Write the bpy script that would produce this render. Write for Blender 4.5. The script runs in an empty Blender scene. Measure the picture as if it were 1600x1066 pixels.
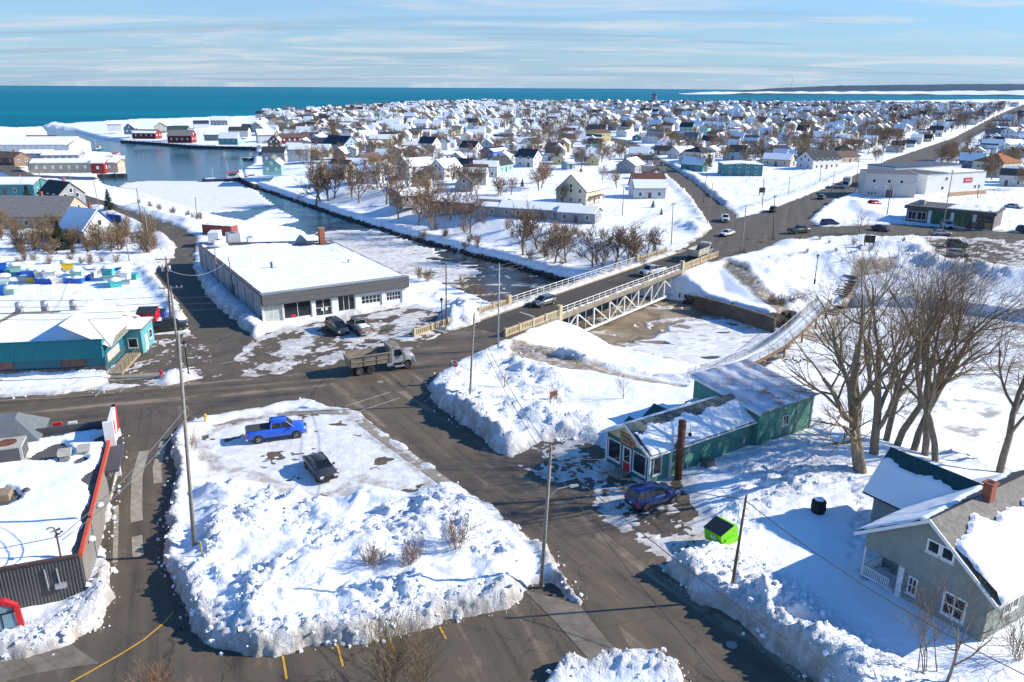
import bpy, bmesh, math, random
import numpy as np
from mathutils import Vector, Matrix
R = math.radians
scene = bpy.context.scene
C = scene.collection
# ------------------------------------------------------------------ camera
F_PX, CX, CY, CAM_H = 1220.0, 800.0, 533.0, 33.0
PITCH = math.atan(396 / F_PX); ROLL = math.atan(.005)
cp, sp = math.cos(PITCH), math.sin(PITCH)
FWD = np.array([0, cp, -sp]); _u0 = np.array([0, sp, cp]); _r0 = np.array([1., 0, 0])
RGT = math.cos(ROLL) * _r0 + math.sin(ROLL) * _u0
UPV = -math.sin(ROLL) * _r0 + math.cos(ROLL) * _u0
cam_d = bpy.data.cameras.new('camera'); cam = bpy.data.objects.new('camera', cam_d); C.objects.link(cam)
M = Matrix(((RGT[0], UPV[0], -FWD[0], 0), (RGT[1], UPV[1], -FWD[1], 0), (RGT[2], UPV[2], -FWD[2], CAM_H), (0, 0, 0, 1)))
cam.matrix_world = M
cam_d.sensor_width = 36; cam_d.lens = 36 * F_PX / 1600; cam_d.clip_start = .5; cam_d.clip_end = 120000
scene.camera = cam
# ------------------------------------------------------------------ sun, sky, exposure
SUN_EL, SUN_AZ = R(27.5), R(7)          # azimuth measured from +X towards +Y
sd = bpy.data.lights.new('sun', 'SUN'); sd.energy = 5.0; sd.angle = R(.5); sd.color = (1, .925, .81)
sun = bpy.data.objects.new('sun', sd); C.objects.link(sun)
sv = Vector((math.cos(SUN_EL) * math.cos(SUN_AZ), math.cos(SUN_EL) * math.sin(SUN_AZ), math.sin(SUN_EL)))
sun.rotation_euler = sv.to_track_quat('Z', 'Y').to_euler(); sun.location = (60, 0, 60)
world = bpy.data.worlds.new('World'); scene.world = world; world.use_nodes = True
wn = world.node_tree; wn.nodes.clear()
def N(nt, t, **k):
    n = nt.nodes.new(t)
    for a, b in k.items():
        if a.startswith('i_'):
            key = a[2:]
            n.inputs[int(key) if key.isdigit() else key.replace('_', ' ')].default_value = b
        else: setattr(n, a, b)
    return n
def ramp(nt, stops, interp='LINEAR'):
    n = nt.nodes.new('ShaderNodeValToRGB'); cr = n.color_ramp; cr.interpolation = interp
    while len(cr.elements) < len(stops): cr.elements.new(.5)
    for e, (p, c) in zip(cr.elements, stops):
        e.position = p; e.color = (c, c, c, 1) if not hasattr(c, '__len__') else (*c, 1)
    return n
def build_sky():
    nt = wn; ln = nt.links.new
    sky = N(nt, 'ShaderNodeTexSky', sky_type='NISHITA', sun_disc=False, sun_elevation=SUN_EL, sun_rotation=math.pi / 2 - SUN_AZ,
            air_density=1.0, dust_density=.1, ozone_density=3., altitude=30)
    tint = N(nt, 'ShaderNodeMix', data_type='RGBA', blend_type='MULTIPLY'); tint.inputs['Factor'].default_value = 1; tint.inputs['B'].default_value = (.27, 1.02, 1.7, 1); ln(sky.outputs[0], tint.inputs['A'])
    tc = N(nt, 'ShaderNodeTexCoord'); sep = N(nt, 'ShaderNodeSeparateXYZ'); ln(tc.outputs['Generated'], sep.inputs[0])
    # pale sea haze low in the sky, all round
    hz = N(nt, 'ShaderNodeMath', operation='MULTIPLY', i_1=-4.); ln(sep.outputs['Z'], hz.inputs[0]); he = N(nt, 'ShaderNodeMath', operation='EXPONENT'); ln(hz.outputs[0], he.inputs[0])
    hm = N(nt, 'ShaderNodeMath', operation='MULTIPLY', i_1=.9, use_clamp=True); ln(he.outputs[0], hm.inputs[0])
    hmix = N(nt, 'ShaderNodeMix', data_type='RGBA'); hmix.inputs['B'].default_value = (SKY_H[0], SKY_H[1], SKY_H[2], 1); ln(hm.outputs[0], hmix.inputs['Factor']); ln(tint.outputs['Result'], hmix.inputs['A'])
    # thin cloud sheet: the view direction hits a flat layer overhead
    zc = N(nt, 'ShaderNodeMath', operation='MAXIMUM', i_1=.004); ln(sep.outputs['Z'], zc.inputs[0])
    za = N(nt, 'ShaderNodeMath', operation='ADD', i_1=.05); ln(zc.outputs[0], za.inputs[0])
    dx = N(nt, 'ShaderNodeMath', operation='DIVIDE'); ln(sep.outputs['X'], dx.inputs[0]); ln(za.outputs[0], dx.inputs[1])
    dy = N(nt, 'ShaderNodeMath', operation='DIVIDE'); ln(sep.outputs['Y'], dy.inputs[0]); ln(za.outputs[0], dy.inputs[1])
    cb = N(nt, 'ShaderNodeCombineXYZ'); ln(dx.outputs[0], cb.inputs[0]); ln(dy.outputs[0], cb.inputs[1])
    def layer(scale, loc, rot, det, rough, lo, hi, dist=.3):
        mp = N(nt, 'ShaderNodeMapping'); mp.inputs['Scale'].default_value = (*scale, 1); mp.inputs['Location'].default_value = (*loc, 0); mp.inputs['Rotation'].default_value = (0, 0, R(rot)); ln(cb.outputs[0], mp.inputs[0])
        n = N(nt, 'ShaderNodeTexNoise', i_Scale=1.0, i_Detail=det, i_Roughness=rough, i_Distortion=dist); ln(mp.outputs[0], n.inputs['Vector'])
        r = ramp(nt, [(lo, 0), (hi, 1)]); r.color_ramp.interpolation = 'EASE'; ln(n.outputs[0], r.inputs[0]); return r.outputs[0]
    wisps = layer((.36, .7), (2.2, 4.4), 8, 9, .6, .45, .68, 1.1); bars = layer((.16, 1.15), (9.1, 1.7), -3, 6, .55, .53, .66)
    thin = N(nt, 'ShaderNodeMath', operation='MULTIPLY_ADD', i_1=-2.4, i_2=.9, use_clamp=True); ln(sep.outputs['Z'], thin.inputs[0])
    fac = N(nt, 'ShaderNodeMath', operation='MULTIPLY'); ln(wisps, fac.inputs[0]); ln(thin.outputs[0], fac.inputs[1])
    mx = N(nt, 'ShaderNodeMix', data_type='RGBA'); mx.inputs['B'].default_value = (SKY_C[0], SKY_C[1], SKY_C[2], 1); ln(fac.outputs[0], mx.inputs['Factor']); ln(hmix.outputs['Result'], mx.inputs['A'])
    fb = N(nt, 'ShaderNodeMath', operation='MULTIPLY'); ln(bars, fb.inputs[0]); ln(thin.outputs[0], fb.inputs[1]); fb2 = N(nt, 'ShaderNodeMath', operation='MULTIPLY', i_1=.5); ln(fb.outputs[0], fb2.inputs[0])
    mx2 = N(nt, 'ShaderNodeMix', data_type='RGBA'); mx2.inputs['B'].default_value = (SKY_B[0], SKY_B[1], SKY_B[2], 1); ln(fb2.outputs[0], mx2.inputs['Factor']); ln(mx.outputs['Result'], mx2.inputs['A'])
    bg = N(nt, 'ShaderNodeBackground', i_Strength=.09); ln(mx2.outputs['Result'], bg.inputs[0])
    out = N(nt, 'ShaderNodeOutputWorld'); ln(bg.outputs[0], out.inputs[0])
SKY_H, SKY_C, SKY_B = (3.7, 4.3, 4.8), (5.6, 5.8, 6.1), (2.2, 3.0, 4.1)
build_sky()
scene.view_settings.view_transform = 'Standard'; scene.view_settings.look = 'None'
scene.view_settings.exposure = .6; scene.view_settings.gamma = 1; scene.view_settings.use_curve_mapping = False
scene.cycles.max_bounces = 6; scene.cycles.diffuse_bounces = 3; scene.cycles.glossy_bounces = 3; scene.cycles.transmission_bounces = 3; scene.cycles.transparent_max_bounces = 8

# ------------------------------------------------------------------ reading the place off the photograph
def ray(px, py): return FWD * F_PX + RGT * (px - CX) - UPV * (py - CY)
def P(px, py, z=0.):                       # the point at height z seen at photo pixel (px, py)
    d = ray(px, py); t = (z - CAM_H) / d[2]
    return Vector((d[0] * t, d[1] * t, z))
def Hgt(bx, by, tx, ty, z=0.):             # height of a top seen straight above a base
    b = P(bx, by, z); d = ray(tx, ty); return CAM_H + d[2] * math.hypot(b.x, b.y) / math.hypot(d[0], d[1]) - z
def poly(pts, z=0.): return np.array([P(a, b, z)[:2] for a, b in pts])
def sstep(x): x = np.clip(x, 0, 1); return x * x * (3 - 2 * x)

# ------------------------------------------------------------------ noise (numpy)
def _hash(ix, iy, s):
    h = (ix.astype(np.int64) * 374761393 + iy.astype(np.int64) * 668265263 + s * 2147483647) & 0xffffffff
    h = ((h ^ (h >> 13)) * 1274126177) & 0xffffffff
    return (h ^ (h >> 16)) & 0xffffffff
def perlin(x, y, s=0):
    x0 = np.floor(x); y0 = np.floor(y); fx = x - x0; fy = y - y0
    ux = fx * fx * fx * (fx * (fx * 6 - 15) + 10); uy = fy * fy * fy * (fy * (fy * 6 - 15) + 10)
    def g(ox, oy):
        a = _hash(x0 + ox, y0 + oy, s) * (2 * math.pi / 4294967296.)
        return np.cos(a) * (fx - ox) + np.sin(a) * (fy - oy)
    a = g(0, 0) * (1 - ux) + g(1, 0) * ux; b = g(0, 1) * (1 - ux) + g(1, 1) * ux
    return (a * (1 - uy) + b * uy) * 1.5
def fbm(x, y, o=4, s=0):
    r = 0; a = 1
    for i in range(o): r = r + a * perlin(x * 2 ** i, y * 2 ** i, s + i * 17); a *= .5
    return r
def billow(x, y, o=3, s=0, g=.55):
    r = 0; a = 1; t = 0
    for i in range(o): r = r + a * np.abs(perlin(x * 1.9 ** i + 3.1 * i, y * 1.9 ** i + 1.7 * i, s + i * 31)); t += a; a *= g
    return r / t
def sdf(X, Y, pg):                          # signed distance to a polygon, negative inside
    d = np.full(X.shape, 1e9); ins = np.zeros(X.shape, bool); n = len(pg)
    for i in range(n):
        ax, ay = pg[i]; bx, by = pg[(i + 1) % n]; ex, ey = bx - ax, by - ay; l2 = ex * ex + ey * ey + 1e-12
        wx, wy = X - ax, Y - ay; t = np.clip((wx * ex + wy * ey) / l2, 0, 1)
        d = np.minimum(d, (wx - t * ex) ** 2 + (wy - t * ey) ** 2)
        c = (ay > Y) != (by > Y)
        if abs(ey) > 1e-12: ins ^= c & (X < ex * (Y - ay) / ey + ax)
    d = np.sqrt(d); return np.where(ins, -d, d)
def dline(X, Y, pts):
    d = np.full(X.shape, 1e9)
    for (ax, ay), (bx, by) in zip(pts[:-1], pts[1:]):
        ex, ey = bx - ax, by - ay; l2 = ex * ex + ey * ey + 1e-12
        t = np.clip(((X - ax) * ex + (Y - ay) * ey) / l2, 0, 1)
        d = np.minimum(d, (X - ax - t * ex) ** 2 + (Y - ay - t * ey) ** 2)
    return np.sqrt(d)
def boxed(fn, X, Y, pts, pad):
    out = np.full(X.shape, float(pad)); a = pts.min(0) - pad; b = pts.max(0) + pad
    m = (X > a[0]) & (X < b[0]) & (Y > a[1]) & (Y < b[1])
    if m.any(): out[m] = fn(X[m], Y[m], pts)
    return out

# ------------------------------------------------------------------ materials
MATS = {}
def mat(name, col, rough=.6, spec=.5, metal=0., bump=None, var=None, emit=None, build=None, coat=0., alpha=None):
    """col; var=(scale, amount): mottled brightness; bump=(scale, strength)"""
    if name in MATS: return MATS[name]
    m = bpy.data.materials.new(name); m.use_nodes = True; nt = m.node_tree; ln = nt.links.new
    b = nt.nodes['Principled BSDF']; b.inputs['Base Color'].default_value = (*col, 1)
    b.inputs['Roughness'].default_value = rough; b.inputs['Specular IOR Level'].default_value = spec; b.inputs['Metallic'].default_value = metal
    if coat: b.inputs['Coat Weight'].default_value = coat; b.inputs['Coat Roughness'].default_value = .08
    tc = None
    if var or bump: tc = N(nt, 'ShaderNodeTexCoord')
    if var:
        n = N(nt, 'ShaderNodeTexNoise', i_Scale=var[0], i_Detail=6, i_Roughness=.6); ln(tc.outputs['Object'], n.inputs['Vector'])
        r = ramp(nt, [(.3, 1 - var[1]), (.7, 1 + var[1])]); ln(n.outputs[0], r.inputs[0])
        x = N(nt, 'ShaderNodeMix', data_type='RGBA', blend_type='MULTIPLY'); x.inputs['Factor'].default_value = 1; x.inputs['A'].default_value = (*col, 1)
        ln(r.outputs[0], x.inputs['B']); ln(x.outputs['Result'], b.inputs['Base Color'])
    if bump:
        n = N(nt, 'ShaderNodeTexNoise', i_Scale=bump[0], i_Detail=5, i_Roughness=.6); ln(tc.outputs['Object'], n.inputs['Vector'])
        bp = N(nt, 'ShaderNodeBump', i_Strength=bump[1], i_Distance=.05); ln(n.outputs[0], bp.inputs['Height']); ln(bp.outputs[0], b.inputs['Normal'])
    if build: build(nt, b)
    MATS[name] = m; return m
def snow_nodes(nt, b):
    ln = nt.links.new
    at = N(nt, 'ShaderNodeAttribute', attribute_name='dirt'); ge = N(nt, 'ShaderNodeNewGeometry')
    n1 = N(nt, 'ShaderNodeTexNoise', i_Scale=.9, i_Detail=8, i_Roughness=.65); ln(ge.outputs['Position'], n1.inputs['Vector'])
    r1 = ramp(nt, [(.28, .0), (.58, 1.)]); ln(n1.outputs[0], r1.inputs[0])
    m1 = N(nt, 'ShaderNodeMath', operation='MULTIPLY'); ln(at.outputs['Fac'], m1.inputs[0]); ln(r1.outputs[0], m1.inputs[1])
    mx = N(nt, 'ShaderNodeMix', data_type='RGBA'); mx.inputs['A'].default_value = (.845, .87, .885, 1); mx.inputs['B'].default_value = (.36, .31, .25, 1)
    ln(m1.outputs[0], mx.inputs['Factor'])
    mu = N(nt, 'ShaderNodeAttribute', attribute_name='mud'); r5 = ramp(nt, [(.3, .35), (.55, 1.)]); ln(n1.outputs[0], r5.inputs[0])
    mm = N(nt, 'ShaderNodeMath', operation='MULTIPLY'); ln(mu.outputs['Fac'], mm.inputs[0]); ln(r5.outputs[0], mm.inputs[1])
    mx2 = N(nt, 'ShaderNodeMix', data_type='RGBA'); mx2.inputs['B'].default_value = (.26, .2, .13, 1); ln(mm.outputs[0], mx2.inputs['Factor']); ln(mx.outputs['Result'], mx2.inputs['A']); ln(mx2.outputs['Result'], b.inputs['Base Color'])
    n2 = N(nt, 'ShaderNodeTexNoise', i_Scale=3.2, i_Detail=7, i_Roughness=.68); ln(ge.outputs['Position'], n2.inputs['Vector'])
    ru = N(nt, 'ShaderNodeAttribute', attribute_name='rough')
    st = N(nt, 'ShaderNodeMath', operation='MULTIPLY_ADD', i_1=.75, i_2=.16); ln(ru.outputs['Fac'], st.inputs[0])
    bp = N(nt, 'ShaderNodeBump', i_Distance=.35); ln(st.outputs[0], bp.inputs['Strength']); ln(n2.outputs[0], bp.inputs['Height']); ln(bp.outputs[0], b.inputs['Normal'])
SNOW = mat('snow', (.86, .875, .9), .75, .25, build=snow_nodes)
ROOFSNOW = mat('roof_snow', (.845, .87, .885), .75, .25, bump=(2.2, .35), var=(.5, .03))
def asphalt_nodes(rot, dark, light, streak, wet, bands=()):
    def f(nt, b):
        ln = nt.links.new; ge = N(nt, 'ShaderNodeNewGeometry')
        mp = N(nt, 'ShaderNodeMapping'); mp.inputs['Rotation'].default_value = (0, 0, -rot); ln(ge.outputs['Position'], mp.inputs[0])
        mp2 = N(nt, 'ShaderNodeMapping'); mp2.inputs['Scale'].default_value = (.03, .8, 1); ln(mp.outputs[0], mp2.inputs[0])
        n1 = N(nt, 'ShaderNodeTexNoise', i_Scale=1, i_Detail=6, i_Roughness=.6, i_Distortion=.5); ln(mp2.outputs[0], n1.inputs['Vector'])
        n2 = N(nt, 'ShaderNodeTexNoise', i_Scale=.35, i_Detail=9, i_Roughness=.68); ln(ge.outputs['Position'], n2.inputs['Vector'])
        m = N(nt, 'ShaderNodeMix', data_type='FLOAT'); m.inputs['Factor'].default_value = streak; ln(n2.outputs[0], m.inputs['A']); ln(n1.outputs[0], m.inputs['B'])
        mo = m.outputs[0]
        if bands:                              # wheel paths and the sandy strips between them
            sp_ = N(nt, 'ShaderNodeSeparateXYZ'); ln(mp.outputs[0], sp_.inputs[0]); wb = N(nt, 'ShaderNodeTexNoise', i_Scale=.12, i_Detail=4); ln(ge.outputs['Position'], wb.inputs['Vector'])
            yy = N(nt, 'ShaderNodeMath', operation='MULTIPLY_ADD', i_1=1.6); ln(wb.outputs[0], yy.inputs[0]); ln(sp_.outputs['Y'], yy.inputs[2])
            br_ = N(nt, 'ShaderNodeTexNoise', i_Scale=.22, i_Detail=7, i_Roughness=.7); ln(ge.outputs['Position'], br_.inputs['Vector']); rb_ = ramp(nt, [(.36, .15), (.6, 1.)]); ln(br_.outputs[0], rb_.inputs[0])
            for c_, w_, a_ in bands:
                d_ = N(nt, 'ShaderNodeMath', operation='SUBTRACT', i_1=c_ + .8); ln(yy.outputs[0], d_.inputs[0]); ab = N(nt, 'ShaderNodeMath', operation='ABSOLUTE'); ln(d_.outputs[0], ab.inputs[0])
                k_ = N(nt, 'ShaderNodeMapRange', interpolation_type='SMOOTHSTEP'); k_.inputs['From Min'].default_value = w_; k_.inputs['From Max'].default_value = 0; k_.inputs['To Max'].default_value = a_; ln(ab.outputs[0], k_.inputs['Value'])
                kk = N(nt, 'ShaderNodeMath', operation='MULTIPLY'); ln(k_.outputs[0], kk.inputs[0]); ln(rb_.outputs[0], kk.inputs[1]); ad_ = N(nt, 'ShaderNodeMath', operation='ADD'); ln(mo, ad_.inputs[0]); ln(kk.outputs[0], ad_.inputs[1]); mo = ad_.outputs[0]
        mid = tuple((a * .62 + c * .38) for a, c in zip(dark, light))
        mid2 = tuple((a * .78 + c * .22) for a, c in zip(dark, light)); r = ramp(nt, [(.34, dark), (.42, mid2), (.52, mid), (.56, mid), (.66, light)]); ln(mo, r.inputs[0])
        n3 = N(nt, 'ShaderNodeTexNoise', i_Scale=26, i_Detail=4); ln(ge.outputs['Position'], n3.inputs['Vector'])
        r3 = ramp(nt, [(.3, .72), (.7, 1.22)]); ln(n3.outputs[0], r3.inputs[0])
        x = N(nt, 'ShaderNodeMix', data_type='RGBA', blend_type='MULTIPLY'); x.inputs['Factor'].default_value = 1; ln(r.outputs[0], x.inputs['A']); ln(r3.outputs[0], x.inputs['B'])
        # cracks
        v = N(nt, 'ShaderNodeTexVoronoi', feature='DISTANCE_TO_EDGE', i_Scale=.16, i_Randomness=1.); 
        nw = N(nt, 'ShaderNodeTexNoise', i_Scale=.8, i_Detail=5); ln(ge.outputs['Position'], nw.inputs['Vector'])
        av = N(nt, 'ShaderNodeVectorMath', operation='MULTIPLY_ADD'); av.inputs[1].default_value = (2.2, 2.2, 0); ln(nw.outputs['Color'], av.inputs[0]); ln(ge.outputs['Position'], av.inputs[2]); ln(av.outputs[0], v.inputs['Vector'])
        rc = ramp(nt, [(.0, .45), (.006, 1)]); ln(v.outputs['Distance'], rc.inputs[0])
        x2 = N(nt, 'ShaderNodeMix', data_type='RGBA', blend_type='MULTIPLY'); x2.inputs['Factor'].default_value = 1; ln(x.outputs['Result'], x2.inputs['A']); ln(rc.outputs[0], x2.inputs['B'])
        ln(x2.outputs['Result'], b.inputs['Base Color'])
        rr = ramp(nt, [(.36, wet), (.55, .85)]); ln(mo, rr.inputs[0]); ln(rr.outputs[0], b.inputs['Roughness'])
        bp = N(nt, 'ShaderNodeBump', i_Strength=.25, i_Distance=.01); ln(n3.outputs[0], bp.inputs['Height']); ln(bp.outputs[0], b.inputs['Normal'])
    return f
A_D, A_L = (.048, .0395, .0285), (.25, .195, .135)
ASPH_MAIN = mat('asphalt_main', (.07, .07, .07), .8, .3, build=asphalt_nodes(R(16), A_D, A_L, .6, .5, ((81.5, 1.2, .12), (84.6, .8, -.08), (86.2, .7, -.07), (87.4, .9, .15), (88.9, .8, -.08), (90.8, .7, -.07), (92.2, 1., .13))))
ASPH_BR = mat('asphalt_bridge', (.07, .07, .07), .8, .3, build=asphalt_nodes(R(52), A_D, (.125, .105, .08), .7, .6))
ASPH_SIDE = mat('asphalt_side', (.07, .07, .07), .8, .3, build=asphalt_nodes(R(-57), A_D, A_L, .6, .5, ((28.9, .9, .12), (30.6, .7, -.08), (31.7, .6, .07), (32.8, .8, -.09), (34.9, .9, .17), (36.2, .7, -.05))))
ASPH_LANE = mat('asphalt_lane', (.07, .07, .07), .8, .3, build=asphalt_nodes(R(-68), A_D, (.22, .175, .125), .6, .45))
ASPH_LOT = mat('asphalt_lot', (.1, .1, .1), .8, .3, build=asphalt_nodes(R(30), (.058, .047, .035), (.23, .18, .125), .3, .55))
ASPH_FAR = mat('asphalt_far', (.1, .1, .1), .8, .3, build=asphalt_nodes(R(70), (.062, .053, .042), (.19, .16, .12), .5, .7))
CONC = mat('concrete', (.27, .235, .185), .85, .3, bump=(9, .2), var=(.8, .22))
# ------------------------------------------------------------------ ground shape
WL = -5.2                                   # water level
def elev(x, y):                             # the town climbs gently towards the sea
    return 5.0 * sstep((np.asarray(y, float) - 330) / 800) * sstep((np.asarray(x, float) + 330 + .0 * np.asarray(y)) / 260)
def PG(px, py, dz=0.):
    z = 0.
    for _ in range(8):
        p = P(px, py, z + dz); z = .5 * z + .5 * float(elev(p.x, p.y))
    return P(px, py, z + dz)
def polyG(pts): return np.array([PG(a, b)[:2] for a, b in pts])
MAIN = polyG([(-140, 634), (0, 622), (81, 618), (140, 612), (276, 601), (335, 590), (430, 580), (520, 562), (600, 545), (641, 545), (704, 518), (800, 490), (815, 484), (815, 518), (800, 524), (752, 547), (704, 570), (668, 608),
              (600, 640), (562, 643), (537, 635), (501, 627), (446, 627), (400, 640), (317, 652), (279, 664), (190, 668), (0, 672), (-140, 676)])
SIDE = polyG([(470, 622), (560, 590), (660, 585), (668, 610), (686, 638), (752, 683), (770, 704), (800, 719), (850, 745), (891, 764), (927, 792), (975, 828), (1000, 852), (1023, 880), (1051, 905), (1079, 938), (1129, 961), (1180, 996), (1200, 1014), (1262, 1066), (1340, 1140),
              (1150, 1140), (1071, 1064), (1053, 1042), (1020, 1026), (962, 1019), (915, 950), (909, 935), (861, 869), (800, 817), (767, 790), (739, 775), (691, 737), (608, 678), (562, 643)])
BOTTOM = polyG([(930, 960), (905, 950), (860, 915), (830, 918), (800, 953), (701, 968), (691, 978), (643, 991), (585, 1001), (496, 1016), (400, 1031), (350, 1022), (322, 1006), (299, 988), (289, 963), (273, 938), (266, 910), (253, 872), (258, 828), (262, 796), (271, 752), (270, 676), (284, 662), (280, 640), (188, 645),
                (195, 660), (190, 700), (187, 722), (178, 800), (165, 848), (172, 882), (181, 938), (162, 978), (111, 1011), (0, 1042), (-90, 1066), (-90, 1160), (800, 1160), (843, 1054), (889, 1029), (919, 1039), (962, 1019)])
GST = polyG([(430, 582), (335, 592), (322, 560), (300, 520), (289, 494), (276, 471), (241, 431), (253, 418), (274, 403), (276, 385), (263, 373), (228, 353), (182, 333), (152, 317), (122, 307), (76, 295), (15, 267), (-60, 246), (-60, 238), (0, 255), (25, 267), (76, 287), (127, 307), (177, 322), (228, 340), (279, 355), (304, 371), (300, 416), (322, 464), (390, 524), (400, 535)])
COURT = polyG([(395, 532), (412, 522), (500, 503), (640, 478), (684, 489), (692, 515), (641, 547), (540, 567), (430, 584), (380, 588), (370, 560)])
TEALLOT = polyG([(203, 545), (223, 527), (291, 520), (325, 540), (345, 585), (322, 593), (300, 577), (252, 580), (240, 600), (172, 600), (190, 575)])
GREENLOT = polyG([(800, 722), (845, 690), (900, 688), (945, 702), (1000, 762), (1060, 752), (1085, 805), (1105, 850), (1060, 868), (1040, 890), (1010, 862), (927, 794), (870, 754)])
PARK = polyG([(300, 690), (345, 664), (420, 650), (545, 640), (600, 688), (695, 757), (640, 770), (560, 750), (535, 778), (470, 778), (420, 758), (380, 742), (330, 735)])
FARMAIN = polyG([(1045, 401), (1061, 393), (1100, 370), (1120, 350), (1200, 330), (1296, 292), (1349, 269), (1392, 249), (1491, 216), (1600, 163.5), (1640, 158), (1640, 164), (1600, 172), (1504, 222), (1453, 255), (1344, 294), (1299, 317), (1261, 345), (1281, 355), (1403, 351), (1453, 354), (1555, 362), (1700, 370), (1700, 382), (1453, 369), (1314, 371), (1225, 375), (1180, 393), (1110, 408)])
LOTR = polyG([(1440, 372), (1600, 378), (1750, 385), (1750, 430), (1600, 420), (1529, 414), (1456, 403), (1462, 388)])
UPROAD = polyG([(1113, 358), (1078, 307), (1035, 267), (1010, 244), (982, 231), (950, 218), (952, 215), (987, 222), (1015, 239), (1043, 258), (1081, 282), (1124, 317), (1149, 338), (1135, 362)])
DIRT = polyG([(800, 545), (850, 556), (930, 568), (1000, 584), (1065, 598), (1065, 608), (1000, 598), (930, 582), (850, 572), (795, 560)])
PATHR = polyG([(1138, 406), (1190, 425), (1250, 460), (1290, 478), (1300, 470), (1335, 408), (1400, 402), (1400, 412), (1345, 418), (1315, 470), (1310, 490), (1270, 485), (1230, 462), (1180, 436), (1130, 413)])
BARE = [MAIN, SIDE, BOTTOM, GST, COURT, TEALLOT, GREENLOT, PARK, FARMAIN, LOTR, UPROAD]
MUD = [DIRT, PATHR, polyG([(800, 530), (880, 528), (900, 545), (850, 556), (790, 552)]), polyG([(1075, 465), (1110, 462), (1200, 480), (1180, 486), (1100, 476)]), polyG([(1085, 375), (1110, 362), (1100, 392), (1060, 398)])]
THIN = {4: .042, 6: .036, 7: .046, 5: .02, 9: .02}
WATER = poly([(66, 197), (110, 204), (152, 216), (190, 222), (250, 226), (310, 231), (400, 233), (396, 245), (392, 262), (376, 270), (378, 283), (400, 293), (454, 311), (527, 337), (623, 367), (716, 393), (800, 414), (856, 432), (904, 441), (1000, 462), (1060, 470), (1110, 481), (1150, 493), (1200, 506), (1240, 498), (1275, 485),
              (1330, 478), (1450, 485), (1600, 505), (1800, 530), (1800, 780), (1600, 722), (1480, 690), (1400, 662), (1300, 632), (1240, 612), (1165, 600), (1110, 592), (1050, 579), (980, 559), (920, 543), (870, 531), (820, 506), (780, 490), (740, 472), (690, 453), (640, 441), (600, 432), (555, 412), (505, 386), (470, 366), (420, 358), (350, 347), (305, 334), (260, 320), (215, 306), (177, 297), (165, 293), (152, 277), (195, 276), (187, 253), (177, 243), (145, 241), (120, 236), (84, 226), (74, 210)], WL)
cst = poly([(-330, 206), (-60, 204), (20, 203), (62, 200), (75, 192), (110, 196), (186, 194.5), (253, 191), (304, 189), (400, 186), (532, 178), (653, 170), (800, 167), (1015, 166), (1200, 165), (1400, 163), (1550, 160), (1800, 158)], WL)
SEA = np.vstack([cst, [[9000, 2500], [9000, 60000], [-60000, 60000], [-60000, 760]]])
ICE_BAY = poly([(177, 298), (192, 286), (228, 283), (329, 283), (370, 284), (400, 296), (430, 322), (380, 330), (330, 333), (300, 336), (230, 318)], WL)
ICE_MID = poly([(430, 322), (470, 345), (420, 356), (380, 345)], WL)
ICE_GAR = poly([(490, 362), (540, 358), (590, 358), (640, 376), (700, 392), (680, 404), (740, 415), (750, 430), (700, 446), (600, 434), (510, 392)], WL)
ICE_POOL = poly([(1020, 530), (1080, 500), (1140, 497), (1205, 512), (1240, 520), (1180, 560), (1110, 590), (1000, 562), (960, 550)], WL)
ICE_POND = poly([(1150, 600), (1215, 560), (1275, 490), (1450, 470), (1800, 500), (1800, 800), (1400, 680)], WL)
SLUSH = poly([(860, 530), (960, 470), (1070, 470), (1140, 492), (1080, 512), (1020, 545), (960, 555)], WL)
def PL(pts): return polyG(pts)
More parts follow.
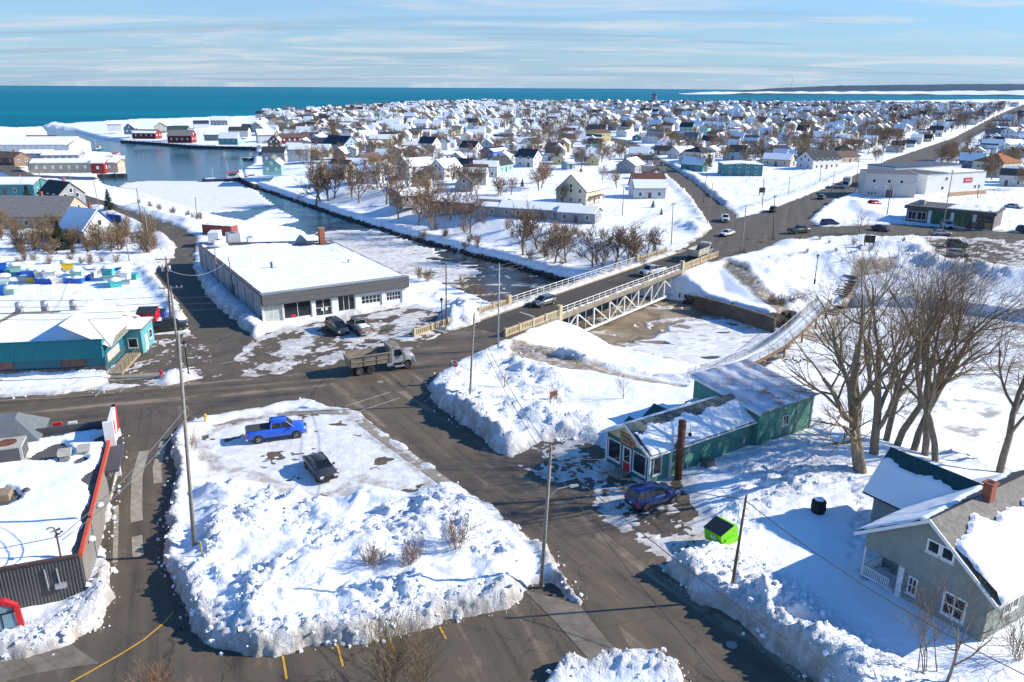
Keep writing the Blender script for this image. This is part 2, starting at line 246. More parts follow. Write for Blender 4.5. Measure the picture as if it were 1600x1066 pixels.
BANKS = [  # centre line, half width, height
    (PL([(1052, 884), (1082, 908), (1135, 932), (1195, 972), (1265, 1032), (1340, 1100)]), 2.0, 1.15),
    (PL([(1100, 870), (1140, 890), (1190, 925), (1240, 960), (1330, 1030), (1400, 1080)]), 2.4, .7),
    (PL([(775, 775), (830, 825), (868, 870), (893, 915), (895, 935)]), 1.15, 1.15),
    (PL([(692, 622), (722, 650), (765, 680), (812, 704)]), 1.5, 1.5),
    (PL([(760, 640), (830, 660), (900, 672)]), 3.0, 1.6),
    (PL([(690, 600), (740, 585), (800, 575), (860, 590)]), 2.2, .9),
    (PL([(760, 560), (840, 545), (900, 560), (990, 572), (1080, 590)]), 1.2, 1.1),
    (PL([(279, 690), (272, 760), (268, 830), (262, 868)]), .9, .75),
    (PL([(275, 905), (300, 960), (330, 990), (400, 1012), (500, 1000), (600, 984), (700, 955), (800, 935)]), 1.3, .9),
    (PL([(312, 430), (345, 468), (402, 520)]), 1.3, 1.3),
    (PL([(418, 525), (500, 507), (560, 490), (636, 477)]), .6, .5),
    (PL([(690, 452), (712, 455), (730, 478), (722, 500)]), 3.6, 2.6),
    (PL([(690, 505), (730, 497), (770, 488)]), .9, .8),
    (PL([(0, 592), (80, 588), (166, 587)]), .5, .45),
    (PL([(0, 612), (60, 609), (120, 604)]), .35, .2),
    (PL([(186, 715), (178, 780), (167, 835)]), .45, .5),
    (PL([(168, 905), (150, 960), (100, 990), (0, 1020)]), 1.3, .9),
    (PL([(252, 590), (290, 586), (318, 580)]), .8, .5),
    (PL([(880, 1040), (960, 1040), (1030, 1050)]), 1.3, .8),
    (PL([(1118, 366), (1085, 318), (1040, 275)]), 2.2, 1.1), (PL([(1095, 366), (1075, 352)]), 3, 1.8),
    (PL([(1135, 320), (1092, 283), (1050, 257)]), 2.2, 1.2), (PL([(1165, 330), (1260, 300), (1345, 262)]), 2., .9),
    (PL([(1275, 340), (1290, 322), (1330, 312), (1350, 330), (1390, 346)]), 2.4, 1.2),
    (PL([(1230, 382), (1320, 376), (1440, 376)]), 2.2, 1.1), (PL([(1380, 385), (1430, 390), (1450, 410), (1520, 420), (1600, 428)]), 2.4, 1.5),
    (PL([(1150, 412), (1200, 415), (1260, 400), (1330, 400)]), 1.8, .8),
    (PL([(1275, 622), (1310, 632), (1345, 645)]), 1.2, .9), (PL([(1480, 690), (1540, 705), (1600, 722)]), 1.5, .8),
    (PL([(1180, 745), (1240, 760), (1290, 740)]), 2.5, .8), (PL([(1200, 720), (1250, 700)]), 1.5, .7),
    (PL([(150, 300), (200, 320), (260, 340), (300, 350)]), 2.5, 1.2), (PL([(150, 325), (200, 345), (250, 368), (262, 390)]), 2., .9),
    (PL([(268, 410), (225, 425), (265, 470), (280, 498)]), 1.2, .8),
]
PILE = polyG([(310, 768), (360, 762), (420, 766), (540, 780), (640, 776), (700, 765), (760, 805), (825, 880), (800, 925), (690, 950), (560, 978), (400, 1000), (330, 985), (296, 930), (300, 850)])
PILE2 = polyG([(1060, 880), (1120, 870), (1200, 930), (1290, 1000), (1350, 1080), (1250, 1060), (1120, 950)])
_a = P(800, 522); _t = Vector((math.cos(R(52)), math.sin(R(52)))); _n = Vector((-_t.y, _t.x))
def brq(x, y): q = Vector((_a.x, _a.y)) + _t * x + _n * y; return (q.x, q.y)
KEEP = [np.array([brq(-12, -1), brq(10.5, -1), brq(10.5, 11), brq(-12, 11)]), np.array([brq(53.5, -1), brq(75, -1), brq(75, 11), brq(53.5, 11)]), polyG([(412, 507), (637, 475), (520, 400), (300, 412)]), polyG([(950, 720), (1013, 758), (1262, 672), (1190, 640)])]
ROUGH = [(polyG([(1135, 408), (1200, 400), (1440, 372), (1450, 402), (1600, 430), (1600, 500), (1450, 480), (1320, 470), (1200, 455)]), .55), (polyG([(690, 605), (790, 565), (870, 575), (900, 600), (830, 690), (740, 670)]), .4), (polyG([(1090, 800), (1060, 740), (1180, 690), (1270, 690), (1290, 760), (1180, 850), (1110, 860)]), .3),
         (polyG([(0, 330), (120, 330), (240, 380), (265, 470), (200, 420), (0, 425)]), .4), (polyG([(700, 460), (760, 470), (830, 495), (800, 500), (690, 500)]), .5), (polyG([(1060, 398), (1110, 360), (1090, 330), (1000, 360), (960, 390)]), .4), (polyG([(640, 330), (780, 345), (1000, 380), (1040, 400), (900, 425), (700, 375)]), .3), (polyG([(1150, 335), (1260, 300), (1340, 268), (1250, 262), (1130, 300)]), .3)]
def ground_height(X, Y, full=True):
    """snow surface; also returns dirt and roughness"""
    z = .3 + .16 * fbm(X / 11, Y / 11, 3, 5) + .07 * fbm(X / 2.3, Y / 2.3, 3, 9) + .05 * np.maximum(0, fbm(X / 1.1, Y / 2.9, 2, 19))
    near = np.clip((190 - Y) / 60, 0, 1)
    rough = np.zeros(X.shape); dirt = np.zeros(X.shape)
    wx = .9 * fbm(X / 3.1, Y / 3.1, 2, 151); wy = .9 * fbm(X / 3.1, Y / 3.1, 2, 171); lump = billow((X + wx) / 1.9, (Y + wy) / 1.5, 3, 41); lump2 = billow(X / .62, Y / .62, 2, 77); big = fbm(X / 4.5, Y / 4.5, 2, 23)
    for pl, w, h in BANKS:
        d = boxed(dline, X, Y, pl, w * 3.2); g = np.exp(-(d / w) ** 2)
        z = z + h * g * (.72 + .45 * big + .55 * (lump - .25)) ; rough = np.maximum(rough, np.clip(g * 1.4, 0, 1))
    d = boxed(sdf, X, Y, PILE, 6); m = sstep((1.2 - d) / 3.4)
    patch = sstep((fbm(X / 6.5, Y / 6.5, 2, 131) + .42) / .45)
    south = sstep((54 - (Y + .35 * (X + 8))) / 5)          # the near flank is smoother, drifted snow
    rm = (1 - .55 * south * sstep((fbm(X / 5, Y / 5, 2, 61) + .45) / .5)) * (.35 + .65 * patch)
    z = z + m * (1.0 + .55 * big + rm * (1.5 * (lump - .2))); rough = np.maximum(rough, m * rm)
    d = boxed(sdf, X, Y, PILE2, 6); m = sstep((1.5 - d) / 3.); z = z + m * (.35 + .4 * big + .8 * (lump - .2)); rough = np.maximum(rough, m)
    for pg, am in ROUGH: d = boxed(sdf, X, Y, pg, 8) + 2 * big; m = sstep((1. - d) / 3.) * sstep((fbm(X / 8, Y / 8, 2, 301) + .35) / .5); z = z + m * am * (2.2 * (lump - .2) + .5 * big); rough = np.maximum(rough, .7 * m)
    blade = np.maximum(0, perlin((X + .5 * Y) / 2.4, (Y - .5 * X) / .9, 211)); z = z + rough * near * (.4 * (lump2 - .22) + .22 * blade + .10 * billow(X / .28, Y / .28, 1, 91))
    mud = np.zeros(X.shape)
    for pg in MUD: d = boxed(sdf, X, Y, pg, 6) + .8 * big; m = sstep((.6 - d) / .9); mud = np.maximum(mud, m); z = z * (1 - .8 * m)
    fr = random.Random(8)                       # trodden trail beside the grey house
    for a_, b_ in (((1316, 760), (1345, 800)), ((1345, 800), (1330, 870)), ((1345, 800), (1365, 880)), ((1400, 880), (1340, 905))):
        for k in range(26):
            q = P(a_[0] + (b_[0] - a_[0]) * (k + fr.random()) / 26 + fr.uniform(-9, 9), a_[1] + (b_[1] - a_[1]) * (k + fr.random()) / 26 + fr.uniform(-6, 6)); mm = (np.abs(X - q.x) < .6) & (np.abs(Y - q.y) < .6)
            z[mm] -= .16 * np.exp(-((X[mm] - q.x) ** 2 + (Y[mm] - q.y) ** 2) / .035)
    z = z + elev(X, Y)
    # roads, yards
    edge = .45 * fbm(X / 2.6, Y / 2.6, 3, 3) + .12 * fbm(X / .5, Y / .5, 2, 8)
    dbare = np.full(X.shape, 30.); dbld = np.full(X.shape, 30.)
    for pg in KEEP: dbld = np.minimum(dbld, boxed(sdf, X, Y, pg, 20))
    for i, pg in enumerate(BARE):
        d = boxed(sdf, X, Y, pg, 9); d = np.where(d < 8.9, d + edge * np.clip(1.3 - np.abs(d) * .12, .2, 1.), d)
        dbare = np.minimum(dbare, np.where(d < 8.9, d, 9.))
        if i in THIN:
            t = THIN[i]; thin = t * (fbm(X / 3.4, Y / 3.4, 5, 13 + i) + (.55 if i == 7 else -.12 if i in (5, 9) else .1)) + .022 * fbm(X / .6, Y / .6, 3, 55)
            thin = thin + .006 + elev(X, Y)
            z = np.where(d < 0, thin, np.where(d < 2.2, thin + (z - thin) * sstep(d / 1.6), z)); rough = np.where(d < 0, .12, rough)
            dirt = np.maximum(dirt, (.4 if i == 7 else .75) * sstep((1.2 - d) / 1.4)); mud = np.maximum(mud, np.where(d < 0, .03 if i == 7 else .1, 0))
        else:
            low = elev(X, Y) - .25 - np.clip((Y - 150) / 400, 0, 1)
            z = np.where(d < 0, low, np.where(d < 1.0, low + (z - low) * sstep(d / .75 + .12), z))
        if i not in THIN: mud = np.maximum(mud, .42 * np.clip(1 - d / .8, 0, 1) * (d > -.6))
        dirt = np.maximum(dirt, .85 * np.clip(1 - d / 1.9, 0, 1) * (d > -1))
    # low river banks: a flat walk by the water, then a slope up to the streets
    dw = boxed(sdf, X, Y, WATER, 60)
    lim = WL + 1.7 + np.maximum(dw - 6.5 - 2 * perlin(X / 17, Y / 17, 4), 0) * np.where((X < -70) & (Y > 225), .05, .3) + (z - elev(X, Y)) * .9
    lim = np.maximum(lim, -.05 - .55 * np.maximum(dbare - 1.5, 0)); lim = np.maximum(lim, -.3 - .4 * np.maximum(dbld, 0)); z = np.minimum(z, lim)
    # shore and water
    for pg, slope in ((WATER, 2.2), (SEA, .5)):
        d = boxed(sdf, X, Y, pg, 26) if pg is WATER else sdf(X, Y, pg)
        d = d + .5 * edge
        z = np.minimum(z, np.where(d < 0, WL - 1.2, WL - .6 + slope * d + .5 * edge * (d < 6)))
    # the pond bank is a longer slope
    ic = np.full(X.shape, -9.)
    d = boxed(sdf, X, Y, ICE_BAY, 30) + 2.2 * edge; ic = np.where(d < 0, WL + .12 + .02 * big, ic); dirt = np.where(d < 0, .3, dirt); mud = np.where(d < 0, .05 + .04 * big, mud)
    d = boxed(sdf, X, Y, ICE_MID, 30) + 1.5 * edge; ic = np.where(d < 0, WL + .1, ic)
    nz = fbm(X / 7, Y / 4, 4, 101)
    d = boxed(sdf, X, Y, ICE_GAR, 30) + 4 * nz; ic = np.where(d < -.3, np.maximum(ic, WL + .06 + .05 * nz), ic); dirt = np.where(d < -.3, np.maximum(dirt, .5), dirt); mud = np.where(d < -.3, .1 + .3 * np.clip(nz + .2, 0, .6), mud)
    d = boxed(sdf, X, Y, ICE_POOL, 20) + 2.0 * nz - .8; ic = np.where(d < 0, np.maximum(ic, WL + .03 + .08 * (nz + .6)), ic); dirt = np.where(d < 0, np.maximum(dirt, .4 - .4 * np.clip(nz + .3, 0, 1)), dirt); mud = np.where(d < 0, .16 - .2 * np.clip(nz + .2, 0, .8), mud)
    d = boxed(sdf, X, Y, ICE_POND, 20); ic = np.where(d < 0, np.maximum(ic, WL + .16 + .03 * big), ic)
    wfl = boxed(sdf, X, Y, WATER, 20); fl = (wfl < -1) & (nz + .5 * fbm(X / 1.6, Y / 1.6, 3, 7) > .38) & (Y < 215); ic = np.where(fl, np.maximum(ic, WL + .05), ic); dirt = np.where(fl, .8, dirt); mud = np.where(fl, .3, mud)
    z = np.maximum(z, ic); rough = np.where(ic > -8, .05, rough)
    return z, np.clip(dirt, 0, 1), rough, mud
def grid_mesh(name, X, Y, Z, attrs=None, mat_=None):
    r, c = X.shape; me = bpy.data.meshes.new(name); n = r * c
    co = np.stack([X, Y, Z], -1).reshape(-1).astype(np.float32); me.vertices.add(n); me.vertices.foreach_set('co', co)
    i = np.arange(n).reshape(r, c); q = np.stack([i[:-1, :-1], i[:-1, 1:], i[1:, 1:], i[1:, :-1]], -1).reshape(-1).astype(np.int32)
    nf = len(q) // 4; me.loops.add(len(q)); me.loops.foreach_set('vertex_index', q); me.polygons.add(nf)
    me.polygons.foreach_set('loop_start', np.arange(0, 4 * nf, 4, dtype=np.int32))
    me.polygons.foreach_set('use_smooth', np.ones(nf, bool))
    for k, a in (attrs or {}).items():
        at = me.attributes.new(k, 'FLOAT', 'POINT'); at.data.foreach_set('value', a.reshape(-1).astype(np.float32))
    me.update(); me.validate()
    o = bpy.data.objects.new(name, me); C.objects.link(o)
    if mat_: me.materials.append(mat_)
    return o
def struct(o, kind='structure', **k):
    o['kind'] = kind
    for a, b in k.items(): o[a] = b
    return o
rows = [31.]
while rows[-1] < 2500:
    y = rows[-1]; rows.append(y + (.15 if y < 62 else .15 + (y - 62) * .0042 if y < 160 else y * .0065 if y < 700 else y * .016))
rows = np.array(rows); ss = np.linspace(-.86, .86, 470)
GX = ss[None, :] * (rows[:, None] + 8); GY = np.repeat(rows[:, None], len(ss), 1)
GZ, GD, GR, GM = ground_height(GX.ravel(), GY.ravel())
snow_ground = struct(grid_mesh('snow_ground', GX, GY, GZ.reshape(GX.shape), {'dirt': GD, 'rough': GR, 'mud': GM}, SNOW))
_GZ = GZ.reshape(GX.shape)
def gz(x, y):                              # snow height at a point
    r = int(np.clip(np.searchsorted(rows, y), 1, len(rows) - 1)); s = x / (y + 8); c = int(np.clip(round((s + .86) / 1.72 * 469), 0, 469))
    return float(_GZ[r, c])
# paved sheets under the snow
def sheet(name, pg, dz, m, grow=1.2):
    pg = [Vector(p) for p in pg]; n = len(pg); area = sum(pg[i].x * pg[(i + 1) % n].y - pg[(i + 1) % n].x * pg[i].y for i in range(n)); s = 1 if area > 0 else -1
    out = []
    for i in range(n):
        a = (pg[i] - pg[i - 1]).normalized(); b = (pg[(i + 1) % n] - pg[i]).normalized(); nn = Vector((a.y + b.y, -a.x - b.x)) * s
        nn = nn.normalized() if nn.length > .2 else Vector((0, 0)); k = grow * max(1, pg[i].y / 150); out.append(pg[i] + nn * k)
    bm = bmesh.new(); vs = [bm.verts.new((p.x, p.y, 0)) for p in out]
    f = bm.faces.new(vs); f.normal_update()
    if f.normal.z < 0: f.normal_flip()
    bmesh.ops.triangulate(bm, faces=[f])
    if max(p.y for p in out) > 300:
        for _ in range(3): bmesh.ops.subdivide_edges(bm, edges=[e for e in bm.edges if e.calc_length() > 25], cuts=1, use_grid_fill=False); bmesh.ops.triangulate(bm, faces=bm.faces[:])
    for v in bm.verts: v.co.z = float(elev(v.co.x, v.co.y)) + dz
    me = bpy.data.meshes.new(name); bm.to_mesh(me); bm.free(); me.materials.append(m)
    o = bpy.data.objects.new(name, me); C.objects.link(o); return struct(o)
def clip_line(pg, a, b): return pg
sheet('main_road', MAIN, 0., ASPH_MAIN, .6)
sheet('side_street', SIDE, .004, ASPH_SIDE)
sheet('drive_lane', BOTTOM, .008, ASPH_LANE)
sheet('back_street', GST, .004, ASPH_FAR)
sheet('garage_forecourt', COURT, .009, ASPH_LOT)
sheet('restaurant_parking', TEALLOT, .013, ASPH_LOT)
sheet('shop_parking', GREENLOT, .012, ASPH_LOT)
sheet('corner_parking', PARK, .0, ASPH_LOT)
sheet('far_road', FARMAIN, 0., ASPH_FAR, .5)
sheet('far_parking', LOTR, .006, ASPH_LOT)
sheet('town_street', UPROAD, .006, ASPH_FAR)

# ------------------------------------------------------------------ water
def flat(name, pg, z, m):
    bm = bmesh.new(); f = bm.faces.new([bm.verts.new((p[0], p[1], z)) for p in pg]); f.normal_update()
    if f.normal.z < 0: f.normal_flip()
    bmesh.ops.triangulate(bm, faces=[f])
    me = bpy.data.meshes.new(name); bm.to_mesh(me); bm.free(); me.materials.append(m); o = bpy.data.objects.new(name, me); C.objects.link(o); return struct(o)
def water_nodes(sc, st, dist):
    def f(nt, b):
        ln = nt.links.new; ge = N(nt, 'ShaderNodeNewGeometry'); mp = N(nt, 'ShaderNodeMapping'); mp.inputs['Rotation'].default_value = (0, 0, R(20)); mp.inputs['Scale'].default_value = (sc * .5, sc, 1); ln(ge.outputs['Position'], mp.inputs[0])
        n = N(nt, 'ShaderNodeTexNoise', i_Scale=1, i_Detail=6, i_Roughness=.6); ln(mp.outputs[0], n.inputs['Vector'])
        bp = N(nt, 'ShaderNodeBump', i_Strength=st, i_Distance=dist); ln(n.outputs[0], bp.inputs['Height']); ln(bp.outputs[0], b.inputs['Normal'])
    return f
def sea_nodes(nt, b):
    water_nodes(.12, .55, 2.5)(nt, b); ln = nt.links.new
    ge = N(nt, 'ShaderNodeNewGeometry'); mp = N(nt, 'ShaderNodeMapping'); mp.inputs['Scale'].default_value = (.0005, .0035, 1); ln(ge.outputs['Position'], mp.inputs[0])
    n = N(nt, 'ShaderNodeTexNoise', i_Scale=1, i_Detail=5, i_Roughness=.6); ln(mp.outputs[0], n.inputs['Vector'])
    r = ramp(nt, [(.3, (.0, .115, .17)), (.7, (.004, .19, .26))]); ln(n.outputs[0], r.inputs[0]); ln(r.outputs[0], b.inputs['Base Color'])
SEAM = mat('sea_water', (.006, .13, .2), .7, .03, build=sea_nodes)
flat('sea', SEA, WL, SEAM)
def river_nodes(nt, b):
    water_nodes(.35, .45, .35)(nt, b); ln = nt.links.new; ge = N(nt, 'ShaderNodeNewGeometry'); sep = N(nt, 'ShaderNodeSeparateXYZ'); ln(ge.outputs['Position'], sep.inputs[0])
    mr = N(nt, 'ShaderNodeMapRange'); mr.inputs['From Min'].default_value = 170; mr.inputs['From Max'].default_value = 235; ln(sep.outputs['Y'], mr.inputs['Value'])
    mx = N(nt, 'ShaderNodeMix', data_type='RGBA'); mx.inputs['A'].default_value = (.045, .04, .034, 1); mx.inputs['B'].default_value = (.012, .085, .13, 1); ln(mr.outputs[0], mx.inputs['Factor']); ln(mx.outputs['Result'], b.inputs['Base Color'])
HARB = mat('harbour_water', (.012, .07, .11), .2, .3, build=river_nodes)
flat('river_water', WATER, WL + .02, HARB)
def slush_nodes(nt, b):
    ln = nt.links.new; ge = N(nt, 'ShaderNodeNewGeometry'); n = N(nt, 'ShaderNodeTexNoise', i_Scale=.22, i_Detail=8, i_Roughness=.65, i_Distortion=1.); ln(ge.outputs['Position'], n.inputs['Vector'])
    r = ramp(nt, [(.3, (.1, .075, .045)), (.5, (.22, .165, .1)), (.7, (.38, .32, .24))]); ln(n.outputs[0], r.inputs[0]); ln(r.outputs[0], b.inputs['Base Color'])
    r2 = ramp(nt, [(.3, .25), (.6, .7)]); ln(n.outputs[0], r2.inputs[0]); ln(r2.outputs[0], b.inputs['Roughness'])
    bp = N(nt, 'ShaderNodeBump', i_Strength=.3, i_Distance=.1); ln(n.outputs[0], bp.inputs['Height']); ln(bp.outputs[0], b.inputs['Normal'])
flat('brown_slush', SLUSH, WL + .035, mat('slush', (.17, .12, .07), .5, .4, build=slush_nodes))

# ------------------------------------------------------------------ far shore
def hills():
    n = 160; bm = bmesh.new(); rng = random.Random(4)
    def strip(name, ys, hs, m):
        xs = np.linspace(0, 1, n); X = np.zeros((len(ys), n)); Y = X.copy(); Z = X.copy()
        for i, (yy, hh) in enumerate(zip(ys, hs)):
            for j, t in enumerate(xs):
                x = 1050 + t * 3600; X[i, j] = x * (yy / 5200.); Y[i, j] = yy + 500 * math.sin(t * 5); Z[i, j] = WL - .5 + hh(t)
        return struct(grid_mesh(name, X, Y, Z, None, m))
    pz = lambda t, s: float(perlin(np.array([t * s]), np.array([.3]), 3)[0])
    prof = lambda t: 30 * float(sstep(np.array((t - .01) * 5))) + 52 * float(sstep(np.array((t - .08) * 3))) * (1 + .12 * math.sin(t * 13) + .10 * pz(t, 11))
    hm = mat('far_forest', (.03, .045, .05), .95, .1, var=(.01, .3))
    strip('hills', [6400, 6600, 6900, 8200], [lambda t: 0, lambda t: prof(t) * .55, lambda t: prof(t) + 3 * pz(t, 140), lambda t: prof(t)], hm)
    sm = mat('far_snowfield', (.8, .82, .86), .9, .1)
    pr2 = lambda t: (16 + 20 * float(sstep(np.array((t - .2) * 2))) + 7 * pz(t, 19) + 5 * pz(t, 47)) * float(sstep(np.array(t * 14)))
    strip('far_snow_shore', [5600, 5700, 5900, 6420], [lambda t: 0, lambda t: pr2(t) * .5, lambda t: pr2(t), lambda t: pr2(t) + 1], sm)
    strip('far_low_shore', [5300, 5350, 5420], [lambda t: 0, lambda t: 8.5 * float(sstep(np.array((t - .03) * 8))) * (1 + .7 * pz(t, 25)), lambda t: 0], hm)
hills()
# ------------------------------------------------------------------ mesh building
class MB:
    def __init__(s): s.v = []; s.f = []
    def add(s, vs, fs):
        n = len(s.v); s.v += [tuple(p) for p in vs]; s.f += [tuple(i + n for i in f) for f in fs]; return s
    def box(s, x0, x1, y0, y1, z0, z1):
        return s.add([(x, y, z) for z in (z0, z1) for y in (y0, y1) for x in (x0, x1)],
                     [(0, 2, 3, 1), (4, 5, 7, 6), (0, 1, 5, 4), (2, 6, 7, 3), (0, 4, 6, 2), (1, 3, 7, 5)])
    def hexa(s, b, t):                       # four base and four top points
        return s.add(list(b) + list(t), [(3, 2, 1, 0), (4, 5, 6, 7), (0, 1, 5, 4), (1, 2, 6, 5), (2, 3, 7, 6), (3, 0, 4, 7)])
    def prism(s, pts, ax, a, b):             # polygon pushed along an axis
        def mk(p, t): return (t, p[0], p[1]) if ax == 'x' else (p[0], t, p[1]) if ax == 'y' else (p[0], p[1], t)
        n = len(pts); vs = [mk(p, a) for p in pts] + [mk(p, b) for p in pts]
        return s.add(vs, [tuple(range(n))[::-1], tuple(range(n, 2 * n))] + [(i, (i + 1) % n, n + (i + 1) % n, n + i) for i in range(n)])
    def tube(s, p0, p1, r0, r1=None, n=6, cap=True):
        r1 = r0 if r1 is None else r1; p0 = Vector(p0); p1 = Vector(p1); d = (p1 - p0)
        if d.length < 1e-6: return s
        d.normalize(); a = d.orthogonal().normalized(); b = d.cross(a); vs = []
        for p, r in ((p0, r0), (p1, r1)):
            for i in range(n): t = 2 * math.pi * i / n; vs.append(p + a * math.cos(t) * r + b * math.sin(t) * r)
        fs = [(i, (i + 1) % n, n + (i + 1) % n, n + i) for i in range(n)]
        if cap: fs += [tuple(range(n))[::-1], tuple(range(n, 2 * n))]
        return s.add(vs, fs)
    def path(s, pts, rs, n=5):
        pts = [Vector(p) for p in pts]; vs = []; a = None
        for i, p in enumerate(pts):
            d = (pts[min(i + 1, len(pts) - 1)] - pts[max(i - 1, 0)]); d = d.normalized() if d.length > 1e-9 else Vector((0, 0, 1))
            a = d.orthogonal().normalized() if a is None else (a - d * a.dot(d)); a = a.normalized() if a.length > 1e-6 else d.orthogonal().normalized()
            b = d.cross(a); r = rs[i] if hasattr(rs, '__len__') else rs
            for k in range(n): t = 2 * math.pi * k / n; vs.append(p + a * math.cos(t) * r + b * math.sin(t) * r)
        fs = [(j * n + i, j * n + (i + 1) % n, (j + 1) * n + (i + 1) % n, (j + 1) * n + i) for j in range(len(pts) - 1) for i in range(n)]
        return s.add(vs, fs)
    def lathe(s, prof, n=12, c=(0, 0, 0)):   # (r, z) profile round z
        vs = [(c[0] + r * math.cos(2 * math.pi * i / n), c[1] + r * math.sin(2 * math.pi * i / n), c[2] + z) for r, z in prof for i in range(n)]
        m = len(prof); fs = [(j * n + i, j * n + (i + 1) % n, (j + 1) * n + (i + 1) % n, (j + 1) * n + i) for j in range(m - 1) for i in range(n)]
        return s.add(vs, fs + [tuple(range(n))[::-1], tuple(range((m - 1) * n, m * n))])
    def mesh(s, name, m, smooth=False):
        me = bpy.data.meshes.new(name); me.from_pydata(s.v, [], s.f)
        if smooth: me.polygons.foreach_set('use_smooth', [True] * len(me.polygons))
        me.update()
        if m: me.materials.append(m)
        return me
    def build(s, name, m, parent=None, smooth=False, loc=None, rz=0, kind=None):
        return link(name, s.mesh(name, m, smooth), parent, loc, rz, kind)
def link(name, me, parent=None, loc=None, rz=0, kind=None):
    o = bpy.data.objects.new(name, me); C.objects.link(o)
    if parent: o.parent = parent
    if loc is not None: o.location = loc
    if rz: o.rotation_euler = (0, 0, rz)
    if kind: o['kind'] = kind
    return o
def tag(o, label, cat, group=None):
    o['label'] = label; o['category'] = cat
    if group: o['group'] = group
    return o
def thing(name, label, cat, loc=(0, 0, 0), rz=0, group=None):
    o = link(name, None, None, loc, rz); o.empty_display_size = .3; return tag(o, label, cat, group)
def dup(root, loc, rz, label=None, scale=None):
    r = root.copy(); C.objects.link(r); r.location = loc; r.rotation_euler = (0, 0, rz)
    if scale: r.scale = (scale,) * 3 if not hasattr(scale, '__len__') else scale
    if label: r['label'] = label
    for ch in root.children:
        c = ch.copy(); C.objects.link(c); c.parent = r
        for g in ch.children: d = g.copy(); C.objects.link(d); d.parent = c
    return r
class Face:                                  # a wall plane: u along it, z up, out of the wall
    def __init__(s, o, u, n): s.o = Vector(o); s.u = Vector(u).normalized(); s.n = Vector(n).normalized()
    def p(s, u, z, d=0): q = s.o + s.u * u + s.n * d; return (q.x, q.y, q.z + z)
    def box(s, mb, u0, u1, z0, z1, d0, d1):
        return mb.hexa([s.p(u0, z0, d1), s.p(u1, z0, d1), s.p(u1, z0, d0), s.p(u0, z0, d0)], [s.p(u0, z1, d1), s.p(u1, z1, d1), s.p(u1, z1, d0), s.p(u0, z1, d0)])
def window(parent, fc, u0, u1, z0, z1, nx=1, nz=1, fw=.09, fm=None, gm=None, name='window', d=.05, sill=True):
    fm = fm or WHITE; gm = gm or GLASS; mb = MB()
    fc.box(mb, u0, u1, z0, z0 + fw, -.02, d); fc.box(mb, u0, u1, z1 - fw, z1, -.02, d)
    fc.box(mb, u0, u0 + fw, z0 + fw, z1 - fw, -.02, d); fc.box(mb, u1 - fw, u1, z0 + fw, z1 - fw, -.02, d)
    du = (u1 - u0 - 2 * fw) / nx; dz = (z1 - z0 - 2 * fw) / nz; mw = fw * .35
    for i in range(1, nx): fc.box(mb, u0 + fw + i * du - mw, u0 + fw + i * du + mw, z0 + fw, z1 - fw, -.02, d * .8)
    for i in range(1, nz): fc.box(mb, u0 + fw, u1 - fw, z0 + fw + i * dz - mw, z0 + fw + i * dz + mw, -.02, d * .75)
    if sill: fc.box(mb, u0 - .06, u1 + .06, z0 - .07, z0 - .002, -.02, d + .05)
    w = mb.build(name, fm, parent)
    for i in range(nx):
        for j in range(nz):
            g = MB(); fc.box(g, u0 + fw + i * du + mw * .9, u0 + fw + (i + 1) * du - mw * .9, z0 + fw + j * dz + mw * .9, z0 + fw + (j + 1) * dz - mw * .9, -.015, .012); g.build('pane', gm, w)
    return w
def snow_patch(parent, o, u, v, lu, lv, thick=.22, seed=1, melt=None, res=.35, edge=.5, name='roof_snow', amp=1.):
    """uneven snow blanket lying on a roof plane o + u*a + v*b"""
    nu = max(4, int(lu / res)); nv = max(4, int(lv / res)); a, b = np.meshgrid(np.linspace(0, lu, nu + 1), np.linspace(0, lv, nv + 1))
    ed = np.minimum(np.minimum(a, lu - a), np.minimum(b, lv - b))
    nz = fbm(a / 1.7 + seed * 7.1, b / 1.7, 4, seed)
    h = thick * sstep((ed + .12 * nz + .1) / edge) * (1 + .25 * amp * nz) + .02
    if melt is not None: h = h - melt(a, b, nz)
    h = np.maximum(h, -.06); u = Vector(u).normalized(); v = Vector(v).normalized(); n = u.cross(v)
    if n.z < 0: n = -n
    o = Vector(o); co = np.array(o)[None, None] + a[..., None] * np.array(u) + b[..., None] * np.array(v) + h[..., None] * np.array(n)
    ob = grid_mesh(name, co[..., 0], co[..., 1], co[..., 2], None, ROOFSNOW); ob.parent = parent; ob['kind'] = 'stuff'
    if u.cross(v).z < 0: ob.data.flip_normals()
    return ob
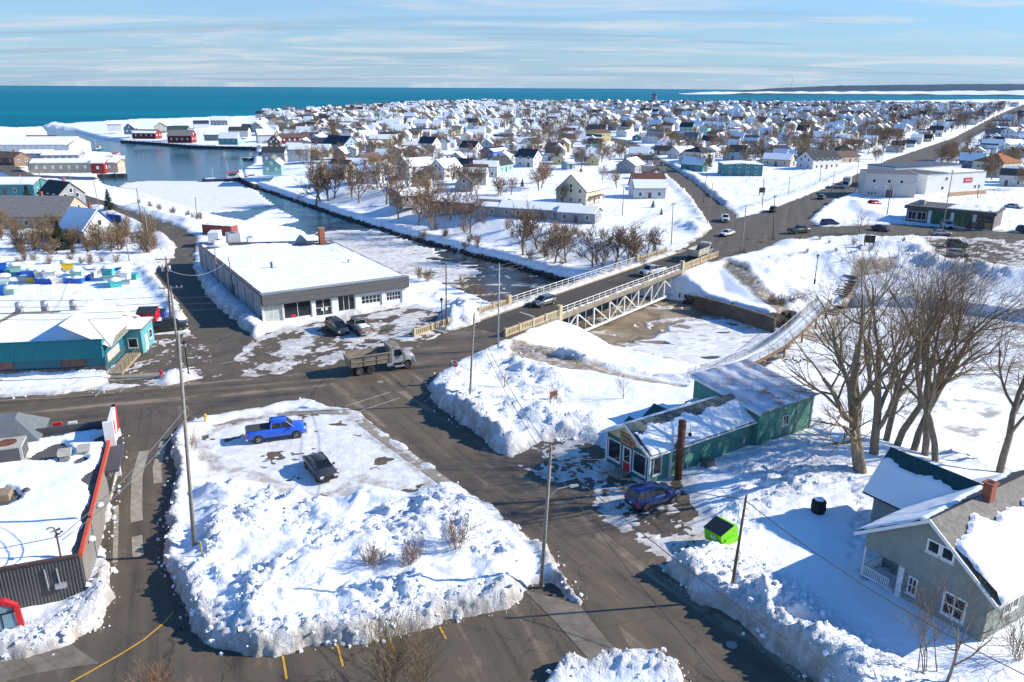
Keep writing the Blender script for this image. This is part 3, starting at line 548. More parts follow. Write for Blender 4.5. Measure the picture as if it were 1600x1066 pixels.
# ------------------------------------------------------------------ shared materials
def lap_nodes(period, depth, axis='Z', vert=False):
    def f(nt, b):
        ln = nt.links.new; tc = N(nt, 'ShaderNodeTexCoord'); sep = N(nt, 'ShaderNodeSeparateXYZ'); ln(tc.outputs['Object'], sep.inputs[0])
        m = N(nt, 'ShaderNodeMath', operation='MULTIPLY', i_1=1 / period); ln(sep.outputs[axis], m.inputs[0]); fr = N(nt, 'ShaderNodeMath', operation='FRACT'); ln(m.outputs[0], fr.inputs[0])
        bp = N(nt, 'ShaderNodeBump', i_Strength=1., i_Distance=depth, invert=True); ln(fr.outputs[0], bp.inputs['Height']); ln(bp.outputs[0], b.inputs['Normal'])
        n = N(nt, 'ShaderNodeTexNoise', i_Scale=1.2, i_Detail=6, i_Roughness=.6); ln(tc.outputs['Object'], n.inputs['Vector']); r = ramp(nt, [(.3, .82), (.7, 1.08)]); ln(n.outputs[0], r.inputs[0])
        x = N(nt, 'ShaderNodeMix', data_type='RGBA', blend_type='MULTIPLY'); x.inputs['Factor'].default_value = 1; x.inputs['A'].default_value = b.inputs['Base Color'].default_value; ln(r.outputs[0], x.inputs['B'])
        ln(x.outputs['Result'], b.inputs['Base Color'])
    return f
def siding(name, col, rough=.6): return mat('siding_' + name, col, rough, .35, build=lap_nodes(.16, .03))
def shingle_nodes(nt, b):
    ln = nt.links.new; tc = N(nt, 'ShaderNodeTexCoord'); br = N(nt, 'ShaderNodeTexNoise', i_Scale=2.5, i_Detail=8, i_Roughness=.7); ln(tc.outputs['Object'], br.inputs['Vector'])
    r = ramp(nt, [(.3, .6), (.7, 1.35)]); ln(br.outputs[0], r.inputs[0]); x = N(nt, 'ShaderNodeMix', data_type='RGBA', blend_type='MULTIPLY'); x.inputs['Factor'].default_value = 1
    x.inputs['A'].default_value = b.inputs['Base Color'].default_value; ln(r.outputs[0], x.inputs['B']); ln(x.outputs['Result'], b.inputs['Base Color'])
    n2 = N(nt, 'ShaderNodeTexNoise', i_Scale=14, i_Detail=3); ln(tc.outputs['Object'], n2.inputs['Vector'])
    bp = N(nt, 'ShaderNodeBump', i_Strength=.5, i_Distance=.02); ln(n2.outputs[0], bp.inputs['Height']); ln(bp.outputs[0], b.inputs['Normal'])
def shingle(name, col): return mat('shingle_' + name, col, .85, .25, build=shingle_nodes)
WHITE = mat('white_paint', (.72, .72, .7), .5, .4, var=(1.5, .06)); OFFW = mat('offwhite_paint', (.6, .57, .5), .6, .4, var=(1.2, .08))
GLASS = mat('window_glass', (.02, .025, .03), .06, .6); GLASSB = mat('tinted_glass', (.012, .014, .018), .08, .6)
BLACK = mat('black_rubber', (.015, .015, .016), .7, .3); DKGREY = mat('dark_grey_metal', (.07, .07, .075), .5, .5); GREY = mat('grey_metal', (.3, .31, .32), .45, .5, var=(2, .1))
GALV = mat('galvanised_steel', (.5, .51, .52), .4, .5, metal=.6, var=(3, .1)); WOODP = mat('weathered_pole_wood', (.26, .23, .2), .85, .2, bump=(12, .4), var=(4, .25))
WOODB = mat('brown_pole_wood', (.16, .105, .07), .85, .2, bump=(12, .4), var=(4, .25)); RED = mat('red_paint', (.5, .02, .025), .4, .5); ORANGE = mat('orange_red_trim', (.55, .075, .03), .5, .4, var=(2, .15))
BRICK = mat('brick', (.3, .1, .06), .85, .3, bump=(18, .4), var=(7, .25)); YELLOW = mat('yellow_paint', (.65, .38, .03), .6, .3, var=(3, .15))
RUST = mat('rusty_steel', (.16, .06, .035), .85, .3, bump=(7, .4), var=(2.2, .45))
FLATROOF = mat('tar_roof', (.1, .1, .1), .9, .2, var=(.7, .3))
# ------------------------------------------------------------------ flat garage building by the forecourt
def frame2(a, b): d = b - a; return math.atan2(d.y, d.x), math.hypot(d.x, d.y)
def corrug(mb, fc, u0, u1, z0, z1, per=.2, dep=.05, z0r=None):
    n = int((u1 - u0) / per); pts = []
    for i in range(n + 1):
        for du, dd in ((0, 0), (.3, 0), (.5, dep), (.8, dep)):
            u = u0 + (i + du) * (u1 - u0) / (n + 1); pts.append((u, dd))
    pts.append((u1, 0)); vs = []; 
    for u, dd in pts: vs += [fc.p(u, z0, dd + .01), fc.p(u, z1, dd + .01)]
    mb.add(vs, [(2 * i, 2 * i + 2, 2 * i + 3, 2 * i + 1) for i in range(len(pts) - 1)]); return mb
def garage():
    A = P(412.7, 508); B = P(636.7, 475); rz, W = frame2(A, B); Ht = 4.5
    t = thing('garage_building', 'long low grey garage with snowy flat roof and glazed front', 'building', A, rz)
    fp = [(0, 0), (W, 0), (W, 35.5), (0, 45)]
    MB().prism(fp, 'z', -4.5, Ht - .35).build('wall', mat('garage_side_paint', (.34, .33, .33), .8, .3, var=(.35, .2), bump=(5, .15)), t)
    par = MB()
    for (a, b) in ((fp[1], fp[2]), (fp[2], fp[3]), (fp[3], fp[0])):
        a = Vector(a); b = Vector(b); d = (b - a).normalized(); n = Vector((d.y, -d.x)) * .12
        q = [a + n, b + n, b - n * 2, a - n * 2]; par.hexa([(*p, Ht - .36) for p in q], [(*p, Ht + .02) for p in q])
    par.build('parapet', DKGREY, t)
    MB().prism([(.1, .1), (W - .1, .1), (W - .1, 35.3), (.1, 44.8)], 'z', Ht - .4, Ht - .12).build('roof', FLATROOF, t)
    # snow: one blanket, melted by the chimney and at the back
    nu, nv = 70, 130; a, b = np.meshgrid(np.linspace(.25, W - .25, nu), np.linspace(.7, 44.6, nv)); nz = fbm(a / 3, b / 3, 4, 12)
    lim = 45 - a * (9.5 / W); h = .2 + .06 * nz - .5 * sstep((b - (lim - 1.6) + 1.2 * nz) / .8)
    for cx, cy, r in ((20.3, 33.2, 2.1), (17, 34.5, 2.6), (7, 42, 3), (6.2, 16.9, .5), (1, 40, 2)): h = h - .5 * sstep((r - np.hypot(a - cx, b - cy) + .8 * nz) / .6)
    o = grid_mesh('roof_snow', a, b, np.maximum(Ht - .12 + h, Ht - .2), None, ROOFSNOW); o.parent = t; o['kind'] = 'stuff'
    # front: fascia of horizontal boards, piers, glazing, doors
    FB = mat('grey_fascia_board', (.13, .125, .125), .6, .4, var=(1.5, .12))
    for i in range(9):
        z = 2.95 + i * .185; MB().box(-.1, W + .1, -.75, .3, z, z + .172).build('fascia_board', FB, t)
    MB().box(-.1, W + .1, -.7, .28, 2.88, 4.62).build('fascia_backing', DKGREY, t); MB().box(-.16, W + .16, -.8, .34, 4.62, 4.7).build('fascia_cap', GREY, t)
    fc = Face((0, 0, 0), (1, 0, 0), (0, -1, 0)); S = W / 885.; X = lambda p: (p - 50) * S
    for a0, a1 in ((44, 52), (158, 166), (329, 349), (449, 486), (594, 627), (764, 788), (897, 938)):
        mb = MB(); fc.box(mb, X(a0), X(a1), -.5, 2.94, 0, .22); mb.build('pier', WHITE if a0 > 200 else OFFW, t)
    pale = mat('papered_glass', (.42, .45, .42), .35, .4, var=(1.4, .2))
    window(t, fc, X(52) + .05, X(158), .25, 2.9, 2, 1, .08, WHITE, pale, 'shop_window')
    window(t, fc, X(166), X(329), .4, 2.9, 2, 1, .1, WHITE, GLASS, 'shop_window')
    d = window(t, fc, X(350), X(448), .05, 2.75, 2, 2, .1, WHITE, GLASS, 'entrance_door', sill=False)
    window(t, fc, X(487), X(593), .35, 2.9, 3, 1, .1, WHITE, GLASS, 'shop_window')
    for a0, a1 in ((628, 763), (789, 896)):
        mb = MB(); fc.box(mb, X(a0), X(a1), 0, 2.94, 0, .06)
        for k in range(1, 5): fc.box(mb, X(a0), X(a1), k * .58 - .012, k * .58 + .012, .06, .075)
        gd = mb.build('garage_door', WHITE, t); n = 5
        for k in range(n):
            for r in (1.32, 1.9):
                u = X(a0) + .2 + k * (X(a1) - X(a0) - .4) / n; g = MB(); fc.box(g, u + .06, u + (X(a1) - X(a0) - .4) / n - .06, r - .2, r + .3, .05, .085); g.build('pane', GLASS, gd)
    poster = MB(); fc.box(poster, X(205), X(232), .5, 1.0, .06, .075); poster.build('window_poster', RED, t)
    for u in (X(395), X(420)):
        p = MB(); fc.box(p, u - .25, u + .1, .9, 1.3, .06, .08); p.build('door_notice', WHITE, t)
    # side wall: panels, pipes, blue door
    fl = Face((0, 45, 0), (0, -1, 0), (-1, 0, 0))
    for k in range(9):
        mb = MB(); fl.box(mb, 2 + k * 4.7, 2.35 + k * 4.7, -.5, 3.7, 0, .1); mb.build('pilaster', mat('garage_pilaster', (.3, .29, .29), .8, .3), t)
    mb = MB(); fl.box(mb, 33.6, 34.6, 0, 2.1, 0, .07); mb.build('side_door', mat('pale_blue_paint', (.2, .36, .48), .5), t)
    window(t, fl, 27, 28.6, 1.3, 2.6, 2, 1, .07, WHITE, GLASS)
    # roof kit
    c = MB().box(19.9, 20.9, 33, 34, 4.2, 7.4).build('chimney', BRICK, t); MB().box(19.8, 21, 32.9, 34.1, 7.4, 7.55).build('chimney_cap', CONC, c)
    mb = MB(); mb.prism([(0, 0), (1.9, 0), (.95, 1.1)], 'y', 35.2, 36.6); mb.v = [(x + 16.2, y, z + 4.9) for x, y, z in mb.v]
    mb.build('roof_hatch', mat('verdigris', (.24, .34, .32), .7, var=(2, .2)), t); MB().box(16.4, 17.9, 35.3, 36.5, 4.2, 4.95).build('hatch_base', GREY, t)
    MB().tube((6.2, 16.9, 4.2), (6.2, 16.9, 5.5), .19, n=10).build('flue_pipe', mat('blue_flue', (.03, .09, .2), .4), t)
    MB().tube((18.4, 14, 4.2), (18.4, 14, 4.95), .12, n=8).tube((18.4, 14, 4.95), (18.4, 14, 5.1), .22, n=8).build('flue_pipe', GREY, t)
    for (x, y, sx, sy, h, r) in ((5.2, 42.6, 2.2, 2.4, 1.9, 1), (2.2, 41.5, 1.9, 1.5, 1.1, 0), (8.6, 41.8, 1.2, 1.2, 1., 0)):
        u = MB().box(x, x + sx, y, y + sy, 4.3, 4.3 + h).build('air_handler', GALV if r else WHITE, t); MB().lathe([(.1, 0), (.45, 0), (.45, .08), (.1, .08)], 12, (x + sx / 2, y + sy / 2, 4.3 + h)).build('fan_guard', DKGREY, u)
    mb = MB()
    for k in range(8): mb.tube((21.2, 24 + k * 1.3, 4.5), (21.2, 24 + k * 1.3, 5.5), .03, n=4)
    mb.tube((21.2, 24, 5.5), (21.2, 33.1, 5.5), .03, n=4).tube((21.2, 24, 5.0), (21.2, 33.1, 5.0), .03, n=4); mb.build('roof_railing', GREY, t)
    return t
garage()
# ------------------------------------------------------------------ teal restaurant
def restaurant():
    O = P(166, 586); rz = R(9); D = 13.0; W = 17.5        # local x runs back to the left
    t = thing('restaurant_building', 'teal restaurant with ribbed mansard front and snowy hip roof', 'building', O, rz)
    TEAL = mat('teal_paint', (.012, .13, .17), .5, .4, var=(1., .1)); TEALR = mat('teal_ribbed_steel', (.012, .17, .21), .4, .5, var=(1., .08)); TURQ = mat('turquoise_paint', (.1, .33, .36), .6, var=(1, .1))
    MB().box(-W, 0, .5, D, -.3, 3.4).build('wall', TEAL, t)
    mb = MB().box(-W, .05, .3, .5, -.3, .95); mb.build('stone_base', mat('dark_fieldstone', (.12, .11, .1), .9, .2, bump=(5, 1.), var=(4, .45)), t)
    # mansard: ribs as real folds
    mb = MB(); n = 120
    for i in range(n):
        u0 = -W + i * W / n; du = W / n
        for a, b, da, db in ((0, .55, 0, 0), (.55, .65, 0, .05), (.65, .9, .05, .05), (.9, 1, .05, 0)):
            q = [(u0 + a * du, -.25 - da, 2.25), (u0 + b * du, -.25 - db, 2.25), (u0 + b * du, .35 - db, 4.35), (u0 + a * du, .35 - da, 4.35)]; mb.add(q, [(0, 1, 2, 3)])
    mb.add([(0, -.25, 2.25), (0, 1.2, 2.25), (0, 1.2, 4.35), (0, .35, 4.35)], [(0, 1, 2, 3)]); mb.add([(-W, -.25, 2.24), (0, -.25, 2.24), (0, .6, 2.24), (-W, .6, 2.24)], [(3, 2, 1, 0)])
    mb.build('ribbed_mansard', TEALR, t); MB().box(-W - .05, .06, .28, .5, 4.33, 4.42).build('mansard_cap', TEAL, t)
    # hip roof
    rf = shingle('olive', (.2, .19, .145)); e = 3.35; ap = (-9.2, 7.2, 6.6); ap2 = (-5.2, 8.6, 6.3)
    a, b, c, d = (-W, .4, e), (.9, .4, e), (.9, D + .4, e), (-W, D + .4, e)
    rv = [a, b, c, d, (-12, 7, 6.3), (-4.4, 7.2, 6.3)]
    mb = MB().add(rv, [(0, 1, 5, 4), (1, 2, 5), (2, 3, 4, 5), (3, 0, 4), (3, 2, 1, 0)]); r = mb.build('roof', rf, t)
    for tri, sd, th in (((0, 1, 5, 4), 3, .2), ((1, 2, 5), 5, .2), ((3, 0, 4), 8, .2)):
        pts = [Vector(rv[i]) for i in tri]; o = pts[0]; u = (pts[1] - pts[0]); lu = u.length; u.normalize(); v = (pts[-1] - pts[0]); v = v - u * v.dot(u); lv = v.length; v.normalize()
        poly2 = np.array([((p - o).dot(u), (p - o).dot(v)) for p in pts])
        def melt(A, B, nz, poly2=poly2): s = sdf(A, B, poly2); return .6 * sstep((s + .75 + .35 * nz) / .4)
        snow_patch(r, o, u, v, lu, lv, .16, sd, melt, .3, .3)
    for x, y in ((-11.4, 7.2), (-8.6, 7.6), (-5.2, 7.4)):
        v = MB().box(x - .35, x + .35, y - .35, y + .35, 6.0, 6.75).build('vent_base', GREY, t)
        MB().lathe([(.25, 0), (.42, .12), (.42, .62), (.34, .72), (.3, .72), (.26, .8), (.15, .85)], 12, (x, y, 6.72)).build('vent_hood', GALV, t, True)
    fc = Face((0, .5, 0), (1, 0, 0), (0, -1, 0))
    for u0, u1 in ((-12.6, -10.1), (-5.0, -2.2)):
        w = window(t, fc, u0, u1, .95, 2.2, 1, 1, .07, DKGREY, mat('window_display', (.12, .05, .045), .3, .5, var=(2.5, .9)), 'display_window', sill=False)
    # right side: entry wing with ramp
    MB().box(0, 2.2, 7.5, 12.8, -.2, 3.3).build('entry_wing', TURQ, t)
    fs = Face((2.2, 7.5, 0), (0, 1, 0), (1, 0, 0)); mb = MB(); fs.box(mb, 1.3, 2.3, 0, 2.1, 0, .06); mb.build('entry_door', WHITE, t); window(t, fs, 3.2, 4.5, 1., 2.2, 1, 1, .08, WHITE)
    f2 = Face((0, 7.5, 0), (1, 0, 0), (0, -1, 0)); window(t, f2, .5, 1.7, .9, 2.2, 1, 1, .08, WHITE)
    MB().box(-.2, 2.5, 7.3, 13, 3.3, 3.42).build('entry_roof', rf, t); snow_patch(t, (-.1, 7.3, 3.42), (1, 0, 0), (0, 1, 0), 2.5, 5.6, .15, 4)
    MB().box(.15, 1.9, -.4, 7.4, -.3, .28).build('entry_ramp', mat('ramp_boards', (.3, .25, .17), .8, var=(2, .2)), t)
    rl = MB()
    for x in (.2, 1.85):
        for k in range(6): rl.tube((x, -.3 + k * 1.5, .2), (x, -.3 + k * 1.5, 1.25), .035, n=5)
        rl.tube((x, -.3, 1.25), (x, 7.2, 1.25), .035, n=5).tube((x, -.3, .8), (x, 7.2, .8), .025, n=5)
    rl.build('ramp_railing', WOODB, t)
    mb = MB().box(.01, .09, 1.0, 5.5, 1.1, 2.3); mb.build('mural_panel', mat('mural', (.5, .42, .38), .6, var=(2.2, .5)), t)
restaurant()
# ------------------------------------------------------------------ dark ribbed fast food store at the left edge
def store():
    O = P(126, 868, 3.4); O.z = 0; rz = R(111); t = thing('fast_food_building', 'dark ribbed flat roofed store with orange red roof trim', 'building', O, rz)
    # local x runs along the lane wall, y to the left of it (into the building)
    Lx, Dy, Ht = 22.5, 20., 3.45
    MB().box(.05, Lx, .05, Dy, -.5, Ht - .3).build('wall', mat('taupe_panel', (.17, .155, .14), .7, .3, var=(.5, .12)), t)
    RIB = mat('charcoal_ribbed_steel', (.095, .088, .085), .5, .5, var=(.8, .1)); ff = Face((0, Dy, 0), (0, -1, 0), (-1, 0, 0)); mb = corrug(MB(), ff, 0, Dy - .02, -.5, Ht, .2, .045); mb.build('ribbed_wall', RIB, t)
    fl = Face((0, 0, 0), (1, 0, 0), (0, -1, 0))
    for k in range(8):
        mb = MB(); fl.box(mb, .15 + k * 2.78, .15 + k * 2.78 + 2.74, -.4, Ht - .25, -.03, .03); mb.build('wall_panel', mat('taupe_panel2', (.2, .185, .165), .7, .3, var=(.6, .1)), t)
    for k in range(22):
        mb = MB(); fl.box(mb, .0 + k * .85, .82 + k * .85, Ht - .2, Ht + .12, -.12, .1); mb.build('trim_board', ORANGE, t)
    MB().box(-.12, .1, .1, Dy, Ht - .05, Ht + .1).build('parapet_cap', mat('brown_cap', (.1, .05, .04), .5), t)
    MB().box(.1, Lx, .1, Dy, Ht - .32, Ht - .2).build('roof', FLATROOF, t)
    nu, nv = 130, 110; a, b = np.meshgrid(np.linspace(.2, Lx - .1, nu), np.linspace(.15, Dy, nv)); nz = fbm(a / 2.6, b / 2.6, 5, 71)
    h = .27 + .07 * nz - .6 * sstep((.75 - b + .4 * nz) / .4) - .5 * sstep((.5 - a + .3 * nz) / .3) - .6 * sstep((a - 21.3 + .7 * nz) / .5)
    for cx, cy, r in ((17.6, 6.3, .9), (18.1, 4.6, 1.9), (16.2, 3.2, .9), (15.8, 1.8, .8), (10.7, 6.6, 1.6), (20.5, 8, 1.6), (19.6, 11, 2.), (12.2, .6, .7), (19.5, .8, 1.0)): h = h - .6 * sstep((r - np.hypot(a - cx, b - cy) + .7 * nz) / .5)
    o = grid_mesh('roof_snow', a, b, np.maximum(Ht - .2 + h, Ht - .27), None, ROOFSNOW); o.parent = t; o['kind'] = 'stuff'
    z = Ht - .2
    BEI = mat('beige_unit', (.42, .4, .34), .6, var=(2, .12))
    u = MB().box(17, 19.2, 6.2, 8.6, z + .1, z + 1.5).build('rooftop_air_unit', BEI, t); MB().lathe([(.1, 0), (.72, 0), (.72, .06), (.1, .06)], 16, (18.1, 7.4, z + 1.5)).build('fan_grille', RUST, u)
    mb = MB(); mb.box(16.96, 17, 6.4, 8.4, z + .25, z + 1.35).box(17.2, 19, 6.16, 6.2, z + .25, z + 1.3); mb.build('coil_grille', DKGREY, u)
    MB().box(16.9, 19.3, 6.1, 8.7, z, z + .12).build('unit_curb', GREY, u)
    for x, y in ((16.6, 3.1), (16.95, 1.7)):
        v = MB().box(x - .4, x + .4, y - .4, y + .4, z, z + .45).build('roof_vent', BEI, t); mb = MB().prism([(-.55, 0), (.55, 0), (.4, .35), (-.4, .35)], 'y', y - .5, y + .5); mb.v = [(a + x, b, c + z + .45) for a, b, c in mb.v]; mb.build('vent_cowl', BEI, v)
    MB().box(10.2, 11.6, 6, 7.6, z, z + .5).build('roof_hatch', mat('brown_hatch', (.3, .22, .14), .8, var=(2, .3)), t); MB().lathe([(.25, 0), (.3, .3), (.2, .42)], 10, (11, 5, z)).build('roof_drain', DKGREY, t)
    MB().lathe([(.3, 0), (.35, .3), (.1, .4)], 10, (13.7, 8.2, z)).build('roof_fan', GALV, t)
    MB().tube((3.6, 2.5, z + .1), (3.9, 1.7, z + .3), .12, n=8).build('roof_pipe', DKGREY, t)
    m = MB().tube((.3, 1.2, z - .2), (.3, 1.2, z + 2.1), .06, n=8).path([(.3, 1.2, z + 2.1), (.3, 1.3, z + 2.35), (.25, 1.5, z + 2.42), (.2, 1.7, z + 2.35)], .05, 6).build('service_mast', WOODB, t)
    ins = MB()
    for k in range(3): ins.lathe([(.03, 0), (.09, .03), (.09, .1), (.03, .13)], 8, (.12, 1.2 - k * .18, z + 1.75 + k * .12))
    ins.build('insulator', DKGREY, m)
    # wall fittings
    lamp = MB(); ff.box(lamp, Dy - 8.2, Dy - 7.8, 2.75, 3.05, 0, .35); lamp.build('wall_lamp', WHITE, t)
    cd = MB()
    for k, dx in ((0, 2.2), (1, 1.5)): cd.tube((-.1, dx, 2.9 - k * .1), (-.1, dx - .05, 1.3), .05, n=6)
    cd.box(-.28, -.02, 1.1, 1.75, 1.35, 1.7); cd.build('conduit', GALV, t)
    for x in (3.0, 8.0):
        mb = MB(); mb.lathe([(.3, 0), (.29, .12), (.2, .24), (.06, .28)], 12, (x, -.22, 2.75)); mb.build('wall_light', WHITE, t, True)
    # tall sign blade with red and white at the road end
    MB().box(18.6, 19.0, -.5, .3, 0, 5.2).build('sign_post', WHITE, t); MB().box(19, 23.2, -.34, -.02, 2.9, 5.1).build('sign_panel', WHITE, t)
    MB().prism([(0, 0), (1.1, 0), (1.7, 2.2), (.6, 2.2)], 'y', -.4, -.345).v
    sgn = MB(); sgn.prism([(21.6, 2.9), (23.2, 2.9), (23.2, 5.1), (22.6, 5.1)], 'y', -.37, .01); sgn.build('red_stripe', RED, t)
    sgn = MB(); sgn.prism([(19.6, 3.6), (20.5, 3.3), (20.8, 4.4), (20.1, 4.8), (19.8, 4.2)], 'y', -.37, .01); sgn.build('red_emblem', RED, t)
    window(t, Face((0, -.034, 0), (1, 0, 0), (0, -1, 0)), 14.2, 18.3, .6, 2.7, 3, 1, .08, DKGREY, GLASS, 'drive_thru_window')
    MB().box(13.6, 18.8, -1.1, .05, 2.75, 2.95).build('awning', DKGREY, t)
    # rear parapet by the road and little hipped grey roof
    MB().box(Lx - .25, Lx, .2, 9.5, Ht - .4, Ht + .5).build('rear_parapet', DKGREY, t)
    MB().box(23.0, 23.25, 4.2, 4.9, Ht + .1, Ht + .6).build('rear_sign', RED, t); MB().box(23.0, 23.25, 3, 3.7, Ht + .1, Ht + .5).build('rear_sign', WHITE, t)
    hr = MB().add([(20.6, 5.6, Ht), (26, 5.6, Ht), (26, 14, Ht), (20.6, 14, Ht), (22.6, 7.6, Ht + 1.7), (24, 7.6, Ht + 1.7), (24, 14, Ht + 1.7), (22.6, 14, Ht + 1.7)], [(0, 1, 5, 4), (1, 2, 6, 5), (2, 3, 7, 6), (3, 0, 4, 7), (4, 5, 6, 7), (3, 2, 1, 0)])
    hr.build('hipped_roof', mat('grey_standing_seam', (.16, .175, .175), .5, .5, build=lap_nodes(.4, .04, 'Y')), t); MB().box(20.8, 25.8, 5.8, 14, -.3, Ht).build('hipped_wall', DKGREY, t)
store()
# ------------------------------------------------------------------ green gabled shop
def shop():
    O = P(1013, 758); rz = R(34); t = thing('shop_building', 'green gabled shop with cream pediment sign and long side wall', 'building', O, rz)
    GRN = siding('shop_green', (.085, .26, .205)); DGRN = mat('dark_green_board', (.015, .12, .115), .6, var=(1, .12)); RF = shingle('shop', (.1, .13, .12)); CREAM = mat('cream_board', (.62, .55, .3), .7, var=(2, .08))
    L1, Wd, e, rdg = 13.4, 5.7, 3.15, 4.75
    MB().prism([(0, -.4), (Wd, -.4), (Wd, e), (Wd / 2, rdg - .12), (0, e)], 'x', .02, L1).build('wall', GRN, t)
    ff = Face((0, Wd, 0), (0, -1, 0), (-1, 0, 0))
    mb = MB(); ff.box(mb, 0, Wd, -.3, 2.95, -.02, .03); mb.build('front_boards', DGRN, t)
    MB().prism([(.05, 2.98), (Wd - .05, 2.98), (Wd / 2, rdg - .2)], 'x', -.05, .03).build('pediment', CREAM, t)
    for u in (0, Wd - .16): mb = MB(); ff.box(mb, u, u + .16, -.3, 3., .03, .07); mb.build('corner_board', WHITE, t)
    mb = MB().box(-.08, .1, -.085, .0, -.3, 3.); mb.build('corner_board', WHITE, t)
    fg = Face((-.034, Wd, 0), (0, -1, 0), (-1, 0, 0)); window(t, fg, .3, 2.05, .55, 2.55, 1, 1, .1); window(t, fg, 3.65, 5.35, .55, 2.55, 1, 1, .1)
    mb = MB(); ff.box(mb, 2.3, 3.4, 0, 2.5, .03, .06); dr = mb.build('door', WHITE, t); mb = MB(); ff.box(mb, 2.42, 3.28, .15, 1.0, .06, .085); mb.build('door_panel', RED, dr)
    mb = MB(); ff.box(mb, 2.5, 3.2, 1.1, 2.35, .06, .08); mb.build('pane', GLASS, dr); mb = MB(); mb.tube(ff.p(3.3, 1.05, .06), ff.p(3.3, 1.05, .14), .04, n=6); mb.build('handle', GALV, dr)
    sg = MB(); ff.box(sg, 1.95, 3.75, 2.75, 3.7, .06, .12); sign = sg.build('sign_board', mat('sign_wood', (.36, .26, .13), .7, var=(3, .3)), t)
    sb = MB(); ff.box(sb, 1.87, 3.83, 2.67, 3.78, .03, .058); sb.build('sign_border', RED, sign)
    def text(s, size, m, u, z, fc, d, par, name='lettering', w=None):
        cu = bpy.data.curves.new(name, 'FONT'); cu.body = s; cu.size = size; cu.extrude = .008; cu.align_x = 'CENTER'; cu.align_y = 'CENTER'
        tmp = bpy.data.objects.new('tmp', cu); C.objects.link(tmp); me = bpy.data.meshes.new_from_object(tmp.evaluated_get(bpy.context.evaluated_depsgraph_get())); bpy.data.objects.remove(tmp)
        me.materials.clear(); me.materials.append(m); o = link(name, me, par); q = fc.p(u, z, d); o.matrix_local = Matrix(((fc.u.x, 0, fc.n.x, q[0]), (fc.u.y, 0, fc.n.y, q[1]), (0, 1, 0, q[2]), (0, 0, 0, 1))); return o
    globals()['text'] = text
    for k, (u, z) in enumerate(((2.25, 3.45), (2.55, 3.42), (2.85, 3.38), (3.1, 3.35), (2.5, 3.05), (2.8, 3.0))): swirl = MB(); ff.box(swirl, u - .1, u + .12, z - .09, z + .1, .12, .13); swirl.build('sign_letter', mat('sign_dark', (.06, .02, .015), .6), sign)
    fl_ = MB(); fl_.lathe([(.02, 0), (.2, .01), (.2, .02), (.02, .03)], 9); fl_.v = [ff.p(3.35 + x, 3.1 + y, .12 + z) for x, y, z in fl_.v]; fl_.build('sign_flower', RED, sign)
    # roof slabs
    s = Vector((0, Wd / 2, rdg - e)); 
    for sd, y0 in ((0, 0), (1, Wd)):
        y1 = Wd / 2; dx = .45; oy = -.35 if sd == 0 else .35; oz = -.35 * (rdg - e) / (Wd / 2)
        q = [(-dx, y0 + oy, e + oz + .02), (L1, y0 + oy, e + oz + .02), (L1, y1, rdg + .02), (-dx, y1, rdg + .02)]
        mb = MB(); mb.hexa([(a, b, c - .12) for a, b, c in q], q) if sd == 0 else mb.hexa([(a, b, c - .12) for a, b, c in q[::-1]], q[::-1]); rf = mb.build('roof', RF, t)
        o = Vector(q[0]); u = Vector((1, 0, 0)); v = Vector(q[3]) - o; lv = v.length
        if sd == 0: snow_patch(rf, o + u * .3, u, v, L1 + .1, lv, .16, 3, lambda A, B, nz: .6 * sstep((B - lv * .72 + .5 * nz) / .35) + .6 * sstep((.5 - np.hypot(A - 3.3, B - .2)) / .2), .22, .3)
        else: snow_patch(rf, o + u * .3, u, v, L1 + .1, lv, .12, 6, lambda A, B, nz: .5 * sstep((B - lv * .5 + .6 * nz) / .35), .3, .3)
        fb = MB().hexa([(-dx - .06, q[0][1], q[0][2] - .24), (-dx, q[0][1], q[0][2] - .24), (-dx, y1, rdg - .22), (-dx - .06, y1, rdg - .22)], [(-dx - .06, q[0][1], q[0][2] + .03), (-dx, q[0][1], q[0][2] + .03), (-dx, y1, rdg + .05), (-dx - .06, y1, rdg + .05)]); fb.build('barge_board', WHITE, t)
    MB().box(-.45, L1, -.46, -.36, e - .36, e - .2).build('gutter', WHITE, t)
    fs = Face((0, 0, 0), (1, 0, 0), (0, -1, 0)); window(t, fs, .4, 1.45, .75, 2.45, 1, 1, .1)
    # rusty flue against the wall, service pipe, boxes
    MB().tube((3.0, -.62, -.2), (3.0, -.62, 5.6), .34, n=14).build('rusty_flue', RUST, t, True)
    MB().box(2.35, 2.5, -.2, 0, -.2, e - .3).build('flue_bracket', WHITE, t)
    pp = MB().tube((4.6, -.15, 0), (4.6, -.15, 4.2), .05, n=6).tube((4.6, -.15, 4.2), (4.6, -.15, 5.0), .025, n=5).build('service_pipe', OFFW, t); MB().lathe([(.05, 0), (.16, .05), (.14, .3), (.04, .36)], 8, (4.6, -.15, 3.55)).build('weatherhead', BLACK, pp)
    MB().box(6.1, 7.1, -1.15, -.35, -.2, 1.0).build('oil_cabinet', mat('grey_green_box', (.12, .13, .12), .6), t); MB().box(11.9, 12.2, -.2, 0, .9, 1.5).build('meter_box', GREY, t)
    # rear block with a ribbed roof sloping to the right
    x0, x1, y0, y1, zl, zr = 13.4, 21.6, -.6, 7.8, 5.1, 4.05
    b = [(x0, y0, -.8), (x1, y0, -.8), (x1, y1, -.8), (x0, y1, -.8)]; tp = [(x0, y0, zr - .12), (x1, y0, zr - .12), (x1, y1, zl - .12), (x0, y1, zl - .12)]
    MB().hexa(b, tp).build('rear_wall', GRN, t); MB().box(x0 + .02, x1 - .02, y0 - .04, y0 + .1, -.8, .25).build('rear_footing', CONC, t)
    mb = MB(); n = 34                               # ribs run up the slope
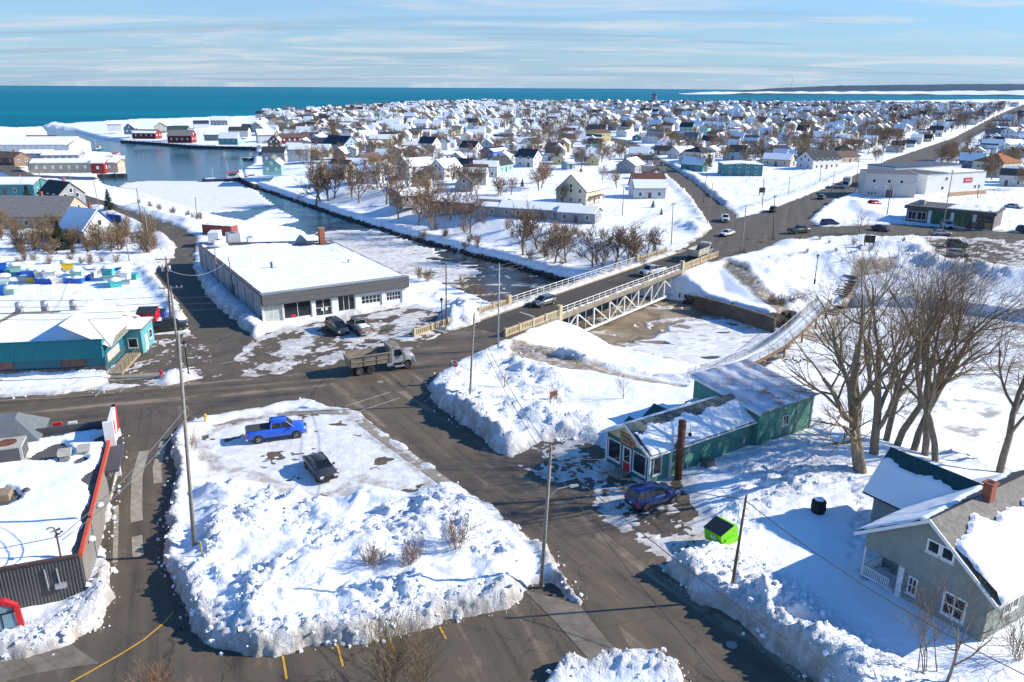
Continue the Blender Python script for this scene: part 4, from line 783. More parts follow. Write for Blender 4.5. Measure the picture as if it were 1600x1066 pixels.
    for i in range(n):
        xa = x0 - .3 + i * (x1 - x0 + .6) / n; dx = (x1 - x0 + .6) / n
        for a_, b_, ha, hb in ((0, .6, 0, 0), (.6, .7, 0, .05), (.7, .9, .05, .05), (.9, 1, .05, 0)):
            mb.add([(xa + a_ * dx, y0 - .35, zr - .06 + ha), (xa + b_ * dx, y0 - .35, zr - .06 + hb), (xa + b_ * dx, y1 + .3, zl + .02 + hb), (xa + a_ * dx, y1 + .3, zl + .02 + ha)], [(0, 1, 2, 3)])
    rr = mb.build('ribbed_roof', mat('faded_ribbed_steel', (.36, .26, .22), .6, .4, var=(.5, .2)), t)
    sv_ = Vector((0, y1 - y0 + .65, zl - zr + .08))
    snow_patch(rr, (x0 - .25, y0 - .35, zr - .05), (1, 0, 0), sv_, x1 - x0 + .5, sv_.length, .11, 9, lambda A, B, nz: .125 + .1 * np.cos(A * 2 * math.pi / .246) - .05 * nz, .06, .2)
    for a, bb, nm in (((x0 - .36, y0 - .4, zr), (x0 - .36, y1 + .3, zl), 'rake_board'),):
        MB().hexa([(a[0], a[1], a[2] - .3), (a[0] + .06, a[1], a[2] - .3), (bb[0] + .06, bb[1], bb[2] - .3), (bb[0], bb[1], bb[2] - .3)], [(a[0], a[1], a[2]), (a[0] + .06, a[1], a[2]), (bb[0] + .06, bb[1], bb[2]), (bb[0], bb[1], bb[2])]).build(nm, WHITE, t)
    fr = Face((x0, y0, 0), (1, 0, 0), (0, -1, 0)); window(t, fr, 3.6, 4.6, 1.6, 2.7, 2, 1, .09); window(t, fr, 4.6, 5.4, -.35, .1, 1, 1, .06, OFFW)
    MB().tube((x0 + 5.7, y0 - .1, 0), (x0 + 5.7, y0 - .1, 5.4), .045, n=6).build('vent_stack', GREY, t); MB().box(x1 - .1, x1 + .06, y0 - .1, y0 + .05, -.8, zr - .1).build('corner_board', WHITE, t)
    fq = Face((x0, 7.8, 0), (0, -1, 0), (-1, 0, 0)); mb = MB(); fq.box(mb, .35, 1.25, 0, 2.1, 0, .05); mb.build('side_door', WHITE, t)
    cp_ = MB(); n = 8
    for k in range(n):
        a0 = math.pi * k / n; a1 = math.pi * (k + 1) / n; r = .75
        cp_.add([fq.p(.8 - r * math.cos(a0), 2.3 + r * math.sin(a0) * .7, 0), fq.p(.8 - r * math.cos(a1), 2.3 + r * math.sin(a1) * .7, 0), fq.p(.8 - r * math.cos(a1), 2.2 + r * math.sin(a1) * .7, 1.3), fq.p(.8 - r * math.cos(a0), 2.2 + r * math.sin(a0) * .7, 1.3)], [(0, 1, 2, 3)])
    cp_.build('door_canopy', WHITE, t)
    # two small gabled lean-outs on the far side
    for x, w, yo, ap in ((3.5, 1.9, .7, 3.3), (7.3, 3.0, 1.3, 3.55)):
        pr = [(x - w / 2, -.3), (x + w / 2, -.3), (x + w / 2, ap - w * .36), (x, ap - .1), (x - w / 2, ap - w * .36)]; MB().prism(pr, 'y', Wd - .05, Wd + yo).build('side_porch', GRN, t)
        for sgn_ in (-1, 1):
            q = [(x, Wd - 1.5, ap), (x, Wd + yo + .25, ap), (x + sgn_ * (w / 2 + .25), Wd + yo + .25, ap - w * .36 - .2), (x + sgn_ * (w / 2 + .25), Wd - 1.5, ap - w * .36 - .2)]
            MB().hexa([(a, b_, c - .1) for a, b_, c in q], q).build('porch_roof', mat('teal_shingle', (.02, .075, .09), .85, var=(3, .3)), t)
    MB().box(-1.6, -.1, 2.2, 3.6, -.1, .22).build('door_step', CONC, t)
shop()
# ------------------------------------------------------------------ grey gabled house at the lower right
def grey_house():
    t = thing('gabled_house', 'grey green gabled house with corner porch and brick chimney', 'house', (26.95, 43.9, 0), R(32))
    SG = siding('sage', (.25, .275, .25)); RF = shingle('brown_grey', (.2, .185, .16)); RFT = shingle('teal', (.018, .07, .075)); RFD = shingle('charcoal', (.07, .08, .085))
    hw, e, rd, L = 4.2, 3.75, 7.0, 13.5; sl = (rd - e) / 4.6
    # walls with the porch corner cut out (y from 1.6 to hw, first 2.2 m, below 2.6 m)
    MB().prism([(-hw, -.5), (1.7, -.5), (1.7, 2.62), (-hw, 2.62)], 'x', 0, 2.4).build('wall', SG, t)
    MB().prism([(-hw, 2.622), (hw, 2.622), (hw, e + .1), (0, rd - .1), (-hw, e + .1)], 'x', 0, 2.402).build('upper_gable_wall', SG, t)
    MB().prism([(-hw, -.5), (hw, -.5), (hw, e + .1), (0, rd - .1), (-hw, e + .1)], 'x', 2.404, L).build('rear_body_wall', SG, t)
    MB().box(-.1, 2.4, 1.72, hw + .05, -.4, .32).build('porch_floor', mat('porch_boards', (.42, .44, .44), .7, var=(2, .15)), t); snow_patch(t, (-.05, 1.8, .32), (1, 0, 0), (0, 1, 0), 2.3, 2.4, .14, 2, lambda A, B, nz: .12 * sstep((A - 1.2 + nz) / .5), .2, .3, 'porch_snow')
    for x, y in ((.02, hw - .1), (2.3, hw - .1)): MB().box(x, x + .12, y, y + .12, .3, 2.62).build('porch_post', WHITE, t)
    def rail(a, b, n):
        mb = MB(); a = Vector(a); b = Vector(b)
        for z in (.45, 1.15): mb.tube(a + Vector((0, 0, z)), b + Vector((0, 0, z)), .045, n=4)
        r = mb.build('porch_railing', WHITE, t); 
        for k in range(n + 1):
            p = a + (b - a) * (k / n); MB().box(p.x - .025, p.x + .025, p.y - .025, p.y + .025, .45, 1.15).build('baluster', WHITE, r)
    rail((.08, hw, .0), (.08, 2.2, .0), 14); rail((.1, hw - .02, 0), (2.4, hw - .02, 0), 14)
    MB().box(-.1, .05, 3.2, 3.9, 1.2, 1.3).build('railing_box', WHITE, t)
    ff = Face((0, hw, 0), (0, -1, 0), (-1, 0, 0))            # u from the left (y=hw) to the right
    window(t, ff, 4.1, 5.0, 4.6, 5.55, 1, 1, .12); window(t, ff, 5.02, 5.92, 4.6, 5.55, 1, 1, .12)
    window(t, ff, 5.7, 7.2, .95, 2.6, 2, 2, .13); window(t, ff, 3.35, 4.0, 1.0, 2.3, 2, 2, .1)
    fp = Face((2.4, hw, 0), (0, -1, 0), (-1, 0, 0)); window(t, fp, .5, 1.9, 1.2, 2.1, 1, 1, .1)
    fpd = Face((0, 1.7, 0), (1, 0, 0), (0, 1, 0)); mb = MB(); fpd.box(mb, .9, 1.8, .32, 2.35, 0, .05); dr = mb.build('door', WHITE, t); mb = MB(); fpd.box(mb, 1.05, 1.65, 1.3, 2.1, .05, .065); mb.build('pane', GLASS, dr)
    mb = MB(); ff.box(mb, 2.62, 3.0, .3, 2.62, 0, .06); mb.build('trim_board', WHITE, t)
    fs = Face((0, -hw, 0), (1, 0, 0), (0, -1, 0)); window(t, fs, 2.0, 2.8, 1.6, 2.5, 1, 1, .09); window(t, fs, 3.0, 3.8, 1.6, 2.5, 1, 1, .09)
    # main roof
    for sg in (1, -1):
        q = [(-.4, sg * 4.85, e - .18), (L + .3, sg * 4.85, e - .18), (L + .3, 0, rd + .05), (-.4, 0, rd + .05)]
        lo = [(a, b, c - .16) for a, b, c in q]; mb = MB(); mb.hexa(lo, q) if sg < 0 else mb.hexa(lo[::-1], q[::-1]); r = mb.build('roof', RF if sg < 0 else RFD, t)
        o = Vector(q[0]); v = Vector(q[3]) - o; lv = v.length
        if sg > 0: snow_patch(r, o + Vector((.1, 0, 0)), (1, 0, 0), v, L, lv, .16, 21, lambda A, B, nz: .5 * sstep((B - lv * .86 + (A - 2) * .12 + .4 * nz) / .3), .2, .25)
        else: snow_patch(r, o + Vector((.3, 0, 0)), (1, 0, 0), v, L - .2, lv, .3, 24, lambda A, B, nz: .8 * sstep((B - lv * .76 + .7 * nz + np.clip(2. - A, 0, 3) * .55) / .25), .18, .25)
        MB().hexa([(-.47, sg * 4.87, e - .42), (-.405, sg * 4.87, e - .42), (-.405, 0, rd - .2), (-.47, 0, rd - .2)], [(-.47, sg * 4.87, e - .14), (-.405, sg * 4.87, e - .14), (-.405, 0, rd + .08), (-.47, 0, rd + .08)]).build('barge_board', WHITE, t)
        MB().box(-.4, L + .3, min(sg * 4.86, sg * 4.93), max(sg * 4.86, sg * 4.93), e - .34, e - .17).build('fascia', WHITE, t)
    c = MB().box(5.6, 6.25, -.55, .05, 6.4, 7.95).build('chimney', BRICK, t); MB().box(5.52, 6.33, -.63, .13, 7.95, 8.05).build('chimney_cap', BRICK, c); MB().box(5.7, 6.15, -.45, -.05, 8.0, 8.06).build('flue_hole', BLACK, c)
    # cross wing behind
    x0, x1, xm, yl, we, wr = 6.9, 11.6, 9.25, 8.2, 3.3, 6.05
    MB().prism([(x0, -.5), (x1, -.5), (x1, we), (xm, wr - .12), (x0, we)], 'y', 3, yl).build('wing_wall', SG, t)
    for sg in (-1, 1):
        xe = xm + sg * (xm - x0 + .4); q = [(xm, 1.2, wr), (xm, yl + .7, wr), (xe, yl + .7, we - .45), (xe, 1.2, we - .45)]
        r = MB().hexa([(a, b, c_ - .14) for a, b, c_ in q], q).build('wing_roof', RFT, t)
        if sg < 0:
            o = Vector(q[2]); u = Vector((0, -1, 0)); v = Vector(q[1]) - Vector(q[2]); lv2 = v.length
            snow_patch(r, o, u, v, 7.5, lv2, .13, 31, lambda A, B, nz: .5 * sstep((B - lv2 * .7 + .35 * nz) / .25), .2, .2)
    MB().hexa([(x0 - .45, yl + .7, we - .62), (xm, yl + .7, wr - .16), (xm, yl + .76, wr - .16), (x0 - .45, yl + .76, we - .62)], [(x0 - .45, yl + .7, we - .43), (xm, yl + .7, wr + .03), (xm, yl + .76, wr + .03), (x0 - .45, yl + .76, we - .43)]).build('wing_barge', WHITE, t)
grey_house()
# ------------------------------------------------------------------ vehicles
def salt_nodes(nt, b):                       # road salt film climbing from the sills
    ln = nt.links.new; tc = N(nt, 'ShaderNodeTexCoord'); sep = N(nt, 'ShaderNodeSeparateXYZ'); ln(tc.outputs['Object'], sep.inputs[0]); n = N(nt, 'ShaderNodeTexNoise', i_Scale=3, i_Detail=5); ln(tc.outputs['Object'], n.inputs['Vector'])
    m = N(nt, 'ShaderNodeMath', operation='MULTIPLY_ADD', i_1=.5); ln(n.outputs[0], m.inputs[0]); ln(sep.outputs['Z'], m.inputs[2]); r = ramp(nt, [(.45, .62), (1., .05)]); ln(m.outputs[0], r.inputs[0])
    x = N(nt, 'ShaderNodeMix', data_type='RGBA'); x.inputs['A'].default_value = b.inputs['Base Color'].default_value; x.inputs['B'].default_value = (.27, .25, .22, 1); ln(r.outputs[0], x.inputs['Factor']); ln(x.outputs['Result'], b.inputs['Base Color'])
    r2 = ramp(nt, [(.45, .75), (1., .28)]); ln(m.outputs[0], r2.inputs[0]); ln(r2.outputs[0], b.inputs['Roughness'])
def paint(name, col, dirty=.12): return mat('paint_' + name, col, .32, .5, build=salt_nodes, coat=.35)
CHROME = mat('bright_metal', (.6, .6, .62), .25, .5, metal=.8); LAMPG = mat('headlamp_glass', (.65, .68, .7), .15, .6); TAILR = mat('tail_lamp_red', (.4, .01, .012), .25, .5); TYRE = mat('tyre_rubber', (.022, .022, .023), .8, .3, var=(3, .3)); RIMM = mat('alloy_rim', (.32, .32, .33), .35, .5, metal=.5); PLATE = mat('number_plate', (.6, .6, .58), .5); BLKP = mat('black_plastic', (.02, .02, .022), .55, .4)
CARK = {  # length, width, height, wheel radius, axles, lower body top line, glass base x0 x1, roof x0 x1, belt
    'sedan': (4.7, 1.84, 1.45, .33, (.19, .81), [(0, .62), (.02, .88), (.06, .98), (.18, 1.0), (.4, .98), (.66, .96), (.74, .93), (.86, .84), (.95, .74), (.985, .62), (1, .5)], .1, .73, .26, .54, .95),
    'hatch': (4.45, 1.82, 1.53, .34, (.18, .81), [(0, .7), (.015, .95), (.05, 1.02), (.3, 1.02), (.66, .98), (.76, .95), (.88, .86), (.955, .75), (.985, .62), (1, .5)], .02, .76, .1, .56, .98),
    'suv': (4.6, 1.9, 1.72, .37, (.18, .81), [(0, .75), (.01, 1.0), (.05, 1.08), (.3, 1.1), (.66, 1.08), (.75, 1.06), (.88, .99), (.955, .88), (.985, .72), (1, .55)], .02, .76, .08, .57, 1.06),
    'van': (5.0, 1.98, 1.78, .36, (.19, .82), [(0, .75), (.01, 1.0), (.05, 1.08), (.3, 1.1), (.7, 1.06), (.82, 1.02), (.92, .9), (.97, .76), (.99, .62), (1, .5)], .02, .85, .06, .62, 1.05),
    'pickup': (5.75, 2.02, 1.93, .41, (.2, .815), [(0, .9), (.008, 1.22), (.03, 1.28), (.2, 1.29), (.385, 1.29), (.4, 1.27), (.7, 1.25), (.78, 1.22), (.9, 1.16), (.965, 1.06), (.985, .9), (1, .7)], .405, .78, .43, .665, 1.24)}
def loft(sections):
    mb = MB(); n = len(sections[0]); 
    for s in sections: mb.v += s
    for j in range(len(sections) - 1):
        for i in range(n): mb.f.append((j * n + i, (j + 1) * n + i, (j + 1) * n + (i + 1) % n, j * n + (i + 1) % n))
    mb.f.append(tuple(range(n))); mb.f.append(tuple(range((len(sections) - 1) * n, len(sections) * n))[::-1]); return mb
WH = {}
def wheel_meshes(r, w=.24):
    if r not in WH:
        def turn(mb): mb.v = [(x, z, y) for x, y, z in mb.v]; mb.f = [f[::-1] for f in mb.f]; return mb
        ty = turn(MB().lathe([(r * .62, -w / 2), (r * .93, -w / 2), (r, -w / 2 + .04), (r, w / 2 - .04), (r * .93, w / 2), (r * .62, w / 2)], 20))
        rim = MB(); 
        for k in range(5):
            a = 2 * math.pi * k / 5; c, s = math.cos(a), math.sin(a); q = [(c * .06 - s * .05, s * .06 + c * .05), (c * .06 + s * .05, s * .06 - c * .05), (c * r * .6 + s * .035, s * r * .6 - c * .035), (c * r * .6 - s * .035, s * r * .6 + c * .035)]
            rim.hexa([(x, y, -w / 2 - .0) for x, y in q][::-1], [(x, y, w / 2 + .0) for x, y in q][::-1])
        rim.lathe([(r * .55, -w / 2 + .01), (r * .66, -w / 2 - .008), (r * .66, w / 2 + .008), (r * .55, w / 2 - .01)], 16); rim.lathe([(.02, -w / 2 - .01), (.08, -w / 2 - .01), (.08, w / 2 + .01), (.02, w / 2 + .01)], 8)
        hub = turn(MB().lathe([(.02, -w * .3), (r * .56, -w * .3), (r * .56, w * .3), (.02, w * .3)], 14)); turn(rim)
        WH[r] = (ty.mesh('tyre', TYRE, True), rim.mesh('rim', RIMM), hub.mesh('brake_disc', BLKP))
    return WH[r]
def add_wheel(t, x, y, r):
    ty, rim, hub = wheel_meshes(r); w = link('wheel', ty, t, (x, y, r)); link('rim', rim, w); link('brake_disc', hub, w); return w
CARS = {}
def car_at(p, rz, kind, pt, label, cat, extra=None, group=None, name=None, snow=False):
    L, W, Ht, r, ax, top, g0, g1, r0, r1, belt = CARK[kind]; X = lambda f: (f - .5) * L; hw = W / 2
    t = thing(name or {'sedan': 'parked_car', 'hatch': 'parked_car', 'suv': 'sport_utility_car', 'van': 'minivan', 'pickup': 'pickup_truck'}[kind], label, cat, p, rz, group)
    key = (kind, pt.name)
    if key not in CARS:
        secs = []
        for f, zt in top:
            e = abs(f - .5) * 2; w = hw * (1 - .14 * max(0, (e - .8) / .2) ** 2); zb = .24 + .16 * max(0, (e - .86) / .14)
            zb += .1 if kind == 'pickup' else 0
            h = [(w * .82, zb), (w * .97, zb + .1), (w, zb + .45 * (zt - zb)), (w * .985, zb + .75 * (zt - zb)), (w * .95, zt - .04), (w * .86, zt)]
            secs.append([(X(f), y, z) for y, z in h] + [(X(f), 0, zt + .02)] + [(X(f), -y, z) for y, z in h[::-1]])
        body = loft(secs).mesh('body', pt, True)
        b0, b1 = hw * .87, hw * .66
        if kind == 'pickup': b1 = hw * .72
        rz_ = Ht - .05
        gl = MB().hexa([(X(g0), -b0 * .93, belt), (X(g1), -b0 * .93, belt), (X(g1), b0 * .93, belt), (X(g0), b0 * .93, belt)][::1], [(X(r0), -b1, rz_), (X(r1), -b1, rz_), (X(r1), b1, rz_), (X(r0), b1, rz_)]); glass = gl.mesh('glass', GLASSB)
        rs = []
        for k in range(7):
            f = k / 6; x = X(r0) - .06 + (X(r1) - X(r0) + .12) * f; b = b1 * (1.03 - .06 * abs(f - .5)); z = Ht - .06 - .05 * (2 * f - 1) ** 2
            rs.append([(x, -b, z - .03), (x, -b * .93, z + .035), (x, 0, z + .075), (x, b * .93, z + .035), (x, b, z - .03), (x, 0, z - .03)])
        roof = loft(rs).mesh('roof', pt, True)
        pil = []
        def pt_(a, b, r_, n_): pil.append(MB().tube(a, b, r_, n=n_).mesh('pillar', pt))
        for s in (-1, 1):
            pt_((X(g1), s * b0 * .93, belt), (X(r1), s * b1, rz_), .045, 5); pt_((X(g0), s * b0 * .93, belt), (X(r0), s * b1, rz_), .06 if kind != 'pickup' else .09, 5)
            for fm in ((.5,) if kind in ('sedan', 'pickup') else (.52, .24)):
                xa = X(g0 + (g1 - g0) * fm); xb = X(r0 + (r1 - r0) * (fm + .06)); pt_((xa, s * b0 * .93, belt), (xb, s * b1, rz_), .045, 4)
            pt_((X(r0), s * b1, rz_), (X(r1), s * b1, rz_), .045, 4)
        arch = []
        for f in ax:
            for s in (-1, 1):
                m = MB().lathe([(.05, 0), (r * 1.2, 0), (r * 1.2, .3), (.05, .3)], 20); m.v = [(x + X(f), s * (hw * .998 - .29) + (s * z), y + r * 1.02) for x, y, z in m.v]; arch.append(m.mesh('wheel_arch', BLKP))
        hd = [MB().box(X(.955), X(.99), s * hw * .62 - .2, s * hw * .62 + .2, top[-3][1] - .2, top[-3][1] - .03).mesh('headlight', LAMPG) for s in (-1, 1)]
        zt = top[2][1] - .06; tl = [MB().box(X(.0) - .01, X(.03), s * hw * .8 - .13, s * hw * .8 + .13, zt - .32, zt - .02).mesh('tail_light', TAILR) for s in (-1, 1)]
        gr = MB().box(X(.985), X(1) + .015, -hw * .48, hw * .48, .48, .74 if kind != 'pickup' else 1.0).mesh('grille', BLKP)
        bf = MB().box(X(.975), X(1) + .03, -hw * .82, hw * .82, .34, .5).mesh('front_bumper', BLKP if kind != 'pickup' else CHROME); br = MB().box(X(0) - .03, X(.03), -hw * .82, hw * .82, .36, .56).mesh('rear_bumper', BLKP if kind != 'pickup' else CHROME)
        pl = MB().box(X(0) - .04, X(0) - .0, -.16, .16, .6, .74).mesh('number_plate', PLATE)
        mi = [MB().box(X(g1) - .35, X(g1) - .2, min(s * hw * .95, s * (hw + .17)), max(s * hw * .95, s * (hw + .17)), belt - .02, belt + .15).mesh('mirror', pt) for s in (-1, 1)]
        rk = []
        for s in (-1, 1): rk.append(MB().box(X(ax[0]) + r * 1.3, X(ax[1]) - r * 1.3, s * hw * .97 - .03, s * hw * .97 + .03, .26 if kind != 'pickup' else .36, .36 if kind != 'pickup' else .46).mesh('sill', BLKP))
        CARS[key] = (body, glass, roof, pil, arch, hd, tl, gr, bf, br, pl, mi, rk)
    body, glass, roof, pil, arch, hd, tl, gr, bf, br, pl, mi, rk = CARS[key]
    for nm, me in (('body', body), ('glass', glass), ('roof', roof), ('grille', gr), ('front_bumper', bf), ('rear_bumper', br), ('number_plate', pl)): link(nm, me, t)
    for lst, nm in ((rk, 'sill'), (pil, 'pillar'), (arch, 'wheel_arch'), (hd, 'headlight'), (tl, 'tail_light'), (mi, 'mirror')):
        for me in lst: link(nm, me, t)
    for f in ax:
        for s in (-1, 1): add_wheel(t, X(f), s * (hw - .1), r)
    if kind == 'pickup':
        z = 1.3
        if extra == 'cover': MB().box(X(.02), X(.39), -hw * .84, hw * .84, z - .02, z + .03).build('bed_cover', mat('tonneau', (.045, .047, .05), .8), t)
        else:
            MB().box(X(.025), X(.385), -hw * .78, hw * .78, z - .02, z + .012).build('bed_floor', BLKP, t)
            rl = MB()
            for s in (-1, 1): rl.box(X(.015), X(.39), s * hw * .84 - .06, s * hw * .84 + .06, z - .03, z + .05)
            rl.box(X(.01), X(.03), -hw * .8, hw * .8, z - .03, z + .05); rl.build('bed_rail', pt, t)
            if extra == 'snow': snow_patch(t, (X(.04), -hw * .7, z), (1, 0, 0), (0, 1, 0), L * .3, hw * 1.4, .15, 5, None, .15, .3, 'bed_snow')
    return t
def car_px(rear, front, *a, z=0., **k):
    p0 = P(*rear, z); p1 = P(*front, z); c = (p0 + p1) / 2; return car_at((c.x, c.y, z), math.atan2(p1.y - p0.y, p1.x - p0.x), *a, **k)
def far_px(rear, front, *a, **k):
    p0 = PG(*rear); p1 = PG(*front); c = (p0 + p1) / 2; return car_at((c.x, c.y, c.z), math.atan2(p1.y - p0.y, p1.x - p0.x), *a, **k)
BLUE = paint('bright_blue', (.005, .1, .62)); CHAR = paint('charcoal', (.03, .033, .036)); NAVY = paint('navy', (.004, .03, .15)); BLKC = paint('black', (.012, .013, .015)); SILV = paint('silver', (.42, .43, .45)); WHTC = paint('white', (.68, .69, .7)); DGRN_ = paint('dark_green_grey', (.02, .03, .03)); TAN = paint('tan_grey', (.2, .19, .17)); GUN = paint('gunmetal', (.12, .13, .15)); MAROON = paint('maroon', (.12, .012, .018)); REDC = paint('red', (.42, .015, .02))
car_px((384, 690), (480, 677), 'pickup', BLUE, 'bright blue crew cab pickup truck parked on the snowy corner lot', 'pickup truck', 'cover', z=.03)
car_px((487, 722), (516, 756), 'sedan', CHAR, 'charcoal sedan parked beside the big snow pile', 'car', z=.05)
car_px((514, 510), (541, 527), 'van', DGRN_, 'dark green minivan parked in front of the garage windows', 'minivan')
car_px((571, 525), (552, 512), 'pickup', TAN, 'tan and dark pickup with snow in its bed by the garage', 'pickup truck', 'snow')
car_px((862, 473), (836, 480), 'hatch', GUN, 'gunmetal grey hatchback coming off the near end of the bridge', 'car', name='moving_car', z=.03)
car_px((1033, 427), (1005, 432), 'pickup', SILV, 'silver pickup crossing the middle of the bridge', 'pickup truck', z=.03)
car_px((988, 795), (1050, 776), 'suv', NAVY, 'navy blue sport utility car parked beside the green shop', 'car', z=.05)
car_px((226, 521), (296, 514), 'pickup', BLKC, 'black pickup parked beside the teal restaurant', 'pickup truck')
far_px((1131, 340), (1134, 352), 'pickup', WHTC, 'white pickup waiting at the far crossroads beyond the bridge', 'pickup truck')
far_px((1146, 366), (1125, 371), 'sedan', WHTC, 'white sedan turning at the far crossroads beyond the bridge', 'car', name='moving_car')
far_px((1229, 366), (1267, 363), 'pickup', DGRN_, 'dark grey pickup leaving the far parking near the crossroads', 'pickup truck')
far_px((1282, 353), (1310, 352), 'suv', NAVY, 'navy car parked behind the roadside snow bank at right', 'car')
far_px((1362, 358), (1391, 363), 'sedan', BLKC, 'black car half hidden behind snow bank near bare tree', 'car')
far_px((1455, 368), (1484, 368), 'sedan', SILV, 'pale silver car partly hidden by snow below the green garage doors', 'car')
far_px((1474, 353), (1484, 358), 'van', WHTC, 'white van parked in front of the green garage doors', 'van')
far_px((1540, 360), (1502, 356), 'suv', MAROON, 'maroon sport utility car at the right end of the green door garage', 'car')
far_px((1530, 352), (1497, 350), 'van', GUN, 'grey minivan parked behind the maroon car', 'minivan')
far_px((1478, 385), (1512, 387), 'suv', BLKC, 'black sport utility car on the right hand parking lot', 'car')
far_px((1480, 399), (1514, 402), 'hatch', SILV, 'silver hatchback on the right hand parking lot', 'car')
far_px((1204, 335), (1212, 327), 'suv', CHAR, 'dark car driving away on the far road past the crossroads', 'car', name='moving_car')
far_px((1278, 314), (1289, 308), 'hatch', GUN, 'grey car driving on the far road below the white building', 'car', name='moving_car')
far_px((1360, 321), (1372, 320), 'hatch', REDC, 'small red car in snow before the white commercial building', 'car')
far_px((1029, 257), (1036, 263), 'pickup', GUN, 'grey green pickup on the town street', 'pickup truck')
car_px((1590, 362), (1618, 366), 'suv', DGRN_, 'dark car cut by the right edge of the photo', 'car')
far_px((1575, 325), (1592, 327), 'sedan', SILV, 'snow covered car behind the green door garage', 'car')

